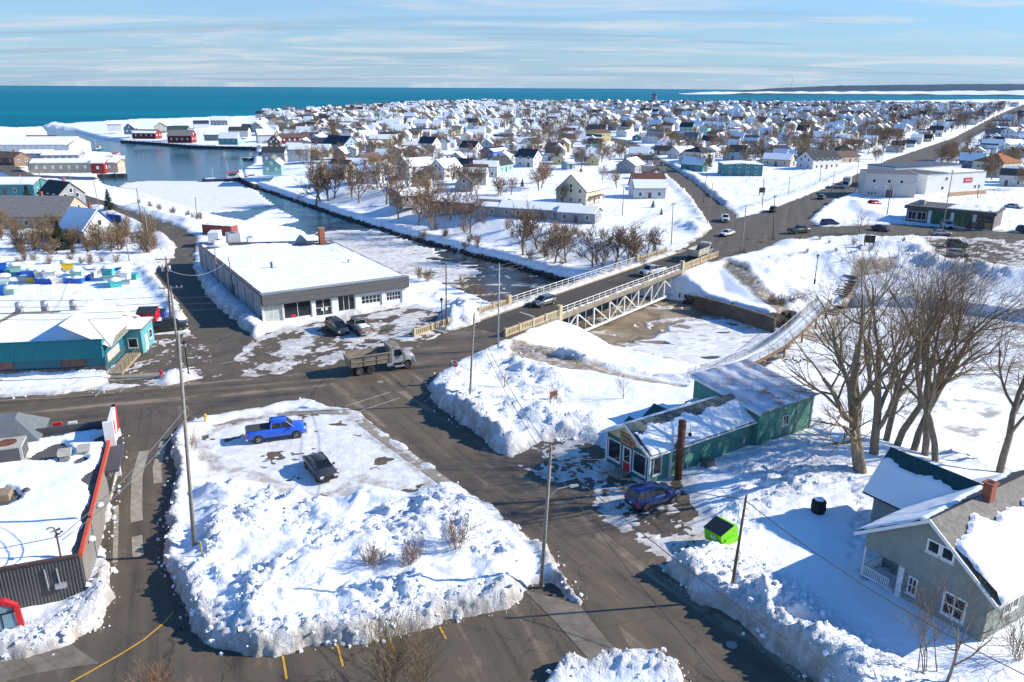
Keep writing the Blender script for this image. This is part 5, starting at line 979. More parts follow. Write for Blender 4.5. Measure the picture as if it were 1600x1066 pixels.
def dump_truck(p, rz, label, boxcol, cabcol, load, L=8.3):
    t = thing('dump_truck', label, 'dump truck', p, rz); BX = mat(boxcol[0], boxcol[1], .55, .4, var=(1.2, .25)); CB = paint(*cabcol)
    MB().box(-4.0, 3.9, -.45, .45, .72, 1.0).build('chassis', BLKP, t)
    bt = MB(); W0, W1, zf, zt, x0, x1 = 1.05, 1.24, 1.2, 2.42, -4.1, .85
    for s in (-1, 1):
        ia, ib = s * (W0 - .07), s * (W1 - .07); bt.hexa([(x0, s * W0, zf), (x1, s * W0, zf), (x1, ia, zf), (x0, ia, zf)], [(x0, s * W1, zt), (x1, s * W1, zt), (x1, ib, zt), (x0, ib, zt)])
    bt.box(x0, x1, -W0, W0, zf - .08, zf + .04); box = bt.build('dump_box', BX, t)
    rb = MB()
    for s in (-1, 1):
        rb.box(x0 - .02, x1, s * W1 - .09, s * W1 + .09, zt - .02, zt + .1); rb.tube((x0 + .1, s * 1.16, 1.75), (x1, s * 1.16, 1.75), .05, n=4)
        for x in (x0 + .1, -2.4, -.8, x1 - .1): rb.hexa([(x - .06, s * 1.05, zf), (x + .06, s * 1.05, zf), (x + .06, s * 1.1, zf), (x - .06, s * 1.1, zf)], [(x - .06, s * W1, zt), (x + .06, s * W1, zt), (x + .06, s * (W1 + .06), zt), (x - .06, s * (W1 + .06), zt)])
    rb.build('box_rib', BX, box)
    MB().hexa([(x0 - .12, -W0, zf - .1), (x0 - .04, -W0, zf - .1), (x0 - .04, W0, zf - .1), (x0 - .12, W0, zf - .1)], [(x0 - .3, -W1, zt), (x0 - .2, -W1, zt), (x0 - .2, W1, zt), (x0 - .3, W1, zt)]).build('tailgate', BX, t)
    MB().hexa([(x1 - .08, -W0, zf), (x1, -W0, zf), (x1, W0, zf), (x1 - .08, W0, zf)], [(x1 - .08, -W1, 2.98), (x1, -W1, 2.98), (x1, W1, 2.98), (x1 - .08, W1, 2.98)]).build('headboard', BX, t)
    MB().hexa([(x1 - .05, -W1, 2.96), (2.05, -1.0, 3.08), (2.05, 1.0, 3.08), (x1 - .05, W1, 2.96)], [(x1 - .05, -W1, 3.04), (2.05, -1.0, 3.16), (2.05, 1.0, 3.16), (x1 - .05, W1, 3.04)]).build('cab_guard', BX, t)
    if load is not None:
        a, b = np.meshgrid(np.linspace(x0 + .1, x1 - .1, 24), np.linspace(-1.08, 1.08, 12)); h = zf + .2 + load * np.exp(-((a + .9) / 1.6) ** 2) * (1 - (b / 1.5) ** 2) + .08 * fbm(a * 1.5, b * 1.5, 3, 2)
        o = grid_mesh('gravel_load', a, b, np.minimum(h, 2.5), None, mat('wet_gravel', (.035, .03, .026), .9, .2, bump=(9, .6))); o.parent = t; o['kind'] = 'stuff'
    cab = MB().hexa([(.98, -1.0, .95), (2.55, -1.0, .95), (2.55, 1.0, .95), (.98, 1.0, .95)], [(1.02, -.94, 2.78), (2.2, -.94, 2.78), (2.2, .94, 2.78), (1.02, .94, 2.78)]).build('cab', CB, t)
    MB().hexa([(2.565, -.9, 1.85), (2.575, -.9, 1.85), (2.575, .9, 1.85), (2.565, .9, 1.85)], [(2.23, -.85, 2.68), (2.25, -.85, 2.68), (2.25, .85, 2.68), (2.23, .85, 2.68)]).build('windshield', GLASSB, cab)
    for s in (-1, 1):
        w = MB().hexa([(1.35, s * 1.0 - .0, 1.85), (2.4, s * 1.0, 1.85), (2.4, s * .97, 1.85), (1.35, s * .97, 1.85)], [(1.4, s * .968, 2.62), (2.15, s * .968, 2.62), (2.15, s * .93, 2.62), (1.4, s * .93, 2.62)]); w.build('side_window', GLASSB, cab)
        MB().box(1.3, 2.5, min(s * 1.0, s * 1.35), max(s * 1.0, s * 1.35), .5, .62).build('step', GALV, t); MB().tube((.4, s * .8, .75), (1.15, s * .8, .75), .3, n=12).build('fuel_tank', CHROME, t)
        MB().box(2.25, 2.33, min(s * 1.05, s * 1.25), max(s * 1.05, s * 1.25), 1.8, 2.35).build('mirror', CHROME, t)
        MB().tube((.93, s * .86, 1.0), (.93, s * .86, 3.2), .07, n=8).build('exhaust_stack', CHROME, t)
        MB().box(3.93, 4.0, s * .72 - .15, s * .72 + .15, 1.2, 1.42).build('headlight', LAMPG, t)
        fe = MB(); n = 8
        for k in range(n):
            a0, a1 = math.pi * k / n, math.pi * (k + 1) / n; c = [(2.95 + .68 * math.cos(q), .55 + .68 * math.sin(q)) for q in (a0, a1)]; d = [(2.95 + .74 * math.cos(q), .55 + .74 * math.sin(q)) for q in (a0, a1)]; ya, yb = s * .75, s * 1.2
            fe.hexa([(c[0][0], ya, c[0][1]), (c[0][0], yb, c[0][1]), (c[1][0], yb, c[1][1]), (c[1][0], ya, c[1][1])], [(d[0][0], ya, d[0][1]), (d[0][0], yb, d[0][1]), (d[1][0], yb, d[1][1]), (d[1][0], ya, d[1][1])])
        fe.build('fender', CB, t)
    hs = []
    for x, w, z in ((2.5, .82, 1.92), (3.0, .8, 1.88), (3.5, .76, 1.8), (3.85, .7, 1.66), (3.95, .66, 1.45)): hs.append([(x, -w, .95), (x, -w, z - .2), (x, -w * .75, z), (x, w * .75, z), (x, w, z - .2), (x, w, .95)])
    loft(hs).build('hood', CB, t, True); MB().box(3.93, 4.03, -.5, .5, .95, 1.5).build('grille', CHROME, t); MB().box(3.85, 4.12, -1.15, 1.15, .55, .85).build('bumper', CHROME, t)
    for i, (x, s) in enumerate([(2.95, -1), (2.95, 1)]): dw = add_wheel(t, x, s * .98, .53)
    for x in (-1.7, -3.1):
        for s in (-1, 1): add_wheel(t, x, s * .98, .531)
    for s in (-1, 1): MB().box(-4.0, -3.92, s * .95 - .3, s * .95 + .3, .35, 1.1).build('mud_flap', BLKP, t); MB().box(-4.16, -4.1, s * .8 - .12, s * .8 + .12, 1.0, 1.12).build('tail_light', TAILR, t)
    return t
q0, q1 = P(568, 586), P(640, 574); dump_truck((q0 + q1) / 2 + Vector((-.7, .6, 0)), math.atan2(q1.y - q0.y, q1.x - q0.x) - .04, 'silver dump truck with dark gravel load at the near junction', ('sanded_silver', (.26, .225, .17)), ('truck_silver', (.3, .3, .3)), .95)
q0, q1 = P(1078, 413), P(1122, 397); dump_truck((q0 + q1) / 2 + Vector((-.4, .6, .02)), R(52), 'grey dump truck with beige box leaving the far end of the bridge', ('dull_beige_box', (.4, .38, .31)), ('truck_grey', (.2, .21, .2)), .5)
def box_truck(p, rz):
    t = thing('box_truck', 'grey box truck driving down the far road towards the crossroads', 'truck', p, rz)
    MB().box(-4, 2.1, -1.2, 1.2, 1.0, 3.6).build('cargo_box', mat('box_grey', (.3, .31, .28), .6, var=(1, .1)), t); MB().box(-4, 3.9, -.5, .5, .6, 1.0).build('chassis', BLKP, t)
    c = MB().hexa([(2.15, -1.05, .6), (4.1, -1.05, .6), (4.1, 1.05, .6), (2.15, 1.05, .6)], [(2.15, -1, 2.5), (3.3, -1, 2.5), (3.3, 1, 2.5), (2.15, 1, 2.5)]).build('cab', SILV, t)
    MB().hexa([(3.79, -.9, 1.5), (3.82, -.9, 1.5), (3.82, .9, 1.5), (3.79, .9, 1.5)], [(3.36, -.85, 2.4), (3.39, -.85, 2.4), (3.39, .85, 2.4), (3.36, .85, 2.4)]).build('windshield', GLASSB, c)
    for x in (-2.4, 2.9):
        for s in (-1, 1): add_wheel(t, x, s * 1.0, .45)
q0, q1 = PG(1318, 297), PG(1326, 290); box_truck((q0 + q1) / 2, math.atan2(q0.y - q1.y, q0.x - q1.x))

# ------------------------------------------------------------------ road bridge
def bridge():
    A = P(800, 522); t = thing('road_bridge', 'steel deck truss road bridge with concrete railings over the river', 'bridge', A, R(52)); Wd = 10.0
    TAN_ = mat('tan_concrete', (.42, .34, .22), .85, .3, bump=(8, .2), var=(1.2, .2)); WST = mat('white_steel', (.62, .62, .6), .5, .4, var=(1.5, .15))
    MB().box(-2, 70, -.35, Wd + .1, -.55, -.03).build('deck', mat('deck_concrete', (.2, .17, .13), .9, var=(.8, .3)), t)
    MB().box(-1, 70, .35, 7.55, -.03, .022).build('roadway', ASPH_BR, t)
    MB().box(-6, 70, 7.56, Wd, -.03, .17).build('sidewalk', CONC, t); MB().box(9, 55, -.3, .34, -.03, .17).build('kerb', CONC, t)
    for yy, sd in ((-.02, 0), (Wd - .2, 1)):
        # concrete balustrades at both ends
        for xa, xb in ((-9.5 if sd else -1.5, 11.2), (53, 68.5 if not sd else 65)):
            n = max(2, round((xb - xa) / 3.6)); 
            for k in range(n + 1): x = xa + (xb - xa) * k / n; MB().box(x - .2, x + .2, yy - .2, yy + .2, -.6, 1.22).build('concrete_post', TAN_, t)
            rl = MB().box(xa, xb, yy - .13, yy + .13, .92, 1.1).box(xa, xb, yy - .13, yy + .13, .0, .25); rl.build('concrete_rail', TAN_, t)
            bl = MB(); m = int((xb - xa) / .38)
            for k in range(m): x = xa + .19 + k * .38; bl.box(x - .09, x + .09, yy - .08, yy + .08, .25, .92)
            bl.build('balusters', TAN_, t, kind='stuff')
        for x in (11.6, 52.6): MB().box(x - .4, x + .4, yy - .35, yy + .35, -.6, 1.75).build('end_pillar', TAN_, t)
        sr = MB(); sr.tube((12, yy, 1.25), (52.2, yy, 1.25), .06, n=6).tube((12, yy, .8), (52.2, yy, .8), .03, n=5).tube((12, yy, .4), (52.2, yy, .4), .03, n=5); rr = sr.build('steel_rail', WST, t)
        for k in range(23): x = 12 + k * 40.2 / 22; MB().box(x - .05, x + .05, yy - .05, yy + .05, -.3, 1.28).build('rail_post', WST, rr)
    # snow ploughed along kerb and walk
    for y0, y1, s, th in ((7.7, 9.7, 3, .42), (-.1, .6, 5, .25)):
        p = snow_patch(t, (-5 if y0 > 1 else 9, y0, .1), (1, 0, 0), (0, 1, 0), 71 if y0 > 1 else 45, y1 - y0, th, s, lambda A_, B_, nz: .14 * (fbm(A_ / 1.2, B_, 3, 4) + .2), .3, .5, 'ploughed_snow'); p.data.materials[0] = mat('dirty_snow', (.62, .57, .5), .85, .2, bump=(4, .6), var=(1.2, .2))
    # two trusses
    TH = mat('rust_stained_girder', (.3, .19, .11), .8, var=(.7, .45))
    for yy, nm in ((.5, 'near'), (Wd - 1.2, 'far')):
        MB().box(11.9, 52.3, yy - .16, yy + .16, -.95, -.56).build('top_chord', TH, t); zb = -4.35
        nP = 8; xs = [12.6 + k * (51.6 - 12.6) / nP for k in range(nP + 1)]
        MB().box(xs[1] - .9 if 0 else xs[0] + 2.2, xs[-1] - .3, yy - .2, yy + .2, zb - .18, zb + .18).build('bottom_chord', WST, t)
        MB().tube((xs[0], yy, zb + .9), (xs[0] + 2.4, yy, zb), .12, n=4)
        for k, x in enumerate(xs):
            if k > 0: MB().box(x - .13, x + .13, yy - .11, yy + .11, zb + .16, -.94).build('vertical_post', WST, t)
        def dg(a, za, b, zb_): MB().tube((a, yy, za), (b, yy, zb_), .14, n=4).build('diagonal_brace', WST, t)
        dg(xs[0] - .3, zb + .1, xs[1] - .1, -.95)
        for k in range(1, nP):
            if k < 3: dg(xs[k], -1, xs[k + 1], zb)
            elif k in (3, 4): dg(xs[k], -1, xs[k + 1], zb); dg(xs[k], zb, xs[k + 1], -1)
            elif k < nP - 1: dg(xs[k], zb, xs[k + 1], -1)
            else: dg(xs[k], -1, xs[k + 1], zb)
        for k in range(nP): x = (xs[k] + xs[k + 1]) / 2; MB().tube((x, yy, -.95), (x, yy, zb), .04, n=4).build('hanger_rod', WST, t)
    for x in [12.6 + k * 39 / 8 for k in range(9)]: MB().box(x - .15, x + .15, .5, Wd - 1.2, -1.1, -.56).build('floor_beam', TH, t)
    for x0, x1 in ((9.8, 12.1), (52, 54.5)): MB().box(x0, x1, -.3, Wd + .1, -7, -.56).build('abutment', CONC, t)
bridge()
def lane_mark(px0, px1, w, name='lane_line', m=None, z=.02):
    a = P(*px0); b = P(*px1); d = (b - a).normalized(); n = Vector((-d.y, d.x, 0)) * w / 2; mb = MB().add([a - n, b - n, b + n, a + n], [(0, 1, 2, 3)]); o = mb.build(name, m or mat('worn_line', (.4, .36, .29), .8, var=(3, .35)))
    o.location.z = z; struct(o); return o
# ------------------------------------------------------------------ curved footbridge
def footbridge():
    zs = -3.0; pts = [P(*p, zs) for p in ((1085, 592), (1130, 577), (1175, 559), (1215, 537), (1248, 510), (1272, 487), (1288, 474))]; o = pts[0].copy(); o.z = 0
    t = thing('footbridge', 'curved snowy footbridge with mesh railings beside the frozen pond', 'footbridge', o, 0); pts = [p - o for p in pts]
    cur = []
    for i in range(len(pts) - 1):
        for k in range(6):
            f = k / 6; p0 = pts[max(i - 1, 0)]; p1 = pts[i]; p2 = pts[i + 1]; p3 = pts[min(i + 2, len(pts) - 1)]
            cur.append(.5 * ((2 * p1) + (-p0 + p2) * f + (2 * p0 - 5 * p1 + 4 * p2 - p3) * f * f + (-p0 + 3 * p1 - 3 * p2 + p3) * f ** 3))
    cur.append(pts[-1]); hw = 1.15; Lf, Rt = [], []
    for i, p in enumerate(cur):
        d = (cur[min(i + 1, len(cur) - 1)] - cur[max(i - 1, 0)]).normalized(); n = Vector((-d.y, d.x, 0)); Lf.append(p + n * hw); Rt.append(p - n * hw)
    BRN = mat('brown_timber', (.22, .13, .06), .85, .2, var=(2, .25)); GRL = mat('grey_rail', (.4, .41, .42), .5, var=(2, .1))
    Z = Vector((0, 0, 1))
    for i in range(len(cur) - 1):
        MB().hexa([Rt[i] - Z * .12, Rt[i + 1] - Z * .12, Lf[i + 1] - Z * .12, Lf[i] - Z * .12], [Rt[i], Rt[i + 1], Lf[i + 1], Lf[i]]).build('deck_panel', BRN, t)
    sn = MB(); m = len(cur); 
    for i in range(m): k = .12 + .04 * math.sin(i * 2.1); sn.v += [tuple(Rt[i] * .96 + Lf[i] * .04 + Z * .005), tuple(Rt[i] * .8 + Lf[i] * .2 + Z * k), tuple(Rt[i] * .3 + Lf[i] * .7 + Z * (k + .05)), tuple(Rt[i] * .04 + Lf[i] * .96 + Z * .005)]
    for i in range(m - 1):
        for j in range(3): sn.f.append((i * 4 + j, (i + 1) * 4 + j, (i + 1) * 4 + j + 1, i * 4 + j + 1))
    s_ = sn.build('deck_snow', ROOFSNOW, t, True, kind='stuff'); s_.data.flip_normals() if s_.data.polygons[0].normal.z < 0 else None
    for side in (Lf, Rt):
        r = MB(); r.path([p + Z * 1.15 for p in side], .05, 5).path([p + Z * .12 for p in side], .035, 5); rr = r.build('handrail', GRL, t)
        for i in range(0, m, 2): MB().tube(side[i] - Z * .3, side[i] + Z * 1.17, .05, n=5).build('rail_post', GRL, rr)
        me = MB()
        for i in range(m - 1):
            for k in range(9): p = side[i] + (side[i + 1] - side[i]) * (k / 9); me.tube(p + Z * .12, p + Z * 1.12, .012, n=3, cap=False)
            for h in (.35, .6, .85): me.tube(side[i] + Z * h, side[i + 1] + Z * h, .012, n=3, cap=False)
        me.build('rail_mesh', GRL, rr, kind='stuff')
        MB().path([p - Z * .28 for p in side], .14, 4).build('side_beam', BRN, t)
    for i in range(3, m, 5):
        for q in (Lf[i], Rt[i]): MB().tube(q - Z * .2, q - Z * 3.2, .16, n=8).build('pile', BRN, t)
        MB().tube(Lf[i] - Z * .4, Rt[i] - Z * .4, .14, n=4).build('cross_beam', BRN, t)
footbridge()
# ------------------------------------------------------------------ bare trees
BARK = mat('bark', (.225, .18, .125), .9, .2, bump=(9, .6), var=(3, .3)); BARKG = mat('bark_grey', (.2, .175, .145), .9, .2, bump=(9, .6), var=(3, .3)); TWIG = mat('twig', (.23, .165, .095), .85, .2); TWIGR = mat('red_twig', (.22, .135, .085), .85, .2); TWIGD = mat('brown_twig', (.17, .12, .08), .85, .2)
def gen_tree(seed, H, r0, counts, first=.3, spread=42, wind=(0, 0, 0), ratio=.66, sides=(8, 6, 5, 4, 3, 3), thin=.012, forks=1, jit=.1, lowest=.35):
    rg = random.Random(seed); tr, tw = MB(), MB(); wv = Vector(wind)
    def rec(p, d, L, r, lv):
        ns = 5 if lv == 0 else 4 if lv == 1 else 3 if lv == 2 else 2; pts = [p]; rs = [r]; q = p; dd = d; r1 = max(thin, r * (.52 if lv < len(counts) else .4))
        for i in range(ns):
            dd = (dd + Vector((rg.gauss(0, jit), rg.gauss(0, jit), rg.gauss(0, jit) + (.09 if lv in (1, 2) else .02))) + wv * (.05 * lv)).normalized(); q = q + dd * (L / ns); pts.append(q); rs.append(r + (r1 - r) * (i + 1) / ns)
        (tr if lv <= 1 else tw).path(pts, rs, sides[lv])
        if lv < len(counts):
            n = counts[lv]; a0 = rg.random() * 6.28
            for k in range(n):
                f = (first if lv == 0 else lowest) + (1 - (first if lv == 0 else lowest)) * ((k + .6 * rg.random()) / n); f = min(f, 1.) if k < n - 1 else 1.
                j = min(int(f * ns), ns - 1); pp = pts[j].lerp(pts[j + 1], f * ns - j); ax = (pts[j + 1] - pts[j]).normalized()
                o = ax.orthogonal().normalized(); az = a0 + k * 2.4 + rg.uniform(-.4, .4); side = o * math.cos(az) + ax.cross(o) * math.sin(az); an = R(spread * rg.uniform(.6, 1.15)) * (1 if k < n - 1 else .4)
                nd = (ax * math.cos(an) + side * math.sin(an)).normalized(); rr = (rs[j] + (rs[j + 1] - rs[j]) * (f * ns - j))
                rec(pp, nd, L * ratio * rg.uniform(.75, 1.15) * (1.2 - .4 * f if lv == 0 else 1), max(thin, rr * (.62 if lv == 0 else .55)), lv + 1)
    for k in range(forks):
        d = Vector((rg.gauss(0, .12 if forks > 1 else .05), rg.gauss(0, .12 if forks > 1 else .05), 1)) + wv * .15; rec(Vector((.25 * math.cos(k * 2.2) * (forks > 1), .25 * math.sin(k * 2.2) * (forks > 1), -.6)), d.normalized(), H * rg.uniform(.9, 1.05), r0, 0)
    return tr, tw
ORD = 'first second third fourth fifth sixth seventh eighth ninth tenth eleventh twelfth thirteenth fourteenth fifteenth sixteenth seventeenth eighteenth nineteenth'.split()
TENS = 'twentieth thirtieth fortieth fiftieth sixtieth seventieth eightieth ninetieth'.split(); TN = 'twenty thirty forty fifty sixty seventy eighty ninety'.split()
def ordw(n):
    if n < 20: return ORD[n - 1]
    if n >= 100: return ('hundredth' if n == 100 else 'hundred and ' + ordw(n - 100))
    return TENS[n // 10 - 2] if n % 10 == 0 else TN[n // 10 - 2] + '-' + ORD[n % 10 - 1]
def tree_thing(name, label, p, parts, rz=0, group=None, bark=None, twig=None, scale=1):
    t = thing(name, label, 'tree', p, rz, group); link('trunk', parts[0], t); link('crown', parts[1], t); t.scale = (scale,) * 3; return t
def tm(g, bark=BARK, twig=TWIG): return g[0].mesh('trunk', bark, True), g[1].mesh('crown', twig, True)
bigs = [  # base pixel, trunk length, radius, seed, wind, label
    (1347, 748, 11.5, .62, 11, (-.25, .1, 0), 'thickest old bare tree, leftmost of the clump behind the shop'),
    (1364, 722, 11, .46, 12, (.1, .2, 0), 'bare tree right behind the thickest trunk of the clump'),
    (1384, 690, 11, .34, 13, (.2, .2, 0), 'slim bare tree third from left in the clump by the pond'),
    (1399, 698, 11.5, .36, 14, (.5, .1, 0), 'bare tree leaning right, fourth from left in the clump'),
    (1427, 703, 12, .36, 15, (.7, .1, 0), 'bare tree leaning strongly right in the middle of the clump'),
    (1446, 712, 12, .36, 16, (.8, .0, 0), 'bare tree behind the teal roofed wing, leaning right'),
    (1462, 730, 11.5, .33, 17, (.3, .1, 0), 'straight bare tree just above the teal roof, rightmost of the clump'),
    (1562, 738, 11, .36, 18, (.6, .2, 0), 'lone bare tree above the chimney of the grey house'),
    (1640, 700, 11, .4, 19, (-.5, .2, 0), 'bare tree at the right edge reaching into the photo')]
for i, (px, py, H_, r_, sd_, wd, lb) in enumerate(bigs):
    p = P(px, py, -.6 if i != 0 else -.1); z = gz(p.x, p.y); big = i in (0, 1)
    g = gen_tree(sd_, H_, r_, (6, 6, 5, 4, 3) if i == 0 else (5, 5, 5, 4, 3), .22 if big else .4, 46 if big else 38, wd, .63, thin=.0075, jit=.12)
    tree_thing('bare_tree', lb, (p.x, p.y, min(z, .3) - .1), tm(g, BARK, TWIG), group='old trees behind the shop')
def stem_px(name, px, py, H_, r_, sd_, lb, cat='shrub', counts=(4, 4, 3), forks=5, spread=26, twig=TWIGR, bark=TWIGR, dz=0., first=.2, wind=(0, 0, 0), group=None, thin=.009):
    p = P(px, py, dz); z = max(gz(p.x, p.y), -.3) if dz == 0 else dz; g = gen_tree(sd_, H_, r_, counts, first, spread, wind, .6, (5, 4, 3, 3, 3), thin, forks, .1)
    t = thing(name, lb, cat, (p.x, p.y, z - .15), 0, group); link('stems', g[0].mesh('stems', bark, True), t); link('twigs', g[1].mesh('twigs', twig, True), t, kind='stuff'); return t
stem_px('bare_shrub', 580, 886, 1.5, .022, 31, 'leftmost bare shrub poking out of the big snow pile', dz=1.1, forks=8)
stem_px('bare_shrub', 634, 886, 1.4, .02, 32, 'thin bare shrub in the middle of the snow pile', dz=1.1, forks=4)
stem_px('bare_shrub', 652, 880, 1.6, .022, 33, 'small reddish shrub right of the thin one on the snow pile', dz=1.1, forks=6)
stem_px('bare_shrub', 712, 856, 1.9, .026, 34, 'fullest reddish shrub at the right of the snow pile', dz=1.1, forks=10)
stem_px('bare_shrub', 610, 1075, 3.3, .03, 35, 'large bare bush rising from the bottom edge of the photo', dz=.3, forks=12, spread=30, twig=TWIG, bark=TWIG)
stem_px('bare_shrub', 655, 1085, 2.9, .03, 36, 'bare bush right beside the large one at the bottom edge', dz=.3, forks=8, spread=30, twig=TWIG, bark=TWIG)
stem_px('bare_shrub', 250, 1085, 1.7, .022, 37, 'low reddish bush at the bottom left edge', dz=.2, forks=9)
stem_px('bare_shrub', 1425, 930, 2.0, .02, 38, 'tangled brown bush in front of the house porch', dz=.4, forks=10, spread=45, twig=TWIGR)
stem_px('small_bare_tree', 1478, 1062, 5.6, .11, 41, 'slender bare tree in front of the grey house wall', 'tree', (6, 5, 4), 1, 40, TWIG, BARKG, .4, .35, (.2, 0, 0))
stem_px('small_bare_tree', 1465, 1050, 4.2, .05, 42, 'thin sapling left of the slender tree by the house', 'tree', (5, 4, 3), 1, 36, TWIGR, BARKG, .4, .4)
stem_px('small_bare_tree', 1440, 1050, 4.6, .04, 43, 'cluster of thin upright stems nearest the snow bank by the house', 'tree', (4, 4), 4, 24, TWIGR, BARKG, .5, .4)
stem_px('bare_shrub', 1590, 1030, 2.6, .03, 44, 'bare shrub at the right edge below the house', dz=.3, forks=6, spread=40, twig=TWIG, bark=TWIG)
stem_px('small_bare_tree', 974, 628, 2.6, .06, 45, 'young bare tree on the white lawn left of the shop', 'tree', (7, 4, 3), 1, 50, TWIG, BARK, 0, .35)
stem_px('small_bare_tree', 864, 643, 1.8, .045, 46, 'small bushy tree beside the red lawn sign', 'tree', (6, 4, 3), 2, 42, TWIGR, BARK, 0, .3)
stem_px('small_bare_tree', 786, 610, 1.8, .04, 47, 'scrubby sapling in the snow beside the stop sign corner', 'tree', (5, 4, 3), 2, 40, TWIG, BARK, 0, .3)
stem_px('small_bare_tree', 1344, 366, 4.2, .16, 48, 'round crowned small tree between the far parking lots', 'tree', (6, 5, 4), 1, 52, TWIGR, BARK, 0, .3, thin=.02)
stem_px('bare_shrub', 300, 700, 1.6, .02, 49, 'tiny leafless sapling by the lane beside the tall pole', dz=.3, forks=2)
# scrub along the river behind the garage and by the bridge
for k, (px, py) in enumerate(((735, 458), (752, 466), (770, 474), (790, 480), (808, 486), (724, 452), (655, 436), (668, 440), (828, 492))):
    p = P(px, py, -2.5); stem_px('river_scrub', px, py, 2.0, .03, 60 + k, 'brown scrub on the near river bank by the bridge, %s bush from left' % ordw(sorted([735, 752, 770, 790, 808, 724, 655, 668, 828]).index(px) + 1), 'shrub', (4, 4, 3), 6, 30, TWIG, TWIG, max(gz(p.x, p.y), WL + .3), .2, group='riverside scrub', thin=.016)
for k, (px, py) in enumerate(((1213, 482), (1222, 486), (1236, 484), (1205, 480), (1250, 480))):
    p = P(px, py, -2.5); stem_px('pool_scrub', px, py, 2.2, .03, 80 + k, 'brown scrub at the far end of the footbridge, %s bush from left' % ordw(sorted([1213, 1222, 1236, 1205, 1250]).index(px) + 1), 'shrub', (4, 4, 3), 5, 38, TWIG, TWIG, max(gz(p.x, p.y), WL + .5), .2, group='scrub by the footbridge', thin=.016)
# prototypes for the middle distance
PROTO = [tm(gen_tree(200 + k, 4.6, .2, (6, 5, 4, 4), .25, 46, (0, 0, 0), .62, (6, 5, 4, 3, 3), .034), BARK, (TWIG, TWIGD, TWIGR)[k % 3]) for k in range(6)]
PROTO2 = [tm(gen_tree(300 + k, 2.2, .09, (5, 4, 3), .15, 40, (0, 0, 0), .62, (5, 4, 3, 3), .022, forks=4), TWIGD, (TWIGR, TWIG)[k % 2]) for k in range(3)]
def far_tree(px, py, h, lab, k, cat='tree', name='bare_tree', proto=None, group=None):
    p = PG(px, py); p.z = gz(p.x, p.y); pr = (proto or PROTO)[k % len(proto or PROTO)]; sc = h / (9.2 if proto is None else 4.5)
    t = thing(name, lab, cat, p - Vector((0, 0, .2)), k * 1.7, group); t.scale = (sc, sc, sc); link('trunk', pr[0], t); link('crown', pr[1], t); return t
BANKT = sorted([(492, 299, 13), (500, 299, 13), (512, 299, 13), (520, 297, 12), (549, 299, 12), (560, 305, 11), (603, 313, 14), (622, 325, 11), (653, 334, 11), (676, 341, 12), (686, 327, 11), (704, 335, 9), (734, 349, 11), (640, 300, 11), (590, 296, 11), (817, 377, 9.5), (840, 372, 9), (855, 382, 7), (866, 389, 8.5), (886, 388, 8), (927, 395, 8), (961, 400, 8.5), (982, 401, 7.5), (996, 397, 6), (1010, 395, 6), (1022, 392, 5), (940, 398, 5)])
for k, (px, py, h) in enumerate(BANKT): far_tree(px, py, h * (1.3 if px < 760 else 1.4), 'bare tree on the far river bank, %s from the left' % ordw(k + 1), k, group='trees along the far river bank')
# conifers
def conifer_mesh(seed, h, r):
    rg = random.Random(seed); mb = MB(); n = 900
    for i in range(n):
        f = rg.random() ** .8; z = h * (.08 + .9 * f); rad = r * (1 - f) ** .9 * rg.uniform(.35, 1.05) + .04; a = rg.random() * 6.283; c, s = math.cos(a), math.sin(a)
        l = .32 * (1.2 - f) + .12; w = l * .33; p = Vector((c * rad, s * rad, z - rad * .25)); o = Vector((c, s, -.35)); sd = Vector((-s, c, rg.uniform(-.4, .4)))
        mb.add([p - o * l * .6 - sd * w, p - o * l * .6 + sd * w, p + o * l + sd * w * .3, p + o * l - sd * w * .3], [(0, 1, 2, 3)])
    return MB().tube((0, 0, -.3), (0, 0, h * .95), r * .1, .02, 6).mesh('trunk', BARK), mb.mesh('foliage', mat('dark_needles', (.018, .035, .016), .8, .2, var=(2, .4)))
CONI = [conifer_mesh(1, 6, 2.0), conifer_mesh(2, 6, 1.6)]
def conifer(px, py, h, lab, k, group=None):
    p = PG(px, py); t = thing('evergreen_tree', lab, 'tree', (p.x, p.y, gz(p.x, p.y) - .2), k, group); t.scale = (h / 6,) * 3; link('trunk', CONI[k % 2][0], t); link('crown', CONI[k % 2][1], t)
for k, (px, py, h, lab) in enumerate(((43, 309, 6, 'dark evergreen beside the small teal house at far left'), (172, 333, 6, 'narrow dark evergreen beside the back street'), (96, 392, 6.5, 'dark evergreen left of the blue tarped house'), (186, 372, 5, 'evergreen behind the blue tarped house'), (1020, 326, 2.2, 'small round evergreen on the lawn below the red roofed house'), (1033, 338, 2., 'tiny evergreen on the lawn near the corner snow pile'), (1073, 248, 6, 'dark evergreen left of the tall white town house'), (1108, 262, 6, 'dark evergreen between town house and teal shop'), (1180, 276, 4.5, 'evergreen bush right of the teal shop'), (816, 293, 3., 'single little evergreen on the open white field'), (1340, 190, 9, 'tall evergreen in the right part of the town'), (1533, 188, 12, 'tallest dark evergreen near the far road'), (1215, 160, 11, 'evergreen at the far shore of the town'))): conifer(px, py, h, lab, k)

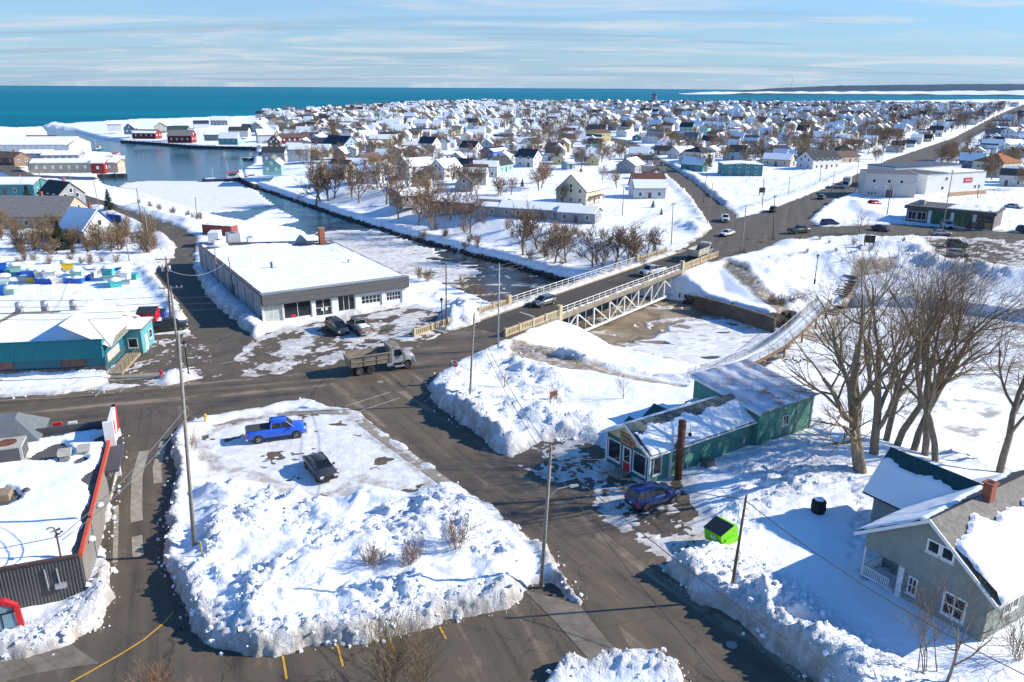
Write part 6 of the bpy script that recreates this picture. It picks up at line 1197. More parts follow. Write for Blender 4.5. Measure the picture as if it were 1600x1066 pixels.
# ------------------------------------------------------------------ poles, lamps and wires
POLES = {}
def pole(key, base, top, lab, z=0., r=.14, m=None, arms=(), lamp=None, trans=0, hmax=None, far=False, zb=None):
    b = PG(*base) if far else P(*base, z); h = Hgt(*base, *top, b.z)
    if hmax: h = min(h, hmax)
    d = ray(*top); tt = math.hypot(b.x, b.y) / math.hypot(d[0], d[1]); lean = Vector((d[0] * tt - b.x, d[1] * tt - b.y, 0)); lean = lean * min(1, .07 * h / max(lean.length, 1e-6)) if lean.length > .07 * h else lean
    t = thing('utility_pole', lab, 'utility pole', b, 0); tp = Vector((lean.x, lean.y, h)); n = 9 if not far else 6
    MB().tube((0, 0, -1.0), tp, r, r * .62, n).build('pole', m or WOODP, t, True)
    for f, w, az in arms:
        c = tp * f; a = Vector((math.cos(az), math.sin(az), 0)); mb = MB(); q = a * w / 2; u = Vector((-a.y, a.x, 0)) * .05; Zv = Vector((0, 0, .06))
        mb.hexa([c - q - u - Zv, c + q - u - Zv, c + q + u - Zv, c - q + u - Zv], [c - q - u + Zv, c + q - u + Zv, c + q + u + Zv, c - q + u + Zv]); arm = mb.build('crossarm', WOODP if not m else m, t)
        for s in (-.92, -.5, .5, .92): MB().lathe([(.03, 0), (.07, .04), (.07, .12), (.03, .18)], 7, tuple(c + q * s + Zv)).build('insulator', GREY, arm)
    if not arms and not far:
        MB().lathe([(.03, 0), (.07, .04), (.07, .14), (.03, .2)], 7, tuple(tp)).build('insulator', GREY, t)
        for f in (.86, .78): c = tp * f; MB().tube(c, c + Vector((.28, .1, 0)), .04, n=5).build('bracket', GREY, t)
    for k in range(trans):
        c = tp * (.84 - .0 * k) + Vector((.42 * (1 if k % 2 else -1), -.18, 0)); tr_ = MB().lathe([(.05, -.42), (.24, -.42), (.24, .34), (.2, .4), (.05, .42)], 12, tuple(c)).build('transformer', GALV, t, True); MB().tube(c + Vector((0, 0, .4)), c + Vector((0, 0, .62)), .04, n=5).build('bushing', DKGREY, tr_)
    if lamp:
        f, dx, dy, up = lamp; c = tp * f; e = c + Vector((dx, dy, up)); mid = c.lerp(e, .45) + Vector((0, 0, .3 * up + .12))
        MB().path([c, mid, e], .035, 6).build('lamp_arm', GALV, t); dv = Vector((dx, dy, 0)).normalized(); lh = MB(); lh.hexa([e - Vector((-dv.y, dv.x, 0)) * .13 - Vector((0, 0, .1)), e + dv * .6 - Vector((-dv.y, dv.x, 0)) * .1 - Vector((0, 0, .06)), e + dv * .6 + Vector((-dv.y, dv.x, 0)) * .1 - Vector((0, 0, .06)), e + Vector((-dv.y, dv.x, 0)) * .13 - Vector((0, 0, .1))], [e - Vector((-dv.y, dv.x, 0)) * .1 + Vector((0, 0, .06)), e + dv * .6 - Vector((-dv.y, dv.x, 0)) * .08 + Vector((0, 0, .026)), e + dv * .6 + Vector((-dv.y, dv.x, 0)) * .08 + Vector((0, 0, .026)), e + Vector((-dv.y, dv.x, 0)) * .1 + Vector((0, 0, .06))]); lh.build('lamp_head', GREY, t)
    POLES[key] = b + tp; POLES[key + '_b'] = b; return t
pole('L1', (303, 858), (269, 452), 'very tall pole in the snow beside the drive lane', .5, .16, hmax=16.5)
pole('L2', (283, 588), (266, 447), 'greenish pole with low crossarm at the restaurant corner', 0, .15, mat('green_treated_wood', (.2, .22, .15), .85, var=(4, .2)), arms=((.98, 2.6, .2),))
pole('L3', (267, 507), (259, 402), 'brown pole with crossarm and two grey transformers', 0, .15, WOODB, arms=((.97, 2.8, .2),), trans=2)
pole('M1', (733, 622), (741, 490), 'weathered pole with street lamp beside the stop sign', .8, .14, lamp=(.74, -2.4, .3, .5))
pole('F1', (845, 905), (861, 700), 'weathered pole with curved lamp arm beside the side street', .7, .15, lamp=(.62, 1.55, .5, .75))
pole('R1', (1143, 915), (1166, 776), 'dark pole in the snow bank beside the lime green dumpster', 1.2, .12, WOODB)
pole('B1', (778, 545), (780, 413), 'slim grey pole at the near end of the bridge', .3, .12, GREY)
pole('B2', (697, 512), (697, 413), 'dark brown pole behind the lamp by the garage forecourt', .3, .13, WOODB)
pole('G1', (341, 450), (334, 373), 'thin pole against the long garage wall, farther back', 0, .1, WOODP)
pole('G2', (367, 468), (357, 403), 'short brown pole against the garage wall with wire bracket', 0, .1, WOODB)
farp = [(1049, 384, 1052, 317, 'pole beside the far end of the bridge'), (972, 338, 975, 290, 'pole in the yard of the red roofed house'), (1103, 358, 1115, 286, 'leaning pole at the corner of the town street'), (1099, 317, 1104, 272, 'pole farther up the left side of the town street'), (1158, 399, 1166, 320, 'pole on the right side after the bridge'), (1191, 327, 1194, 278, 'pole by the open white lot beyond the crossroads'), (1005, 250, 1006, 216, 'pole far up the town street'),
        (1208, 372, 1211, 305, 'pole beside the dark pickup near the crossroads'), (1232, 308, 1234, 276, 'first pole on the left side of the far road'), (1281, 286, 1283, 257, 'second pole on the left side of the far road'), (1297, 308, 1305, 267, 'pole beside the far road near the box truck'), (1337, 298, 1342, 251, 'pole at the corner of the white commercial building'), (1377, 260, 1380, 232, 'distant pole on the far road behind the white building'), (1385, 341, 1393, 289, 'leaning pole in front of the white commercial building'), (1471, 368, 1489, 265, 'tall pole in front of the green garage doors'), (1527, 311, 1529, 287, 'short pole behind the green door garage'),
        (113, 296, 106, 261, 'pole on the quay lawn at left'), (65, 303, 60, 262, 'leftmost pole along the back street'), (156, 328, 145, 279, 'pole beside the grey gabled house'), (222, 351, 213, 294, 'pole halfway along the back street'), (234, 397, 226, 327, 'lamp pole at the bend of the back street'), (308, 349, 305, 308, 'pole by the frozen harbour shore'), (203, 409, 195, 370, 'thin pole above the fish crate yard')]
for k, (a, b_, c_, d_, lab) in enumerate(farp): pole('f%d' % k, (a, b_), (c_, d_), lab, r=.13, m=WOODB if k % 2 else WOODP, far=True, arms=((.96, 2.2, .9),) if k in (0, 7, 14) else ())
WIREM = mat('wire', (.05, .05, .05), .5); WIREL = mat('pale_wire', (.35, .36, .38), .4, metal=.5)
def wire(a, b, sag, lab, r=.024, m=None, n=14):
    a = Vector(a); b = Vector(b); pts = [a.lerp(b, i / n) - Vector((0, 0, 4 * sag * (i / n) * (1 - i / n))) for i in range(n + 1)]; o = MB().path(pts, r, 4).build('power_line', m or WIREM); tag(o, lab, 'wire'); return o
Zv = Vector((0, 0, 1)); mast = P(95, 838, 5.4)
wire(mast, POLES['L1'] - Zv * 5.2, .5, 'upper service wire from the store roof mast to the tall pole', .028, WIREL); wire(mast - Zv * .3, POLES['L1'] - Zv * 5.9, .6, 'lower service wire from the store roof mast to the tall pole', .028, WIREL)
wire(mast, mast + Vector((-14, -3.5, -.6)), .3, 'wire running left from the store roof mast')
for k in range(4): wire(POLES['L2'] - Zv * (1.2 + k * .75), POLES['L2'] + Vector((-34, -5.5, .6 - k * .75)), .8, ['topmost', 'second', 'third', 'lowest'][k] + ' wire crossing in front of the teal restaurant', .028)
for k in range(3): wire(POLES['L2'] - Zv * (1.4 + k * .8), POLES['B2'] - Zv * (.6 + k * .5), .9, ['upper', 'middle', 'lower'][k] + ' wire from the restaurant corner to the garage forecourt pole', .026)
wire(POLES['L3'] - Zv * 1.8, POLES['G2'] - Zv * .3, 1.6, 'pale sagging wire from the transformer pole to the garage wall', .03, WIREL); wire(POLES['L3'] - Zv * .3, POLES['f20'] - Zv * .3, .8, 'wire from the transformer pole along the back street')
wire(POLES['L1'] - Zv * .3, POLES['L2'] - Zv * .2, .5, 'wire between the tall pole and the restaurant corner'); 
for k in range(3): wire(POLES['B1'] - Zv * (.2 + k * .5), POLES['f0'] - Zv * (.2 + k * .4), 1.0, ['upper', 'middle', 'lower'][k] + ' wire strung along the bridge', .028)
wire(POLES['M1'] - Zv * .2, POLES['B1'] - Zv * .3, .5, 'wire from the stop sign pole to the bridge pole'); wire(POLES['M1'] - Zv * .5, POLES['F1'] - Zv * .3, .7, 'upper wire along the side street'); wire(POLES['M1'] - Zv * 1.2, POLES['F1'] - Zv * 1.2, .9, 'lower wire along the side street')
wire(POLES['F1'] - Zv * .4, P(1230, 1000, 7.2), .5, 'upper wire running from the lamp pole to the lower right', .026); wire(POLES['F1'] - Zv * 1.1, P(1130, 1066, 7.0), .5, 'lower wire running from the lamp pole out of the photo', .026)
wire(POLES['F1'] - Zv * .6, P(1016, 704, 3.6), .5, 'service wire from the lamp pole to the green shop'); wire(POLES['F1'] - Zv * .7, POLES['R1'] - Zv * .2, .4, 'wire from the lamp pole to the dark pole'); wire(POLES['R1'] - Zv * .3, P(1620, 1064, 4.5), .7, 'wire from the dark pole towards the grey house', .028)
for a, b_, lab in (('f0', 'f4', 'wire over the far end of the bridge'), ('f4', 'f7', 'wire along the crossroads'), ('f7', 'f10', 'wire along the right of the far road'), ('f10', 'f11', 'wire before the white commercial building'), ('f2', 'f3', 'wire up the town street'), ('f3', 'f6', 'far wire up the town street'), ('f0', 'f2', 'wire across the street mouth'), ('f8', 'f9', 'wire on the left of the far road'), ('f18', 'f19', 'wire along the back street middle'), ('f17', 'f18', 'wire along the back street left'), ('f19', 'f20', 'wire along the back street bend'), ('f13', 'f14', 'wire before the green garage')): wire(POLES[a] - Zv * .2, POLES[b_] - Zv * .2, .6, lab, .03)
def lamp_post(base, top, lab):
    b = P(*base); h = Hgt(*base, *top); t = thing('street_lamp', lab, 'street lamp', b); MB().lathe([(.16, -.5), (.16, .35), (.08, .5), (.06, h - .7)], 10).build('post', BLACK, t); MB().lathe([(.06, h - .7), (.17, h - .62), (.22, h - .2), (.1, h - .16)], 8).build('lantern', mat('lantern_glass', (.3, .3, .28), .3), t); MB().lathe([(.27, h - .2), (.2, h - .05), (.04, h + .12)], 8).build('lantern_cap', BLACK, t)
lamp_post((691, 513), (690, 466), 'black lantern lamp post by the garage forecourt'); lamp_post((295, 588), (288, 534), 'black lantern lamp post at the restaurant corner'); lamp_post((1273, 440), (1276, 398), 'black lantern lamp post in the riverside park')
# ------------------------------------------------------------------ the town
HC = {'white': (.66, .66, .64), 'pale blue': (.3, .42, .5), 'mint green': (.25, .48, .42), 'pale yellow': (.6, .5, .24), 'beige': (.46, .39, .29), 'grey': (.3, .31, .32), 'bright blue': (.03, .13, .42), 'barn red': (.26, .03, .03), 'dark green': (.05, .13, .1), 'cream': (.62, .56, .42), 'slate blue': (.1, .17, .24), 'teal': (.06, .24, .26), 'brown': (.19, .12, .08)}
def wallm(c): return siding('town_' + c.replace(' ', '_'), HC[c], .65)
RC = {'charcoal': (.045, .05, .055), 'brown': (.15, .1, .075), 'grey': (.2, .195, .185), 'navy': (.03, .045, .075), 'red brown': (.17, .075, .055), 'green': (.04, .09, .07), 'orange brown': (.34, .13, .05)}
def roofm(c): return shingle('town_' + c.replace(' ', '_'), RC[c])
WMESH = {}
def win_mesh(nz=1):
    if 'w' not in WMESH:
        WMESH['w'] = MB().box(-.5, .5, -.04, .05, -.65, .65).mesh('window', WHITE); WMESH['p'] = MB().box(-.38, .38, -.06, .0, -.53, .53).mesh('pane', GLASS)
    return WMESH['w'], WMESH['p']
def house(p, rz, L, W, e, rise, wc, rc, snow, label, cat='house', name='town_house', group='houses of the town', chim=True, hip=0., detail=2, dz=0., porch=False, win=True, wm=None, rm=None, ell=False):
    t = thing(name, label, cat, (p[0], p[1], p[2] + dz), rz, group); wm = wm or wallm(wc); rm = rm or roofm(rc); hl, hw = L / 2, W / 2; o = .3
    if hip: MB().box(-hl, hl, -hw, hw, -.8, e).build('wall', wm, t)
    else: MB().prism([(-hw, -.8), (hw, -.8), (hw, e), (0, e + rise - .05), (-hw, e)], 'x', -hl, hl).build('wall', wm, t)
    ez = e - o * rise / hw; ri = hl * hip if hip else -o
    for s in (-1, 1):
        q = [(-hl - o, s * (hw + o), ez), (hl + o, s * (hw + o), ez), (hl - ri, 0, e + rise), (-hl + ri, 0, e + rise)]
        if s > 0: q = q[::-1]
        MB().hexa([(a, b, c - .18) for a, b, c in q], q).build('roof', rm, t)
        f = {'full': 1., 'thick': 1., 'left': 1. if s > 0 else 0, 'right': 1. if s < 0 else 0, 'low': .62, 'none': 0}[snow]
        if f:
            Q = [Vector(v) for v in (q if s < 0 else q[::-1])]; th = .3 if snow == 'thick' else .2; top0, top1 = Q[0].lerp(Q[3], f), Q[1].lerp(Q[2], f); i0 = .12
            b = [Q[0].lerp(Q[1], .02), Q[1].lerp(Q[0], .02), top1, top0]; n = Vector((0, s * rise, hw)).normalized(); n.z = abs(n.z)
            if f < 1: b[2] = b[2].lerp(b[1], .15 * random.Random(L * 77 + W).random()); b[3] = b[3].lerp(b[0], .3 * random.Random(L * 31 + W).random())
            if s > 0: b = b[::-1]
            MB().hexa([v + n * .004 for v in b], [v + n * th + (sum(b, Vector()) / 4 - v) * .03 for v in b]).build('roof_snow', ROOFSNOW, t)
    if hip:
        for s in (-1, 1):
            q = [(s * (hl + o), -hw - o, ez), (s * (hl + o), hw + o, ez), (s * (hl - ri), 0, e + rise)]; MB().add(q + [(a, b, c - .15) for a, b, c in q], [(0, 1, 2) if s > 0 else (2, 1, 0)]).build('hip_end', rm, t)
    if chim: MB().box(hl * .3 - .3, hl * .3 + .3, .2, .8, e + rise * .5, e + rise + .9).build('chimney', BRICK, t)
    if ell:                                     # lean-to at one end
        a, b_ = hl - .05, hl + 2.6; wv = hw * .75; h1, h0 = e * .8, e * .62
        MB().hexa([(a, -wv, -.6), (b_, -wv, -.6), (b_, wv, -.6), (a, wv, -.6)], [(a, -wv, h1), (b_, -wv, h0), (b_, wv, h0), (a, wv, h1)]).build('lean_to', wm, t)
        MB().hexa([(a, -wv - .2, h1 + .01), (b_ + .25, -wv - .2, h0 - .06), (b_ + .25, wv + .2, h0 - .06), (a, wv + .2, h1 + .01)], [(a, -wv - .2, h1 + .16), (b_ + .25, -wv - .2, h0 + .1), (b_ + .25, wv + .2, h0 + .1), (a, wv + .2, h1 + .16)]).build('lean_to_roof', ROOFSNOW if snow in ('full', 'low') else rm, t)
    if win:
        wmh, pmh = win_mesh(); pos = Vector((p[0], p[1], 0)); c, s_ = math.cos(rz), math.sin(rz)
        for (nx, ny, ext, half) in ((1, 0, hw, hl), (-1, 0, hw, hl), (0, 1, hl, hw), (0, -1, hl, hw)):
            wn_ = Vector((nx * c - ny * s_, nx * s_ + ny * c, 0))
            if wn_.dot(-pos) < .12 * pos.length: continue
            n = max(1, int(ext * 2 / 3.2)); rows_ = [1.6] if e < 4.2 else [1.5, 4.1]
            if nx and not hip and rise > 2.4: rows_ = rows_ + [e + rise * .28]
            for zi, zz in enumerate(rows_):
                if zz > e - .5 and not nx: continue
                m = n if zz < e else max(1, n - 2)
                for k in range(m):
                    u = (k + .5 - m / 2) * (ext * 2 / max(n, 1)) * (.9 if zz < e else .7); q = Vector((nx * (half + .0), u, zz)) if nx else Vector((u, ny * (half + .0), zz)); ang = math.atan2(nx, -ny) if nx else (0 if ny < 0 else math.pi)
                    isdoor = zi == 0 and k == n // 2 and not nx and detail > 1
                    if isdoor: dd = link('door', WMESH.setdefault('d', MB().box(-.5, .5, -.05, .05, -1.05, 1.05).mesh('door', mat('town_door', (.14, .06, .05), .5))), t, (q.x, q.y, 1.05)); dd.rotation_euler = (0, 0, ang if not nx else 0); continue
                    w = link('window', wmh, t, q); w.rotation_euler = (0, 0, math.pi / 2 * nx if nx else (0 if ny < 0 else math.pi))
                    if detail > 1: link('pane', pmh, w)
    if porch: MB().box(-hl * .7, hl * .7, -hw - 1.6, -hw, 2.3, 2.5).build('porch_roof', rm, t); MB().box(-hl * .7, hl * .7, -hw - 1.5, -hw, -.5, .3).build('porch_floor', OFFW, t); [MB().box(x - .07, x + .07, -hw - 1.5, -hw - 1.36, .3, 2.3).build('porch_post', WHITE, t) for x in (-hl * .66, -hl * .22, hl * .22, hl * .66)]
    return t
HPOS = []
def hpx(px, py, rz, L, W, e, rise, wc, rc, snow, label, **k):
    p = PG(px, py); HPOS.append((p.x, p.y, max(L, W) * .5 + 3)); return house(p, R(rz), L, W, e, rise, wc, rc, snow, label, dz=.1, **k)
near_h = [(650, 280, 40, 11, 8.5, 5.2, 2.6, 'white', 'grey', 'right', 'large white two storey house behind the bank trees'), (535, 279, -30, 9, 8, 3.4, 3.6, 'beige', 'brown', 'low', 'beige barn shaped house behind the left bank trees'), (533, 238, -35, 16, 11, 4.5, 4, 'pale blue', 'navy', 'none', 'pale blue hall with big dark gable roof near the harbour'),
          (672, 238, -30, 9, 8, 5, 3, 'white', 'navy', 'none', 'white house with bare navy roof, left of the middle town'), (736, 244, -30, 9, 8, 4.5, 3, 'white', 'charcoal', 'left', 'white gabled house left of the bright blue building'), (772, 247, 58, 14, 8, 3.6, 2, 'bright blue', 'charcoal', 'low', 'bright blue low house in the middle town'), (727, 270, -30, 8, 7, 3.2, 2.5, 'mint green', 'navy', 'none', 'small turquoise gabled house above the bank'), (778, 269, 60, 11, 8, 3.4, 3, 'mint green', 'charcoal', 'none', 'mint green house with bare black roof above the field'),
          (697, 280, 50, 10, 8, 4.4, 3, 'white', 'grey', 'full', 'white house with snowy roof right of the large white one'), (577, 262, 55, 11, 8, 3.4, 2.6, 'beige', 'brown', 'none', 'house with bare brown roof above the left bank trees'), (826, 261, -30, 9, 8, 4.6, 3, 'white', 'navy', 'none', 'white two storey house with navy roof at the field edge'), (830, 235, 58, 11, 8, 4, 2.8, 'white', 'charcoal', 'left', 'white house with dark roof up behind the field edge'), (868, 244, -25, 9, 8, 4, 2.6, 'cream', 'brown', 'none', 'cream house with brown roof above the tiny shed'),
          (905, 317, 58, 11, 10, 4.2, 4.6, 'cream', 'brown', 'full', 'big cream farmhouse with snowy roof and dark porch'), (1010, 309, 3, 10, 9, 3.6, 4, 'white', 'red brown', 'low', 'white house with patchy red roof beside the town street'), (985, 270, 60, 11, 8, 3.4, 2.6, 'grey', 'green', 'right', 'house with olive green roof behind the red roofed one'), (1155, 274, 87, 12, 15, 4.6, .5, 'teal', 'grey', 'full', 'flat roofed teal shop right of the tall white house'), (1066, 248, 30, 12, 8, 3.4, 2.4, 'white', 'grey', 'full', 'low white bungalow left of the tall white house'),
          (935, 222, 30, 12, 10, 6, 1.6, 'pale yellow', 'brown', 'none', 'tall yellow house in the middle town'), (1278, 264, 28, 17, 9, 4.6, 3.2, 'white', 'charcoal', 'none', 'long white house with bare black roof above the far road'), (1316, 254, 25, 12, 9, 3.2, 2, 'beige', 'brown', 'none', 'low brown roofed garage right of the black roofed house'), (1213, 246, 30, 12, 9, 3.2, 2.8, 'pale blue', 'navy', 'left', 'pale blue house left of the black roofed long house'), (1281, 228, -30, 9, 9, 5.4, 3, 'white', 'grey', 'full', 'tall white house with snowy roof behind the black roofed one'),
          (1467, 207, -30, 10, 9, 4.5, 3.2, 'grey', 'grey', 'right', 'grey gabled house beside the far road'), (1575, 236, 25, 18, 11, 4., 2, 'white', 'grey', 'thick', 'long white bungalow at the right edge'), (1582, 216, 28, 14, 10, 4.6, 2.6, 'white', 'grey', 'full', 'white house behind the long bungalow at the right edge'),
          (100, 327, -32, 10, 7.5, 4.6, 3.2, 'grey', 'charcoal', 'left', 'grey shingled gable house beside the back street'), (20, 303, 4, 18, 9, 3.4, 1.6, 'teal', 'grey', 'thick', 'low teal house at the far left edge'), (18, 256, -20, 14, 8, 3, 2.2, 'brown', 'brown', 'none', 'brown shed at the left edge near the harbour'), (640, 318, 40, 10, 7, 2.8, 1.6, 'grey', 'grey', 'full', 'low grey outbuilding among the bank trees')]
for (px, py, rz, L_, W_, e_, r_, wc, rc, sn, lb) in near_h: hpx(px, py, rz, L_, W_, e_, r_, wc, rc, sn, lb, porch='porch' in lb, chim='shop' not in lb and 'hall' not in lb)
hpx(1091, 258, 40, 10, 10, 6, 2.2, 'white', 'charcoal', 'none', 'tall white square house with black hip roof', hip=.75); hpx(1554, 276, 30, 13, 12, 6, 3, 'cream', 'orange brown', 'none', 'cream two storey house with orange brown hip roof', hip=.85); hpx(1575, 262, 28, 12, 9, 5, 3, 'white', 'charcoal', 'none', 'white house with black roof behind the orange roofed one')
hpx(888, 265, 30, 4.5, 4, 2.6, 1.2, 'pale blue', 'grey', 'full', 'tiny pale blue shed on the open field', cat='shed', name='garden_shed', chim=False)
for k, (px, py, rz, L_, W_, lb) in enumerate(((735, 330, -20, 22, 9, 'long low grey building with snowy roof on the river bank'), (793, 337, -18, 16, 9, 'second low grey building beside the river bank trees'), (845, 341, -20, 22, 8, 'long grey roofed garage below the farmhouse'), (905, 347, -20, 10, 7, 'small garage with snowy roof near the bridge slope'))): hpx(px, py, rz, L_, W_, 2.8, 1.3, 'grey', 'grey', 'full' if k != 1 else 'low', lb, cat='building', name='low_building', chim=False)
# big dark roofed building and the blue tarped house on the left
hpx(48, 352, 0, 24, 13, 3.2, 4, 'beige', 'grey', 'none', 'long building with wide bare grey roof at left', name='low_building', cat='building')
TARP = mat('blue_tarp', (.01, .1, .4), .4, .5, bump=(3, .8), var=(1.5, .25)); tp_ = hpx(140, 376, -28, 9, 8, 3.2, 4, 'white', 'charcoal', 'right', 'white house with bright blue tarp on its roof', rm=TARP)
MB().box(-1.5, 3.5, 6, 6.1, 3.2, 5).build('tarp_sheet', TARP, tp_); MB().box(-5.4, -4.6, -3.4, 2.5, 1.7, 1.9).build('tarp_awning', TARP, tp_)
# streets are kept free, the rest fills up house by house
rg = random.Random(77); cand = []
water_s = lambda x, y: (sdf(np.array([x]), np.array([y]), WATER)[0], sdf(np.array([x]), np.array([y]), SEA)[0])
def ok_site(x, y, r=7.):
    if abs(x) > .735 * y + 20: return False
    w, s = water_s(x, y)
    if w < 24 or s < 16: return False
    X_, Y_ = np.array([x]), np.array([y])
    for pg in (FARMAIN, UPROAD, GST, LOTR):
        if sdf(X_, Y_, pg)[0] < r: return False
    return True
def ok_sites(x, y, r):
    m = np.abs(x) < .735 * y + 20; m &= (sdf(x, y, WATER) > 24) & (sdf(x, y, SEA) > 16)
    for pg in (FARMAIN, UPROAD, GST, LOTR): m &= sdf(x, y, pg) > r
    return m
FIELDS = [polyG([(775, 262), (905, 262), (1000, 285), (960, 300), (860, 330), (790, 320)]), polyG([(1112, 262), (1245, 262), (1330, 258), (1200, 325), (1150, 338)]), polyG([(960, 305), (1100, 330), (1110, 360), (1000, 365), (900, 350)]), polyG([(1440, 258), (1540, 290), (1600, 300), (1600, 380), (1300, 380), (1330, 300)])]
def town_side(x, y): return y > 262 and min(sdf(np.array([x]), np.array([y]), q)[0] for q in FIELDS) > 3 and (x > -100 - (y - 300) * .30)
cells = []
for d0, (ang, ca, cb) in enumerate(((R(58), 14.6, 15.8), (R(84), 14.2, 16.2))):
    for i in range(-130, 131):
        for j in range(-130, 131):
            gx, gy = i * ca, j * cb
            if i % 9 == 0 or j % 3 == 0 and False: continue
            gx += rg.uniform(-2.4, 2.4); gy += rg.uniform(-2.4, 2.4) + (j // 2) * 7; c, s = math.cos(ang), math.sin(ang); x, y = gx * c - gy * s + 60, gx * s + gy * c + 600
            if (d0 == 0) != (x > 62 + (y - 300) * .045): continue
            if 262 < y < 1560 and x > -100 - (y - 300) * .30 and abs(x) < .74 * y + 20: cells.append((y, x, ang))
cells.sort(); used = []; town = []
_ca = np.array([[c[1], c[0]] for c in cells]); _okc = np.ones(len(cells), bool)
for q in FIELDS: _okc &= sdf(_ca[:, 0], _ca[:, 1], q) > 3
_okc &= (sdf(_ca[:, 0], _ca[:, 1], WATER) > 24) & (sdf(_ca[:, 0], _ca[:, 1], SEA) > 16)
for pg in (FARMAIN, UPROAD, GST, LOTR): _okc &= sdf(_ca[:, 0], _ca[:, 1], pg) > 5
for ci, (y, x, ang) in enumerate(cells):
    if rg.random() < .12 or not _okc[ci]: continue
    if any((x - a) ** 2 + (y - b) ** 2 < (r + 6) ** 2 for a, b, r in HPOS): continue
    town.append((x, y, ang))
COLS = ['white'] * 18 + ['pale blue', 'pale blue', 'mint green', 'pale yellow', 'beige', 'beige', 'grey', 'grey', 'grey', 'cream', 'cream', 'cream', 'slate blue', 'teal']
specs = []
for x, y, ang in town:
    wc = rg.choice(COLS); rc = rg.choice(['charcoal', 'charcoal', 'brown', 'grey', 'grey', 'grey', 'navy', 'brown']); sn = rg.choice(['full'] * 6 + ['low'] * 3 + ['left', 'left', 'right'] + ['none'] * 5)
    big_ = rg.random() < .12; L_ = rg.uniform(6., 9.6) * (1.35 if big_ else 1); W_ = rg.uniform(5.2, 6.8) * (1.2 if big_ else 1); e_ = rg.choice([2.5, 2.6, 2.8, 3.1, 4.2, 4.6]); r_ = rg.uniform(1.4, 2.9); rz = ang + rg.choice((0, math.pi / 2)) + rg.uniform(-.06, .06)
    specs.append((x, y, rz, L_, W_, e_, r_, wc, rc, sn))
NH = 262; near_s, far_s = specs[:NH], specs[NH:]
ylim = [s[1] for s in near_s]; lab_n = {}; bands = np.quantile(ylim, [.14, .3, .46, .62, .8]) if ylim else []
rown = ['nearest', 'second', 'third', 'fourth', 'fifth', 'sixth']; rsn = {'full': 'snow covered', 'low': 'half snowy', 'left': 'one side snowy', 'right': 'one side snowy', 'none': 'bare'}
keyd = [(s, int(np.searchsorted(bands, s[1]))) for s in near_s]
for s, bnd in sorted(keyd, key=lambda q: q[0][0] / q[0][1]):
    x, y, rz, L_, W_, e_, r_, wc, rc, sn = s; roofw = rsn[sn] + ('' if sn == 'full' else ' ' + rc); st = 'tall' if e_ > 4 else 'low'
    k = (wc, roofw, st, bnd); lab_n[k] = lab_n.get(k, 0) + 1
    n = sum(1 for q, b in keyd if b == bnd and q[7] == wc and (rsn[q[9]] + ('' if q[9] == 'full' else ' ' + q[8])) == roofw and ('tall' if q[5] > 4 else 'low') == st)
    lb = f'{st} {wc} house, {roofw} roof, ' + (f'{ordw(lab_n[k])} from left, ' if n > 1 else '') + f'{rown[bnd]} town belt'
    house((x, y, float(elev(x, y)) + .2), rz, L_, W_, e_, r_, wc, rc, sn, lb, detail=2 if y < 430 else 1, chim=rg.random() < .4, porch=rg.random() < .1, ell=rg.random() < .35)
# the rest of the town, too far to tell apart
def far_town():
    mats = [wallm(c) for c in ('white', 'grey', 'cream', 'pale blue', 'beige', 'slate blue', 'pale yellow', 'barn red', 'mint green')] + [ROOFSNOW] + [roofm(c) for c in ('charcoal', 'brown', 'grey', 'navy')]
    mb = MB(); mi = []
    for x, y, rz, L_, W_, e_, r_, wc, rc, sn in far_s:
        c, s = math.cos(rz), math.sin(rz); z0 = float(elev(x, y)) + .2; n0 = len(mb.f); hl, hw = L_ / 2, W_ / 2; e_ += .4; r_ += .2
        T = lambda v: (x + v[0] * c - v[1] * s, y + v[0] * s + v[1] * c, z0 + v[2])
        b = MB().prism([(-hw, -1), (hw, -1), (hw, e_), (0, e_ + r_ - .05), (-hw, e_)], 'x', -hl, hl); mb.add([T(v) for v in b.v], b.f); wi = rg.choice([0] * 8 + [1, 1, 2, 2, 3, 4, 5, 6, 8]); mi += [wi] * (len(mb.f) - n0)
        for sd in (-1, 1):
            n1 = len(mb.f); q = [(-hl - .3, sd * (hw + .3), e_ - .2), (hl + .3, sd * (hw + .3), e_ - .2), (hl + .3, 0, e_ + r_ + .05), (-hl - .3, 0, e_ + r_ + .05)]; q = q if sd < 0 else q[::-1]
            b = MB().hexa([(p[0], p[1], p[2] - .2) for p in q], q); mb.add([T(v) for v in b.v], b.f)
            snowy = sn in ('full', 'low') or (sn == 'left' and sd > 0) or (sn == 'right' and sd < 0); mi += [9 if snowy else rg.choice((10, 11, 12, 13))] * (len(mb.f) - n1)
        for k in range(3):                        # dark window openings on the near gable
            n2 = len(mb.f); fy = -hw - .02 if math.cos(rz) > 0 else hw + .02; u = (k - 1) * L_ * .28; b = MB().box(u - .5, u + .5, fy - .03, fy + .03, 1.2, 2.5); mb.add([T(v) for v in b.v], b.f); mi += [13] * (len(mb.f) - n2)
    me = mb.mesh('far_houses', None)
    for m in mats: me.materials.append(m)
    me.polygons.foreach_set('material_index', mi); o = link('far_houses', me); o['kind'] = 'stuff'; tag(o, 'mass of small white and coloured houses at the seaward end of town', 'houses')
far_town()
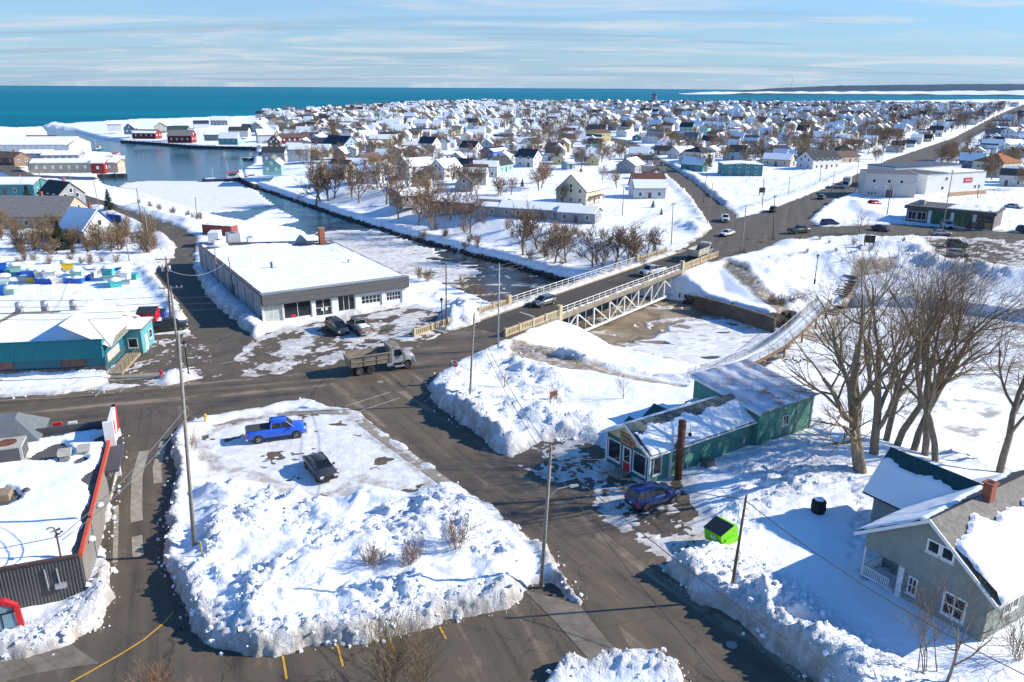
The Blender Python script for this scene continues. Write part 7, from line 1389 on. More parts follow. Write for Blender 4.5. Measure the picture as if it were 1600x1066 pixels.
# bare trees between the houses
nr = np.random.RandomState(12); ty = 270 * np.exp(nr.rand(2600) * 1.5); tx = nr.uniform(-.74, .74, 2600) * ty
keep = ok_sites(tx, ty, 4.) & (ty > 262) & (np.min([sdf(tx, ty, q) for q in FIELDS], 0) > 3) & (tx > -100 - (ty - 300) * .30) & ((tx > 0) | (nr.rand(2600) > .25))
for a, b, r in HPOS: keep &= (tx - a) ** 2 + (ty - b) ** 2 > (r + 1.) ** 2
sx = np.array([s[0] for s in specs]); sy = np.array([s[1] for s in specs])
tc_ = [(x, y, rg.uniform(6.5, 12) + (2 if x / y > .3 else 0)) for x, y in zip(tx[keep], ty[keep]) if ((sx - x) ** 2 + (sy - y) ** 2).min() > 20][:560]
tc_.sort(key=lambda q: q[1]); near_t, far_t = tc_[:290], tc_[290:]; tb = np.quantile([q[1] for q in near_t], [.25, .5, .75]); cnt = {}
for k, (x, y, h) in enumerate(sorted(near_t, key=lambda q: q[0] / q[1])):
    bnd = int(np.searchsorted(tb, y)); cnt[bnd] = cnt.get(bnd, 0) + 1; pr = PROTO[k % 6]; t = thing('town_tree', f'bare brown tree between houses, {ordw(cnt[bnd])} from left in {rown[bnd]} belt of town', 'tree', (x, y, float(elev(x, y))), k * 1.3, 'bare trees in the town'); t.scale = (h / 9.2 * 1.1, h / 9.2 * 1.1, h / 9.2); link('trunk', pr[0], t); link('crown', pr[1], t)
_h = random.Random(31); mids = sorted([(_h.uniform(1130, 1500), _h.uniform(215, 262)) for _ in range(26)] + [(_h.uniform(600, 1000), _h.uniform(248, 322)) for _ in range(30)] + [(1250, 258), (1262, 262), (1355, 243), (1372, 250), (1388, 262), (1400, 258), (1415, 250), (1435, 240), (1460, 232), (1480, 222), (1510, 250), (1530, 246)])
_n = 0
for px, py in mids:
    p = PG(px, py)
    if any((p.x - a) ** 2 + (p.y - b) ** 2 < (r * .7) ** 2 for a, b, r in HPOS) or not ok_site(p.x, p.y, 2.): continue
    _n += 1; far_tree(px, py, _h.uniform(6.5, 12.5), 'bare roadside or garden tree above the river and far road, %s from left' % ordw(_n), _n, group='garden trees before the town')
PF = [gen_tree(400 + k, 4.6, .25, (6, 3, 2), .25, 46, (0, 0, 0), .62, (3, 3, 3, 3), .085) for k in range(3)]
def far_wood():
    mb = MB()
    ey = 620 * np.exp(nr.rand(5000) * .92); ex_ = nr.uniform(-.3, .78, 5000) * ey; kp = (nr.rand(5000) < .35 + .65 * sstep((ex_ / ey + .1) / .6)) & ok_sites(ex_, ey, 3.)
    ex = [(x, y, rg.uniform(7.5, 13)) for x, y in zip(ex_[kp], ey[kp])][:1000]
    for k, (x, y, h) in enumerate(far_t + ex):
        g = PF[k % 3]; sc = h / 8.2; c, s = math.cos(k * 1.9) * sc, math.sin(k * 1.9) * sc; z0 = float(elev(x, y))
        for m in g: mb.add([(x + a * c - b * s, y + a * s + b * c, z0 + d * sc) for a, b, d in m.v], m.f)
    o = mb.build('far_wood', TWIGD, kind='stuff'); tag(o, 'hazy brown mass of bare trees among the farthest houses', 'trees')
far_wood()
# ------------------------------------------------------------------ right hand commercial cluster
def commercial():
    A = P(1348, 308); B = P(1428, 311); rz, W = frame2(A, B); t = thing('commercial_building', 'large pale grey flat roofed commercial block beside the far road', 'building', A, rz); Ht = 7.4; PG_ = mat('pale_grey_panel', (.46, .44, .42), .7, var=(.3, .1)); W2 = mat('white_panel', (.66, .66, .65), .6, var=(.3, .08))
    MB().box(0, W, 0, 13, -.8, Ht).build('wall', PG_, t); MB().box(W - .02, W + .08, .05, 13, -.8, Ht - .05).build('side_cladding', W2, t); MB().box(-.15, W + .2, -.15, 13.2, Ht, Ht + .3).build('parapet', GREY, t); MB().box(.2, W - .2, .2, 12.8, Ht + .3, Ht + .34).build('roof', FLATROOF, t)
    fc = Face((0, 0, 0), (1, 0, 0), (0, -1, 0))
    for u in (2.2, 6.6, 10.2): window(t, fc, u, u + 1.1, 4.6, 5.8, 1, 1, .1)
    sg = MB(); fc.box(sg, 3.4, 6.6, 2.9, 3.8, 0, .1); s = sg.build('sign_panel', WHITE, t); s2 = MB(); fc.box(s2, 3.7, 6.3, 3.2, 3.5, .1, .12); s2.build('sign_stripe', mat('sign_blue', (.05, .1, .35), .5), s)
    for u in (1.2, 2.2, 3.2): window(t, fc, u, u + .7, .8, 2.0, 1, 1, .08)
    for u in (6.2, 8.6): mb = MB(); fc.box(mb, u, u + .25, 0, 3, 0, .5); mb.build('entry_pier', WHITE, t)
    mb = MB(); fc.box(mb, 6.5, 8.6, 0, 2.5, 0, .05); mb.build('entrance', GLASS, t)
    A2 = P(1455, 305); t2 = thing('warehouse_building', 'long white flat roofed warehouse with a red sign', 'building', A2, R(24)); L = 25; H2 = 6.6
    MB().box(-3, L, 0, 14, -.8, H2).build('wall', W2, t2); MB().box(-3.1, L + .15, -.15, 14.2, H2, H2 + .25).build('parapet', GREY, t2); MB().box(-3, L, 0, 14, H2 + .25, H2 + .29).build('roof', FLATROOF, t2); snow_patch(t2, (7, .3, H2 + .28), (1, 0, 0), (0, 1, 0), L - 7.3, 13.4, .25, 3, None, .6, 1.)
    f2 = Face((0, 0, 0), (1, 0, 0), (0, -1, 0)); sg = MB(); f2.box(sg, 14.5, 18.5, 3.4, 5.0, 0, .12); s = sg.build('sign_panel', RED, t2); mb = MB(); f2.box(mb, 15.1, 17.9, 3.9, 4.5, .12, .14); mb.build('sign_band', mat('pink_band', (.55, .3, .28), .5), s)
    for k, (u, z) in enumerate(((5.5, 4.6), (4.2, 1.6), (20, 1.4), (22, 1.4))): window(t2, f2, u, u + 1.1, z, z + 1., 1, 1, .08, OFFW)
    A3 = P(1385, 277, 0); t3 = thing('rear_store_building', 'low pale building with dark roof behind the white block', 'building', (A.x + 20, A.y + 26, 0), R(24)); MB().box(2, 36, 0, 12, -.8, 6.8).build('wall', mat('pale_blue_grey', (.45, .5, .54), .7), t3); MB().box(1.8, 36.2, -.2, 12.2, 6.8, 7.1).build('roof', DKGREY, t3)
    mb = MB().box(-4, 14, -2.2, -1.9, 0, 1.6); fn = mb.build('wooden_fence', mat('cedar_boards', (.4, .26, .16), .8, var=(1, .2))); fn.location = (A2.x + 5, A2.y - 2.5, 0); fn.rotation_euler = (0, 0, R(24)); tag(fn, 'low brown board fence in front of the white warehouse', 'fence')
commercial()
def green_garage():
    A = P(1414, 347); t = thing('service_garage', 'grey service garage with two big green doors', 'building', A, R(-40)); W, Ht = 20, 4.4
    MB().box(0, W, 0, 11, -.8, Ht - .4).build('wall', mat('dark_taupe', (.12, .11, .1), .8, var=(.6, .2)), t); MB().box(-.5, W + .4, -.6, 11.3, Ht - .4, Ht).build('roof', FLATROOF, t); MB().box(-.55, W + .45, -.66, -.5, Ht - .75, Ht + .05).build('fascia', DKGREY, t)
    snow_patch(t, (9, 1, Ht), (1, 0, 0), (0, 1, 0), W - 9.2, 9.8, .2, 7, lambda a, b, nz: .25 * sstep((nz + .1) / .3), .4, .6)
    fc = Face((0, 0, 0), (1, 0, 0), (0, -1, 0)); GD = mat('green_door_paint', (.015, .1, .045), .5)
    for u in (6.2, 11.2):
        mb = MB(); fc.box(mb, u, u + 4.1, 0, 3.5, 0, .06); d = mb.build('green_door', GD, t)
        for k in range(1, 5): m2 = MB(); fc.box(m2, u, u + 4.1, k * .7 - .02, k * .7 + .02, .06, .09); m2.build('door_rail', GD, d)
    for u in (5.2, 10.4, 15.4): mb = MB(); fc.box(mb, u, u + .75, 0, 3.6, 0, .12); mb.build('white_pier', WHITE, t)
    window(t, fc, .4, 2.4, .9, 3., 2, 1, .1, WHITE); window(t, fc, 2.6, 4.8, .9, 3., 2, 1, .1, WHITE); window(t, fc, 16.5, 19.5, 1.9, 3.2, 2, 1, .08, DKGREY); mb = MB(); fc.box(mb, 16.4, 19.6, 0, 1.8, 0, .06); mb.build('yellow_panel', mat('ochre_panel', (.36, .24, .07), .7), t); window(t, Face((-.0, 11, 0), (0, -1, 0), (-1, 0, 0)), 6, 9, 1, 3, 2, 1, .1, WHITE)
    MB().box(1.5, 3, 4, 5.4, Ht, Ht + 1.1).build('roof_unit', GREY, t)
green_garage()
# ------------------------------------------------------------------ harbour side
def shed_px(px, py, rz, L, W, e, r, wc, rc, sn, lb, **k): return hpx(px, py, rz, L, W, e, r, wc, rc, sn, lb, cat='shed', name='harbour_shed', chim=False, group='harbour sheds', detail=1, **k)
shed_px(122, 266, 8, 34, 9, 3.2, 1.2, 'beige', 'grey', 'thick', 'long low boat shed with red end on the left quay'); shed_px(160, 267, 8, 5, 9.4, 3.4, 1.3, 'barn red', 'grey', 'thick', 'red end bay of the long boat shed')
shed_px(30, 240, 6, 60, 26, 5, 3, 'white', 'grey', 'thick', 'huge white fish plant at the far left edge'); shed_px(70, 236, 6, 15, 10, 6, 2, 'cream', 'red brown', 'none', 'cream shed with bright red roof beside the fish plant')
shed_px(100, 252, 10, 16, 9, 3, 1.5, 'grey', 'grey', 'full', 'grey shed between fish plant and quay'); shed_px(60, 250, 5, 14, 8, 3, 1.4, 'white', 'grey', 'thick', 'white shed in front of the fish plant')
for k, (px, py, L, W, wc, rc, sn, lb) in enumerate(((230, 215, 22, 12, 'barn red', 'brown', 'low', 'left red shed on the far harbour quay'), (285, 221, 20, 13, 'barn red', 'grey', 'none', 'right red shed on the far harbour quay'), (280, 212, 18, 11, 'dark green', 'green', 'none', 'green shed behind the right red shed'), (255, 203, 30, 14, 'cream', 'brown', 'full', 'long cream shed on the far spit'), (315, 200, 16, 12, 'white', 'navy', 'none', 'white shed with navy roof on the far spit'), (345, 196, 20, 12, 'grey', 'grey', 'full', 'grey shed on the far spit'), (335, 218, 15, 10, 'cream', 'grey', 'thick', 'snow roofed cream shed by the far quay'), (205, 208, 16, 10, 'slate blue', 'grey', 'thick', 'blue shed left on the far spit'), (180, 203, 14, 9, 'white', 'grey', 'thick', 'white shed at the tip of the spit'), (360, 224, 16, 10, 'mint green', 'grey', 'full', 'pale green shed near the moored boats'), (375, 212, 18, 12, 'white', 'charcoal', 'none', 'white shed with black roof above the quay'), (430, 232, 22, 9, 'brown', 'brown', 'low', 'long brown shed by the harbour corner'), (460, 222, 24, 12, 'barn red', 'brown', 'none', 'dark red long shed inland of the harbour corner'), (486, 215, 26, 10, 'slate blue', 'grey', 'full', 'low blue shed inland of the harbour corner'), (430, 252, 14, 9, 'grey', 'charcoal', 'none', 'black roofed shed by the moored boat'), (428, 268, 20, 10, 'mint green', 'grey', 'low', 'pale green flat shed on the right wharf'), (500, 232, 12, 9, 'barn red', 'navy', 'none', 'small red shed near the pale blue hall'), (415, 222, 14, 9, 'white', 'grey', 'thick', 'white shed behind the harbour corner'), (395, 205, 20, 12, 'dark green', 'charcoal', 'none', 'dark green shed on the seaward side'), (455, 200, 20, 12, 'white', 'red brown', 'low', 'white shed with red brown roof near the sea'), (420, 194, 16, 11, 'slate blue', 'navy', 'none', 'dark shed at the sea wall'), (480, 192, 24, 12, 'white', 'navy', 'none', 'white boathouse with big navy roof near the sea'), (545, 205, 18, 11, 'white', 'grey', 'full', 'white workshop between harbour and town'), (520, 190, 16, 11, 'grey', 'brown', 'low', 'grey shed above the sea shore'), (560, 190, 18, 12, 'cream', 'brown', 'none', 'cream shed with brown roof above the shore'), (575, 222, 16, 10, 'beige', 'grey', 'full', 'beige shed at the left end of the town'), (470, 248, 14, 10, 'white', 'grey', 'thick', 'white shed behind the right wharf'))):
    shed_px(px, py, 8 + (k * 37) % 30 - 12 + (90 if k % 4 == 3 else 0), L * .72, W * .72, 3. + (k % 3) * .7, 2.2 + (k % 2), wc, rc, sn, lb)
def boat(px, py, rz, L, hull, lb, z=WL):
    p = P(px, py, z); t = thing('fishing_boat', lb, 'fishing boat', p, R(rz)); W = L * .3; HM = mat('hull_' + hull[0], hull[1], .5, .4); secs = []
    for f, w, zk, zt in ((0, .8, -.3, 1.3), (.15, .95, -.5, 1.25), (.5, 1, -.6, 1.35), (.75, .85, -.5, 1.8), (.92, .4, -.3, 2.3), (1, .04, .3, 2.6)): x = (f - .45) * L; secs.append([(x, -w * W / 2, zt), (x, -w * W * .42, zk), (x, 0, zk - .2), (x, w * W * .42, zk), (x, w * W / 2, zt), (x, 0, zt - .15)])
    loft(secs).build('hull', HM, t); MB().box(-.4 * L, .3 * L, -W * .4, W * .4, 1.0, 1.25).build('deck', WHITE, t)
    wh = MB().hexa([(.02 * L, -W * .34, 1.2), (.3 * L, -W * .3, 1.2), (.3 * L, W * .3, 1.2), (.02 * L, W * .34, 1.2)], [(.03 * L, -W * .3, 3.6), (.24 * L, -W * .26, 3.6), (.24 * L, W * .26, 3.6), (.03 * L, W * .3, 3.6)]).build('wheelhouse', WHITE, t)
    MB().box(.01 * L, .27 * L, -W * .33, W * .33, 3.6, 3.75).build('wheelhouse_roof', mat('boat_roof_red', (.4, .05, .04), .5), wh)
    for s in (-1, 1): MB().box(.06 * L, .2 * L, s * W * .325 - .03, s * W * .325 + .03, 2.4, 3.2).build('side_window', GLASS, wh)
    m = MB().tube((.05 * L, 0, 3.7), (.04 * L, 0, 8.2), .09, .05, 6).build('mast', GALV, t); MB().tube((.045 * L, -1.1, 6.6), (.045 * L, 1.1, 6.6), .05, n=5).build('yard', GALV, m); MB().tube((-.25 * L, 0, 1.2), (-.25 * L, 0, 5.5), .08, n=6).build('boom_post', GALV, t); MB().tube((-.25 * L, 0, 5.4), (.03 * L, 0, 6.6), .04, n=5).build('stay', GALV, t)
    for s in (-1, 1): MB().path([(-.4 * L, s * W * .42, 1.25), (0, s * W * .48, 1.4), (.3 * L, s * W * .42, 1.9), (.5 * L, s * .1, 2.7)], .06, 5).build('gunwale', WHITE, t)
boat(354, 283, 14, 21, ('navy', (.01, .03, .1)), 'blue hulled fishing boat with red cabin roof moored at right wharf'); boat(184, 249, -75, 19, ('white', (.6, .6, .58)), 'white fishing boat moored end on at the left quay'); boat(400, 249, 60, 17, ('dark', (.03, .05, .07)), 'dark fishing boat tied up at the harbour corner'); boat(150, 237, 20, 10, ('teal', (.06, .2, .24)), 'small teal boat laid by the left quay'); boat(55, 262, 10, 11, ('teal2', (.05, .28, .3)), 'teal boat hauled out among the left sheds', -2.6)
boat(405, 238, 100, 11, ('red', (.25, .03, .03)), 'red hulled boat behind the dark one at the harbour corner'); boat(375, 226, 15, 11, ('green', (.03, .2, .12)), 'green hulled boat along the far quay')
def wharf(pts, lb, name='wharf', h=1.9, dep=1.6, tim=None):
    q = [P(a, b, WL) for a, b in pts]; t = thing(name, lb, 'wharf', (q[0].x, q[0].y, WL)); q = [v - q[0] for v in q]; tim = tim or mat('dark_pile_timber', (.06, .05, .045), .9, var=(.5, .3))
    for a, b in zip(q[:-1], q[1:]):
        d = (b - a); L = d.length; d.normalize(); n = Vector((-d.y, d.x, 0)) * dep / 2; Z = Vector((0, 0, 1))
        MB().hexa([a - n - Z * 1.5, b - n - Z * 1.5, b + n - Z * 1.5, a + n - Z * 1.5], [a - n + Z * (h - .3), b - n + Z * (h - .3), b + n + Z * (h - .3), a + n + Z * (h - .3)]).build('crib_wall', tim, t); MB().hexa([a - n * 1.1 + Z * (h - .29), b - n * 1.1 + Z * (h - .29), b + n * 1.1 + Z * (h - .29), a + n * 1.1 + Z * (h - .29)], [a - n + Z * h, b - n + Z * h, b + n + Z * h, a + n + Z * h]).build('cap_snow', ROOFSNOW, t)
        for k in range(int(L / 5)):
            p = a + d * (k * 5 + 2.5) - n * 1.15; MB().tube(p - Z * 1.2, p + Z * (h + .4), .17, n=6).build('fender_pile', tim, t)
wharf([(152, 278), (195, 277)], 'timber crib end of the left quay'); wharf([(195, 277), (187, 254), (177, 244)], 'timber quay edge beside the white boat'); wharf([(190, 223), (250, 227), (310, 232), (400, 234)], 'long dark wharf below the red sheds'); wharf([(376, 272), (379, 284), (400, 294)], 'right hand wharf beside the blue hulled boat')
# stone river walls
ROCK = mat('dark_wet_rock', (.05, .048, .045), .85, .3, bump=(2.5, 1.), var=(1.2, .5))
def river_wall(pts, z0, z1, lb, seed, step=1.3, sz=.75):
    q = [P(a, b, WL) for a, b in pts]; mb = MB(); rr = random.Random(seed); t = thing('rock_wall', lb, 'rock wall', (q[0].x, q[0].y, WL)); o = q[0].copy()
    for a, b in zip(q[:-1], q[1:]):
        L = (b - a).length; n = int(L / step)
        for k in range(n):
            for r_ in range(2):
                c = a.lerp(b, (k + rr.random()) / n) - o + Vector((rr.uniform(-.4, .4), rr.uniform(-.4, .4), z0 + (z1 - z0) * (r_ + rr.random()) / 2)); s = sz * rr.uniform(.5, 1.1); ca, sa = math.cos(rr.random() * 6), math.sin(rr.random() * 6)
                b8 = [c + Vector(((x * ca - y * sa) * s * rr.uniform(.7, 1.1), (x * sa + y * ca) * s * rr.uniform(.7, 1.1), z * s * .7)) for z in (-1, 1) for x, y in ((-1, -1), (1, -1), (1, 1), (-1, 1))]; mb.hexa(b8[:4], b8[4:])
    mb.build('boulders', ROCK, t, kind='stuff')
river_wall([(400, 294), (454, 312), (527, 338), (623, 368), (716, 394), (800, 415), (856, 433), (904, 442), (960, 455)], -.1, .6, 'dark rock edge along the far river bank', 1, 1.1, .5); river_wall([(1060, 472), (1110, 483), (1150, 495), (1200, 508), (1235, 500)], .0, 1.7, 'dark rock edge at the far side of the pool', 2, 1., .7); river_wall([(870, 533), (920, 545), (980, 561), (1050, 581), (1100, 592)], 0, .8, 'snowy rock edge on the shop side of the pool', 3, 1.6, .55)
q0, q1, q2 = P(1088, 462, -2.6), P(1150, 478, -2.6), P(1212, 497, -2.6); rw = MB()
for a, b in ((q0, q1), (q1, q2)): d = (b - a).normalized(); n = Vector((-d.y, d.x, 0)) * .25; rw.hexa([a - n - Zv * 2.8, b - n - Zv * 2.8, b + n - Zv * 2.8, a + n - Zv * 2.8], [a - n, b - n, b + n, a + n])
tag(rw.build('retaining_wall', mat('brown_concrete', (.11, .085, .06), .9, var=(.5, .3))), 'dark concrete retaining wall between pool and park', 'wall')
# container and lorry behind the garage
def container():
    p = P(345, 368); t = thing('shipping_container', 'rust red shipping container behind the garage', 'container', p, R(-18)); RC_ = mat('container_red', (.26, .06, .035), .6, var=(.8, .2)); mb = MB().box(-4, 4, -1.2, 1.2, 0, 2.5); mb.build('box', RC_, t)
    for s in (-1, 1):
        r = MB(); corrug(r, Face((-4 * s, 1.2 * -s, 0), (s, 0, 0), (0, -s, 0)), .1, 7.9, .1, 2.4, .3, .05); r.build('ribbed_side', RC_, t)
    snow_patch(t, (-3.9, -1.1, 2.5), (1, 0, 0), (0, 1, 0), 7.8, 2.2, .1, 4, lambda a, b, nz: .12 * sstep((nz + .25) / .3), .3, .3)
    p = P(338, 383); v = thing('cargo_truck', 'small white box truck nose to the garage rear', 'truck', p, R(100)); MB().box(-2.4, 1.4, -1.1, 1.1, .7, 3.1).build('cargo_box', WHITE, v); MB().hexa([(1.45, -1, .6), (3, -1, .6), (3, 1, .6), (1.45, 1, .6)], [(1.45, -.95, 2.2), (2.3, -.95, 2.2), (2.3, .95, 2.2), (1.45, .95, 2.2)]).build('cab', WHTC, v)
    for x in (-1.5, 2.2):
        for s in (-1, 1): add_wheel(v, x, s * .95, .38)
container()
# ------------------------------------------------------------------ fish crates in the yard behind the restaurant
CRC = {'blue': (.015, .11, .5), 'yellow': (.6, .42, .02), 'pale green': (.3, .5, .42), 'grey': (.34, .37, .4), 'white': (.62, .62, .6), 'turquoise': (.06, .4, .4)}
CAPM = MB(); CAPM.lathe([(.66, 0), (.68, .12), (.55, .27), (.3, .36), (.05, .4)], 8); 
def crate_mesh(c):
    k = 'crate_' + c
    if k not in WMESH:
        mb = MB(); mb.hexa([(-.52, -.48, 0), (.52, -.48, 0), (.52, .48, 0), (-.52, .48, 0)], [(-.6, -.55, .85), (.6, -.55, .85), (.6, .55, .85), (-.6, .55, .85)]); mb.box(-.66, .66, -.61, .61, .78, .9); WMESH[k] = mb.mesh('tub', mat('plastic_' + c.replace(' ', '_'), CRC[c], .5, .4, var=(1.5, .12)))
    return WMESH[k]
capmesh = CAPM.mesh('snow_cap', ROOFSNOW, True); rg2 = random.Random(5); ccount = {}
crl = []
for (zx, zy, c, lv) in ((30, 230, 'blue', 2), (75, 230, 'blue', 1), (60, 320, 'white', 1), (215, 265, 'pale green', 2), (300, 250, 'blue', 1), (345, 255, 'blue', 1), (310, 330, 'white', 1), (420, 340, 'yellow', 1), (420, 340, 'blue', 2), (510, 345, 'blue', 1), (510, 345, 'grey', 2), (600, 345, 'blue', 1), (600, 345, 'grey', 2), (690, 345, 'white', 1), (690, 300, 'white', 1), (770, 320, 'grey', 1), (820, 235, 'yellow', 2), (820, 235, 'grey', 1), (840, 335, 'blue', 1), (850, 290, 'turquoise', 1), (935, 335, 'blue', 1), (940, 330, 'pale green', 2), (1010, 300, 'blue', 1), (1080, 260, 'white', 1), (1060, 220, 'blue', 1), (1180, 230, 'white', 1), (1310, 300, 'pale green', 1), (1310, 300, 'turquoise', 2), (1390, 280, 'blue', 2), (1390, 285, 'grey', 1), (1380, 380, 'turquoise', 1), (1440, 255, 'blue', 1), (1490, 350, 'grey', 1), (1490, 350, 'white', 2), (40, 450, 'blue', 1), (85, 470, 'blue', 1), (20, 400, 'pale green', 1), (140, 470, 'pale green', 1), (1580, 300, 'turquoise', 1), (160, 240, 'turquoise', 1)): crl.append((zx / 7.614, 400 + zy / 7.614, c, lv))
for px, py, c, lv in sorted(crl):
    ccount[(c, lv)] = ccount.get((c, lv), 0) + 1; p = P(px, py); z = max(0, gz(p.x, p.y) - .2) + (1.17 if lv == 2 else 0); t = thing('fish_crate', f'{c} fish crate, {ordw(ccount[(c, lv)])} {c} one from left ' + ('in upper layer' if lv == 2 else 'on the ground'), 'crate', (p.x, p.y, z), rg2.uniform(-.3, .3) + .3, 'fish crates behind the restaurant'); t.scale = (1.6, 1.6, 1.3); link('tub', crate_mesh(c), t)
    if lv == 2 or rg2.random() < .5: link('snow_cap', capmesh, t, (0, 0, .88), kind=None)
def bushes(n, gen, lo, hi, lab, name, group, mix=False):
    pts = []
    while len(pts) < n:
        q = gen()
        if q: pts.append(q)
    for k, (px, py) in enumerate(sorted(pts)): far_tree(px, py, rg2.uniform(lo, hi), lab + ', %s from left' % ordw(k + 1), k, 'shrub', name, None if mix and k % 3 == 0 else PROTO2, group)
U = rg2.uniform
bushes(14, lambda: (U(20, 195), U(392, 416)), 2.2, 3.6, 'brown scrub bush behind the crate yard', 'yard_scrub', 'scrub behind the crate yard')
def _ly():
    px, py = U(0, 240), U(345, 400); return None if (abs(px - 140) < 26 and py < 385) or (px > 200 and py < 365) else (px, py)
bushes(60, _ly, 2.6, 7.5, 'bare brown bush in the left yards', 'yard_bush', 'bushes in the left yards', True)
def _rs(): px = U(640, 1010); return px, 330 + (px - 640) * .17 + U(-8, 22)
bushes(34, _rs, 2., 4.8, 'low bare bush on the far river slope', 'bank_bush', 'bushes on the far river slope')
def _hs(): px = U(180, 330); return px, 318 + (px - 180) * .2 + U(-4, 3)
bushes(16, _hs, 1.5, 3., 'low brown bush along the frozen harbour shore', 'shore_bush', 'bushes along the harbour shore')
bushes(16, lambda: (U(1140, 1440), U(372, 402)), 1.2, 2.6, 'small leafless bush in the park snow', 'park_bush', 'bushes in the riverside park')
# ------------------------------------------------------------------ street furniture and small things
def dumpster(px, py, rz, col, lb, lid, z=0, s=1., zoff=0):
    p = P(px, py, z); t = thing('dumpster', lb, 'dumpster', p, R(rz)); t.scale = (s,) * 3; t.rotation_euler = (-.13 if 'lime' in lb else 0, .1 if 'lime' in lb else 0, R(rz)); m = mat('dumpster_' + col[0], col[1], .45, .4, var=(1.5, .1)); BL = mat('dumpster_lid', (.03, .03, .032), .6)
    MB().prism([(-.85, .1), (.85, .1), (.85, 1.15), (-.5, 1.55), (-.85, 1.45)], 'x', -.98, .98).build('bin', m, t)
    q = [(-1.0, .88, 1.17), (1.0, .88, 1.17), (1.0, -.53, 1.58), (-1.0, -.53, 1.58)]
    for k in range(2): a, b = (-1.0, -.01) if k == 0 else (.01, 1.0); MB().hexa([(a, .9, 1.16), (b, .9, 1.16), (b, -.5, 1.56), (a, -.5, 1.56)], [(a, .9, 1.21), (b, .9, 1.21), (b, -.5, 1.62), (a, -.5, 1.62)]).build('lid', lid or BL, t)
    for x in (-1.05, 1.05): MB().box(x - .07, x + .07, -.4, .5, .6, .8).build('fork_pocket', m, t)
    for x in (-.8, .8):
        for y in (-.6, .6): MB().tube((x - .03, y, .1), (x + .03, y, .1), .1, n=8).build('caster', BLACK, t)
    MB().box(-.3, .3, .852, .862, .55, .8).build('label_plate', WHITE, t)
dumpster(1128, 845, 118, ('lime', (.2, .62, .01)), 'lime green dumpster with black lid tilted in the snow', None, .6, .95); dumpster(233, 503, -170, ('red', (.5, .01, .03)), 'red dumpster beside the teal restaurant', None, 0, 1.35); dumpster(212, 508, -80, ('red', (.5, .01, .03)), 'smaller red bin left of the red dumpster', None, 0, .95)
dumpster(250, 498, -170, ('blue', (.02, .08, .4)), 'blue bin right of the red dumpster', None, 0, .9)
def bin_(px, py, lb): p = P(px, py); t = thing('compost_bin', lb, 'bin', (p.x, p.y, gz(p.x, p.y) - .1)); MB().lathe([(.5, 0), (.62, .5), (.55, 1.0), (.35, 1.15)], 10).build('bin', BLACK, t); MB().lathe([(.6, 1.0), (.45, 1.2), (.05, 1.3)], 10).build('lid', BLACK, t); MB().lathe([(.4, 1.2), (.3, 1.36), (.05, 1.42)], 10).build('snow_cap', ROOFSNOW, t); MB().tube((-.62, 0, .55), (.62, 0, .55), .04, n=5).build('strap', GREY, t)
bin_(1277, 806, 'round black compost bin in the yard beside the grey house')
def stop_sign():
    p = P(712, 600); t = thing('stop_sign', 'red octagonal stop sign at the side street corner', 'sign', (p.x, p.y, .2)); MB().tube((0, 0, -.5), (0, 0, 2.6), .035, n=6).build('post', GALV, t); n = Vector((-.45, -.9, 0)).normalized(); fc = Face((0, 0, 2.3), (-n.y, n.x, 0), n); fc.u = Vector((n.y * -1, n.x, 0)); fc.u = Vector((.9, -.45, 0)).normalized()
    def octa(r, d0, d1, m, nm):
        pts = [(r * math.cos(R(22.5 + 45 * k)), r * math.sin(R(22.5 + 45 * k))) for k in range(8)]; mb = MB(); mb.add([fc.p(a, b, d0) for a, b in pts] + [fc.p(a, b, d1) for a, b in pts], [tuple(range(8)), tuple(range(8, 16))] + [(i, (i + 1) % 8, 8 + (i + 1) % 8, 8 + i) for i in range(8)]); return mb.build(nm, m, t)
    octa(.42, .03, .05, WHITE, 'sign_rim'); b = octa(.385, .05, .058, RED, 'sign_face'); text('STOP', .27, WHITE, 0, 0, fc, .066, b)
    sp = MB(); fc.box(sp, -.4, .4, .55, .72, .0, .02); sp.build('street_name_blade', mat('blade_green', (.03, .2, .12), .5), t)
stop_sign()
def lawn_sign():
    p = P(865, 628); t = thing('lawn_sign', 'dark red board sign on the snowy lawn', 'sign', (p.x, p.y, gz(p.x, p.y)), R(35)); t.scale = (.7,) * 3
    for x in (-.55, .55): MB().box(x - .05, x + .05, -.05, .05, -.3, 1.5).build('post', WOODB, t)
    MB().box(-.7, .7, -.06, .06, .7, 1.55).build('board', mat('sign_maroon', (.13, .035, .028), .6, var=(3, .3)), t)
lawn_sign()
def hydrant(px, py, m, lb): p = P(px, py); t = thing('fire_hydrant', lb, 'hydrant', (p.x, p.y, max(gz(p.x, p.y), 0))); MB().lathe([(.16, -.2), (.16, .05), (.11, .08), (.11, .6), (.15, .63), (.13, .75), (.04, .85)], 10).build('barrel', m, t, True); MB().tube((-.2, 0, .5), (.2, 0, .5), .06, n=8).build('nozzle', m, t)
hydrant(322, 663, YELLOW, 'yellow hydrant on the sidewalk by the main road'); hydrant(253, 592, RED, 'red hydrant at the restaurant corner')
def marker(px, py, h, m, lb, r=.05): p = P(px, py); t = tag(MB().tube((0, 0, -.3), (0, 0, h), r, n=7).tube((0, 0, h), (0, 0, h + .06), r * 1.3, n=7).build('marker_post', m, loc=(p.x, p.y, max(gz(p.x, p.y), 0))), lb, 'post')
marker(493, 628, .9, WOODB, 'rust brown marker post at the main road corner', .07); marker(318, 885, 1.1, YELLOW, 'yellow marker rod sticking out of the snow pile', .04)
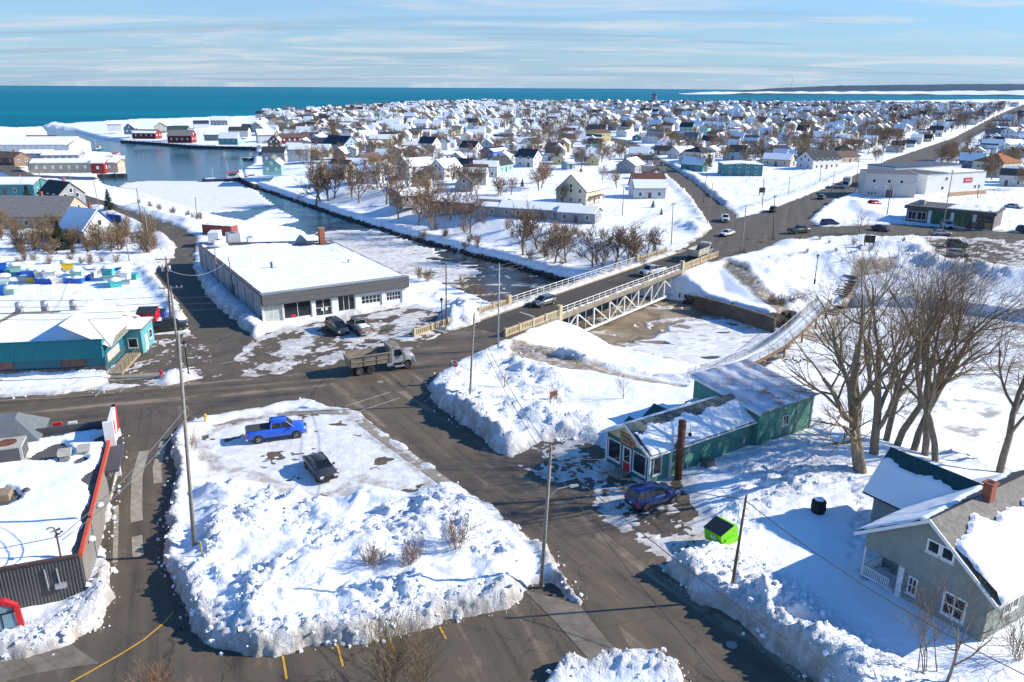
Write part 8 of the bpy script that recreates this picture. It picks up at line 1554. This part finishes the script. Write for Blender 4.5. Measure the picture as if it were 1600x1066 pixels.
def framed_board():
    p = P(8, 1002); t = thing('menu_board', 'red framed glass menu board at the lower left corner', 'menu board', (p.x, p.y, .9), R(28))
    fr = MB()
    for a, b in (((-2.6, 0, 1.9), (.35, 0, 1.9)), ((.35, 0, 1.9), (.95, 0, 1.35)), ((.95, 0, 1.35), (1.05, 0, -.2))): fr.hexa([Vector(a) + Vector(v) for v in ((-.1, -.25, -.12), (.1, -.25, -.12), (.1, .25, -.12), (-.1, .25, -.12))], [Vector(a) + Vector(v) for v in ((-.1, -.25, .12), (.1, -.25, .12), (.1, .25, .12), (-.1, .25, .12))]); d = (Vector(b) - Vector(a)); fr.tube(a, b, .22, n=4)
    fr.build('red_frame', RED, t); MB().prism([(-2.5, .0), (.85, 0), (.75, 1.25), (.3, 1.7), (-2.5, 1.7)], 'y', -.08, .08).build('glass', mat('board_glass', (.16, .26, .33), .15, .6), t); MB().box(-2.5, .8, -.12, .12, 1.05, 1.13).build('mullion', BLACK, t)
    for x in (-2., -.9, .1): MB().box(x - .03, x + .03, -.11, .11, 0, 1.1).build('mullion', BLACK, t)
framed_board()
def black_sign(px, py, rz, lb): p = PG(px, py); t = thing('notice_board', lb, 'sign', (p.x, p.y, gz(p.x, p.y) - .1), R(rz)); [MB().box(x - .08, x + .08, -.08, .08, -.3, 2.).build('post', BLACK, t) for x in (-.9, .9)]; MB().box(-1.1, 1.1, -.1, .1, .9, 2.5).build('board', BLACK, t)
black_sign(1357, 388, -20, 'black notice board in the snow by the far parking'); black_sign(1190, 306, 20, 'black billboard on the open white lot')
for k, (zx, zy) in enumerate(((895, 715), (950, 708), (968, 722), (995, 738), (1015, 725), (1045, 716))):
    px, py = 1060 + zx / 5.33, 430 + zy / 5.33; p = P(px, py, WL + .17); t = thing('duck', 'dark duck on the pond ice, %s of six from left' % ordw(k + 1), 'duck', p, k * 1.1); b = MB(); secs = [[(x, r * math.cos(a), .2 + zc + r * .8 * math.sin(a)) for a in [i * math.pi / 4 for i in range(8)]] for x, r, zc in ((-.34, .02, .1), (-.22, .1, .03), (0, .17, 0), (.16, .13, .02), (.22, .07, .12), (.23, .06, .24), (.27, .07, .32), (.34, .05, .31), (.42, .015, .29))]; loft(secs).build('body', mat('duck_brown', (.05, .04, .03), .8), t, True)
def stairs():
    p0 = P(1292, 468, -1.0); p1 = P(1333, 412, .4); t = thing('park_steps', 'dark wooden steps climbing from footbridge to parking', 'steps', p0); d = p1 - p0; n = 16; w = Vector((d.y, -d.x, 0)).normalized() * 1.3; m = mat('wet_dark_boards', (.07, .05, .035), .8, var=(1.5, .3)); g = gz(p0.x, p0.y)
    for k in range(3, n):
        c = d * ((k + .5) / n); wp = p0 + c; zz = gz(wp.x, wp.y) - p0.z + .06; dd = Vector((d.x, d.y, 0)).normalized() * .42; MB().hexa([(c + a + Vector((0, 0, zz - c.z - .3))) for a in (-w - dd, w - dd, w + dd, -w + dd)], [(c + a + Vector((0, 0, zz - c.z))) for a in (-w - dd, w - dd, w + dd, -w + dd)]).build('tread', m, t)
stairs()
# town landmarks
p = P(1022, 160, 6); t = thing('water_tower', 'dark slim tower rising above the far end of town', 'tower', (p.x * .9, p.y * .9, 5)); MB().tube((0, 0, -2), (0, 0, 16), 4.5, 4.2, 12).build('shaft', mat('tower_dark', (.12, .13, .14), .8), t); MB().tube((0, 0, 16), (0, 0, 19), 5, 5, 12).build('cap', DKGREY, t)
t = thing('radio_mast', 'thin radio mast on the far hill', 'mast', (2330, 6880, 60)); MB().tube((0, 0, -10), (0, 0, 75), 2.2, 1.4, 5).build('lattice', GREY, t); MB().box(-4, 4, -4, 4, -8, 6).build('hut', WHITE, t)
# ------------------------------------------------------------------ paving, painted lines
CONCD = mat('stained_concrete', (.17, .148, .115), .85, .3, bump=(9, .2), var=(.7, .35))
def slab_strip(name, e0, e1, n, z=.03, m=None, miss=()):
    o = struct(link(name, None)); a = [P(*p) for p in e0]; b = [P(*p) for p in e1]
    def at(pl, f):
        ls = [(pl[i + 1] - pl[i]).length for i in range(len(pl) - 1)]; s = f * sum(ls)
        for i, l in enumerate(ls):
            if s <= l or i == len(ls) - 1: return pl[i].lerp(pl[i + 1], min(1, s / l))
            s -= l
    for k in range(n):
        if k in miss: continue
        g = .008; q = [at(a, k / n + g / n), at(a, (k + 1) / n - g / n), at(b, (k + 1) / n - g / n), at(b, k / n + g / n)]; zz = Vector((0, 0, z + .004 * (k * 7 % 3))); MB().hexa([v - Vector((0, 0, .1)) for v in q], [v + zz for v in q]).build('slab', m or CONC, o)
    return o
slab_strip('corner_sidewalk', [(284, 664), (340, 655), (400, 645), (450, 634), (500, 634), (540, 641)], [(284, 673), (340, 666), (400, 656), (450, 650), (500, 647), (548, 649)], 16, .05)
slab_strip('side_sidewalk', [(560, 648), (612, 686), (695, 745), (745, 785)], [(548, 654), (600, 694), (680, 752), (728, 790)], 14, .05)
slab_strip('restaurant_sidewalk', [(-60, 616), (0, 611), (80, 604), (170, 596), (250, 590)], [(-60, 602), (0, 599), (80, 594), (170, 588), (250, 582)], 22, .04)
slab_strip('corner_apron', [(-80, 1062), (0, 1036), (60, 1022), (112, 1008)], [(-80, 1110), (0, 1066), (80, 1048), (156, 1038)], 7, .04, CONCD)
slab_strip('drive_apron', [(818, 922), (870, 975), (925, 1036)], [(905, 945), (935, 985), (962, 1016)], 4, .03, CONCD)
WL_ = mat('worn_white_line', (.42, .39, .33), .8, var=(2, .35)); YL = mat('worn_yellow_line', (.55, .31, .035), .75, var=(3, .25))
def line(pts, w, m, name, z=.03):
    o = struct(link(name, None)); mb = MB(); q = [P(*p) for p in pts]
    for i in range(len(q)):
        d = (q[min(i + 1, len(q) - 1)] - q[max(i - 1, 0)]).normalized(); n = Vector((-d.y, d.x, 0)) * w / 2; mb.v += [tuple(q[i] - n + Vector((0, 0, z))), tuple(q[i] + n + Vector((0, 0, z)))]
    mb.f = [(2 * i, 2 * i + 2, 2 * i + 3, 2 * i + 1) for i in range(len(q) - 1)]; me = mb.mesh(name, m); ob = link('paint', me, o); 
    if me.polygons[0].normal.z < 0: me.flip_normals()
line([(272, 956), (255, 975), (225, 1000), (190, 1022), (150, 1045), (105, 1070)], .13, YL, 'yellow_edge_line')
for a, b in (((441, 1021), (448, 1062)), ((527, 1008), (536, 1042)), ((609, 998), (617, 1018)), ((687, 980), (697, 999))): line([a, b], .14, YL, 'yellow_bay_line')
line([(540, 635), (610, 613)], .12, WL_, 'stop_line', .028); line([(562, 643), (625, 622)], .12, WL_, 'stop_line', .028); line([(415, 551), (440, 560), (470, 567)], .12, WL_, 'curved_white_line'); line([(420, 549), (445, 557), (474, 564)], .1, WL_, 'curved_white_line'); line([(812, 488), (836, 496)], .35, WL_, 'bridge_stop_bar', .045)
for a, b in (((149, 620), (155, 613)), ((187, 614), (192, 608)), ((345, 569), (380, 562))): line([a, b], .12, WL_, 'parking_tick')
line([(0, 626), (90, 622), (180, 614)], .1, mat('pale_edge_line', (.4, .37, .3), .8, var=(2, .4)), 'edge_line', .02)
MAN = mat('manhole_iron', (.28, .26, .22), .7, var=(6, .3)); 
for px, py in ((594, 597), (1143, 1008)): q = P(px, py); struct(MB().lathe([(.05, 0), (.36, 0), (.36, .01), (.05, .012)], 16, (q.x, q.y, .02)).build('manhole_cover', MAN))
# tyre polished sand ridges along the lane
for pts, w in (([(225, 705), (214, 745), (213, 800), (214, 815)], .9), ([(214, 838), (216, 870)], .75), ([(256, 690), (245, 730), (247, 755)], .7), ([(182, 790), (180, 880)], .35)): line(pts, w, mat('dry_salt', (.3, .265, .2), .9, var=(1.5, .3)), 'dry_lane_strip', .022)
# ------------------------------------------------------------------ loose snow and weeds
def chunks():
    rr = random.Random(9); mb = MB(); n = 0; idx = np.where((GR > .45) & (GY.ravel() < 130))[0]; pick = np.random.RandomState(3).choice(idx, 4600)
    X_, Y_ = GX.ravel(), GY.ravel()
    for i in pick:
        x, y = X_[i] + rr.uniform(-.2, .2), Y_[i] + rr.uniform(-.2, .2); z = GZ[i]
        if z < .02: continue
        s = min(.2, .035 * math.exp(rr.random() ** 2.6 * 1.9)); a = rr.random() * 6.28; c, s_ = math.cos(a) * s, math.sin(a) * s; tl = rr.uniform(-.5, .5) * s; k = [rr.uniform(.6, 1.15) for _ in range(8)]
        v = [(x + (u * c - w * s_) * k[j], y + (u * s_ + w * c) * k[j], z + s * .02 + q * s * .55 * k[7 - j] + u * tl) for j, (u, w, q) in enumerate(((-1, -1, -1), (1, -1, -1), (1, 1, -1), (-1, 1, -1), (-.7, -.6, 1), (.6, -.75, 1), (.75, .6, 1), (-.6, .7, 1)))]; mb.hexa(v[:4], v[4:])
    # crumbs spilled on the asphalt along the banks
    edge_i = np.where((GZ < -.15) & (GZ > -.6) & (GY.ravel() < 95))[0]; Z2 = _GZ; cnt_ = 0
    for i in np.random.RandomState(5).choice(edge_i, 16000):
        r_, c_ = divmod(int(i), GX.shape[1])
        if r_ < 6 or r_ > GX.shape[0] - 7 or c_ < 6 or c_ > GX.shape[1] - 7: continue
        if max(Z2[r_ - 4, c_], Z2[r_ + 4, c_], Z2[r_, c_ - 4], Z2[r_, c_ + 4]) < .15: continue
        x, y = X_[i], Y_[i]; s = min(.13, .022 * math.exp(rr.random() ** 2 * 1.8)); a = rr.random() * 6.28; c, s_ = math.cos(a) * s, math.sin(a) * s
        v = [(x + (u * c - w * s_), y + (u * s_ + w * c), .01 + (q + 1) * s * .6) for u, w, q in ((-1, -1, -1), (1, -1, -1), (1, 1, -1), (-1, 1, -1), (-.6, -.7, 1), (.7, -.6, 1), (.6, .7, 1), (-.7, .5, 1))]; mb.hexa(v[:4], v[4:]); cnt_ += 1
        if cnt_ > 300: break
    o = mb.build('snow_chunks', ROOFSNOW, kind='stuff'); tag(o, 'broken lumps of ploughed snow on the banks and piles', 'snow')
chunks()
def weeds():
    rr = random.Random(21); mb = MB(); n = 0
    while n < 900:
        y = rr.uniform(42, 330); x = rr.uniform(-.72, .72) * y; z = gz(x, y)
        if z < .12 or z > .75: continue
        if perlin(np.array([x / 14]), np.array([y / 14]), 5)[0] < .15: continue
        n += 1
        for k in range(rr.randint(3, 7)):
            h = rr.uniform(.2, .55) * (1 + y / 250); a = rr.random() * 6.28; q = Vector((x + rr.uniform(-.2, .2), y + rr.uniform(-.2, .2), z - .05)); e = q + Vector((math.cos(a) * h * .35, math.sin(a) * h * .35, h)); mb.tube(q, e, .008 + y * .00006, .004, 3, False)
    o = mb.build('dead_weeds', mat('dead_grass', (.3, .21, .11), .9, .1), kind='stuff'); tag(o, 'dead grass stalks poking through the snow', 'weeds')
weeds()

# ------------------------------------------------------------------ sea air
hz = MB().box(-7000, 7000, -300, 9000, WL - 3, 150).build('haze', None); struct(hz, 'stuff'); hm_ = bpy.data.materials.new('sea_haze'); hm_.use_nodes = True; hnt = hm_.node_tree; hnt.nodes.clear()
pv = N(hnt, 'ShaderNodeVolumePrincipled'); pv.inputs['Color'].default_value = (.3, .6, 1, 1); pv.inputs['Density'].default_value = 2.2e-5; pv.inputs['Anisotropy'].default_value = .2
ho = N(hnt, 'ShaderNodeOutputMaterial'); hnt.links.new(pv.outputs[0], ho.inputs['Volume']); hz.data.materials.append(hm_)
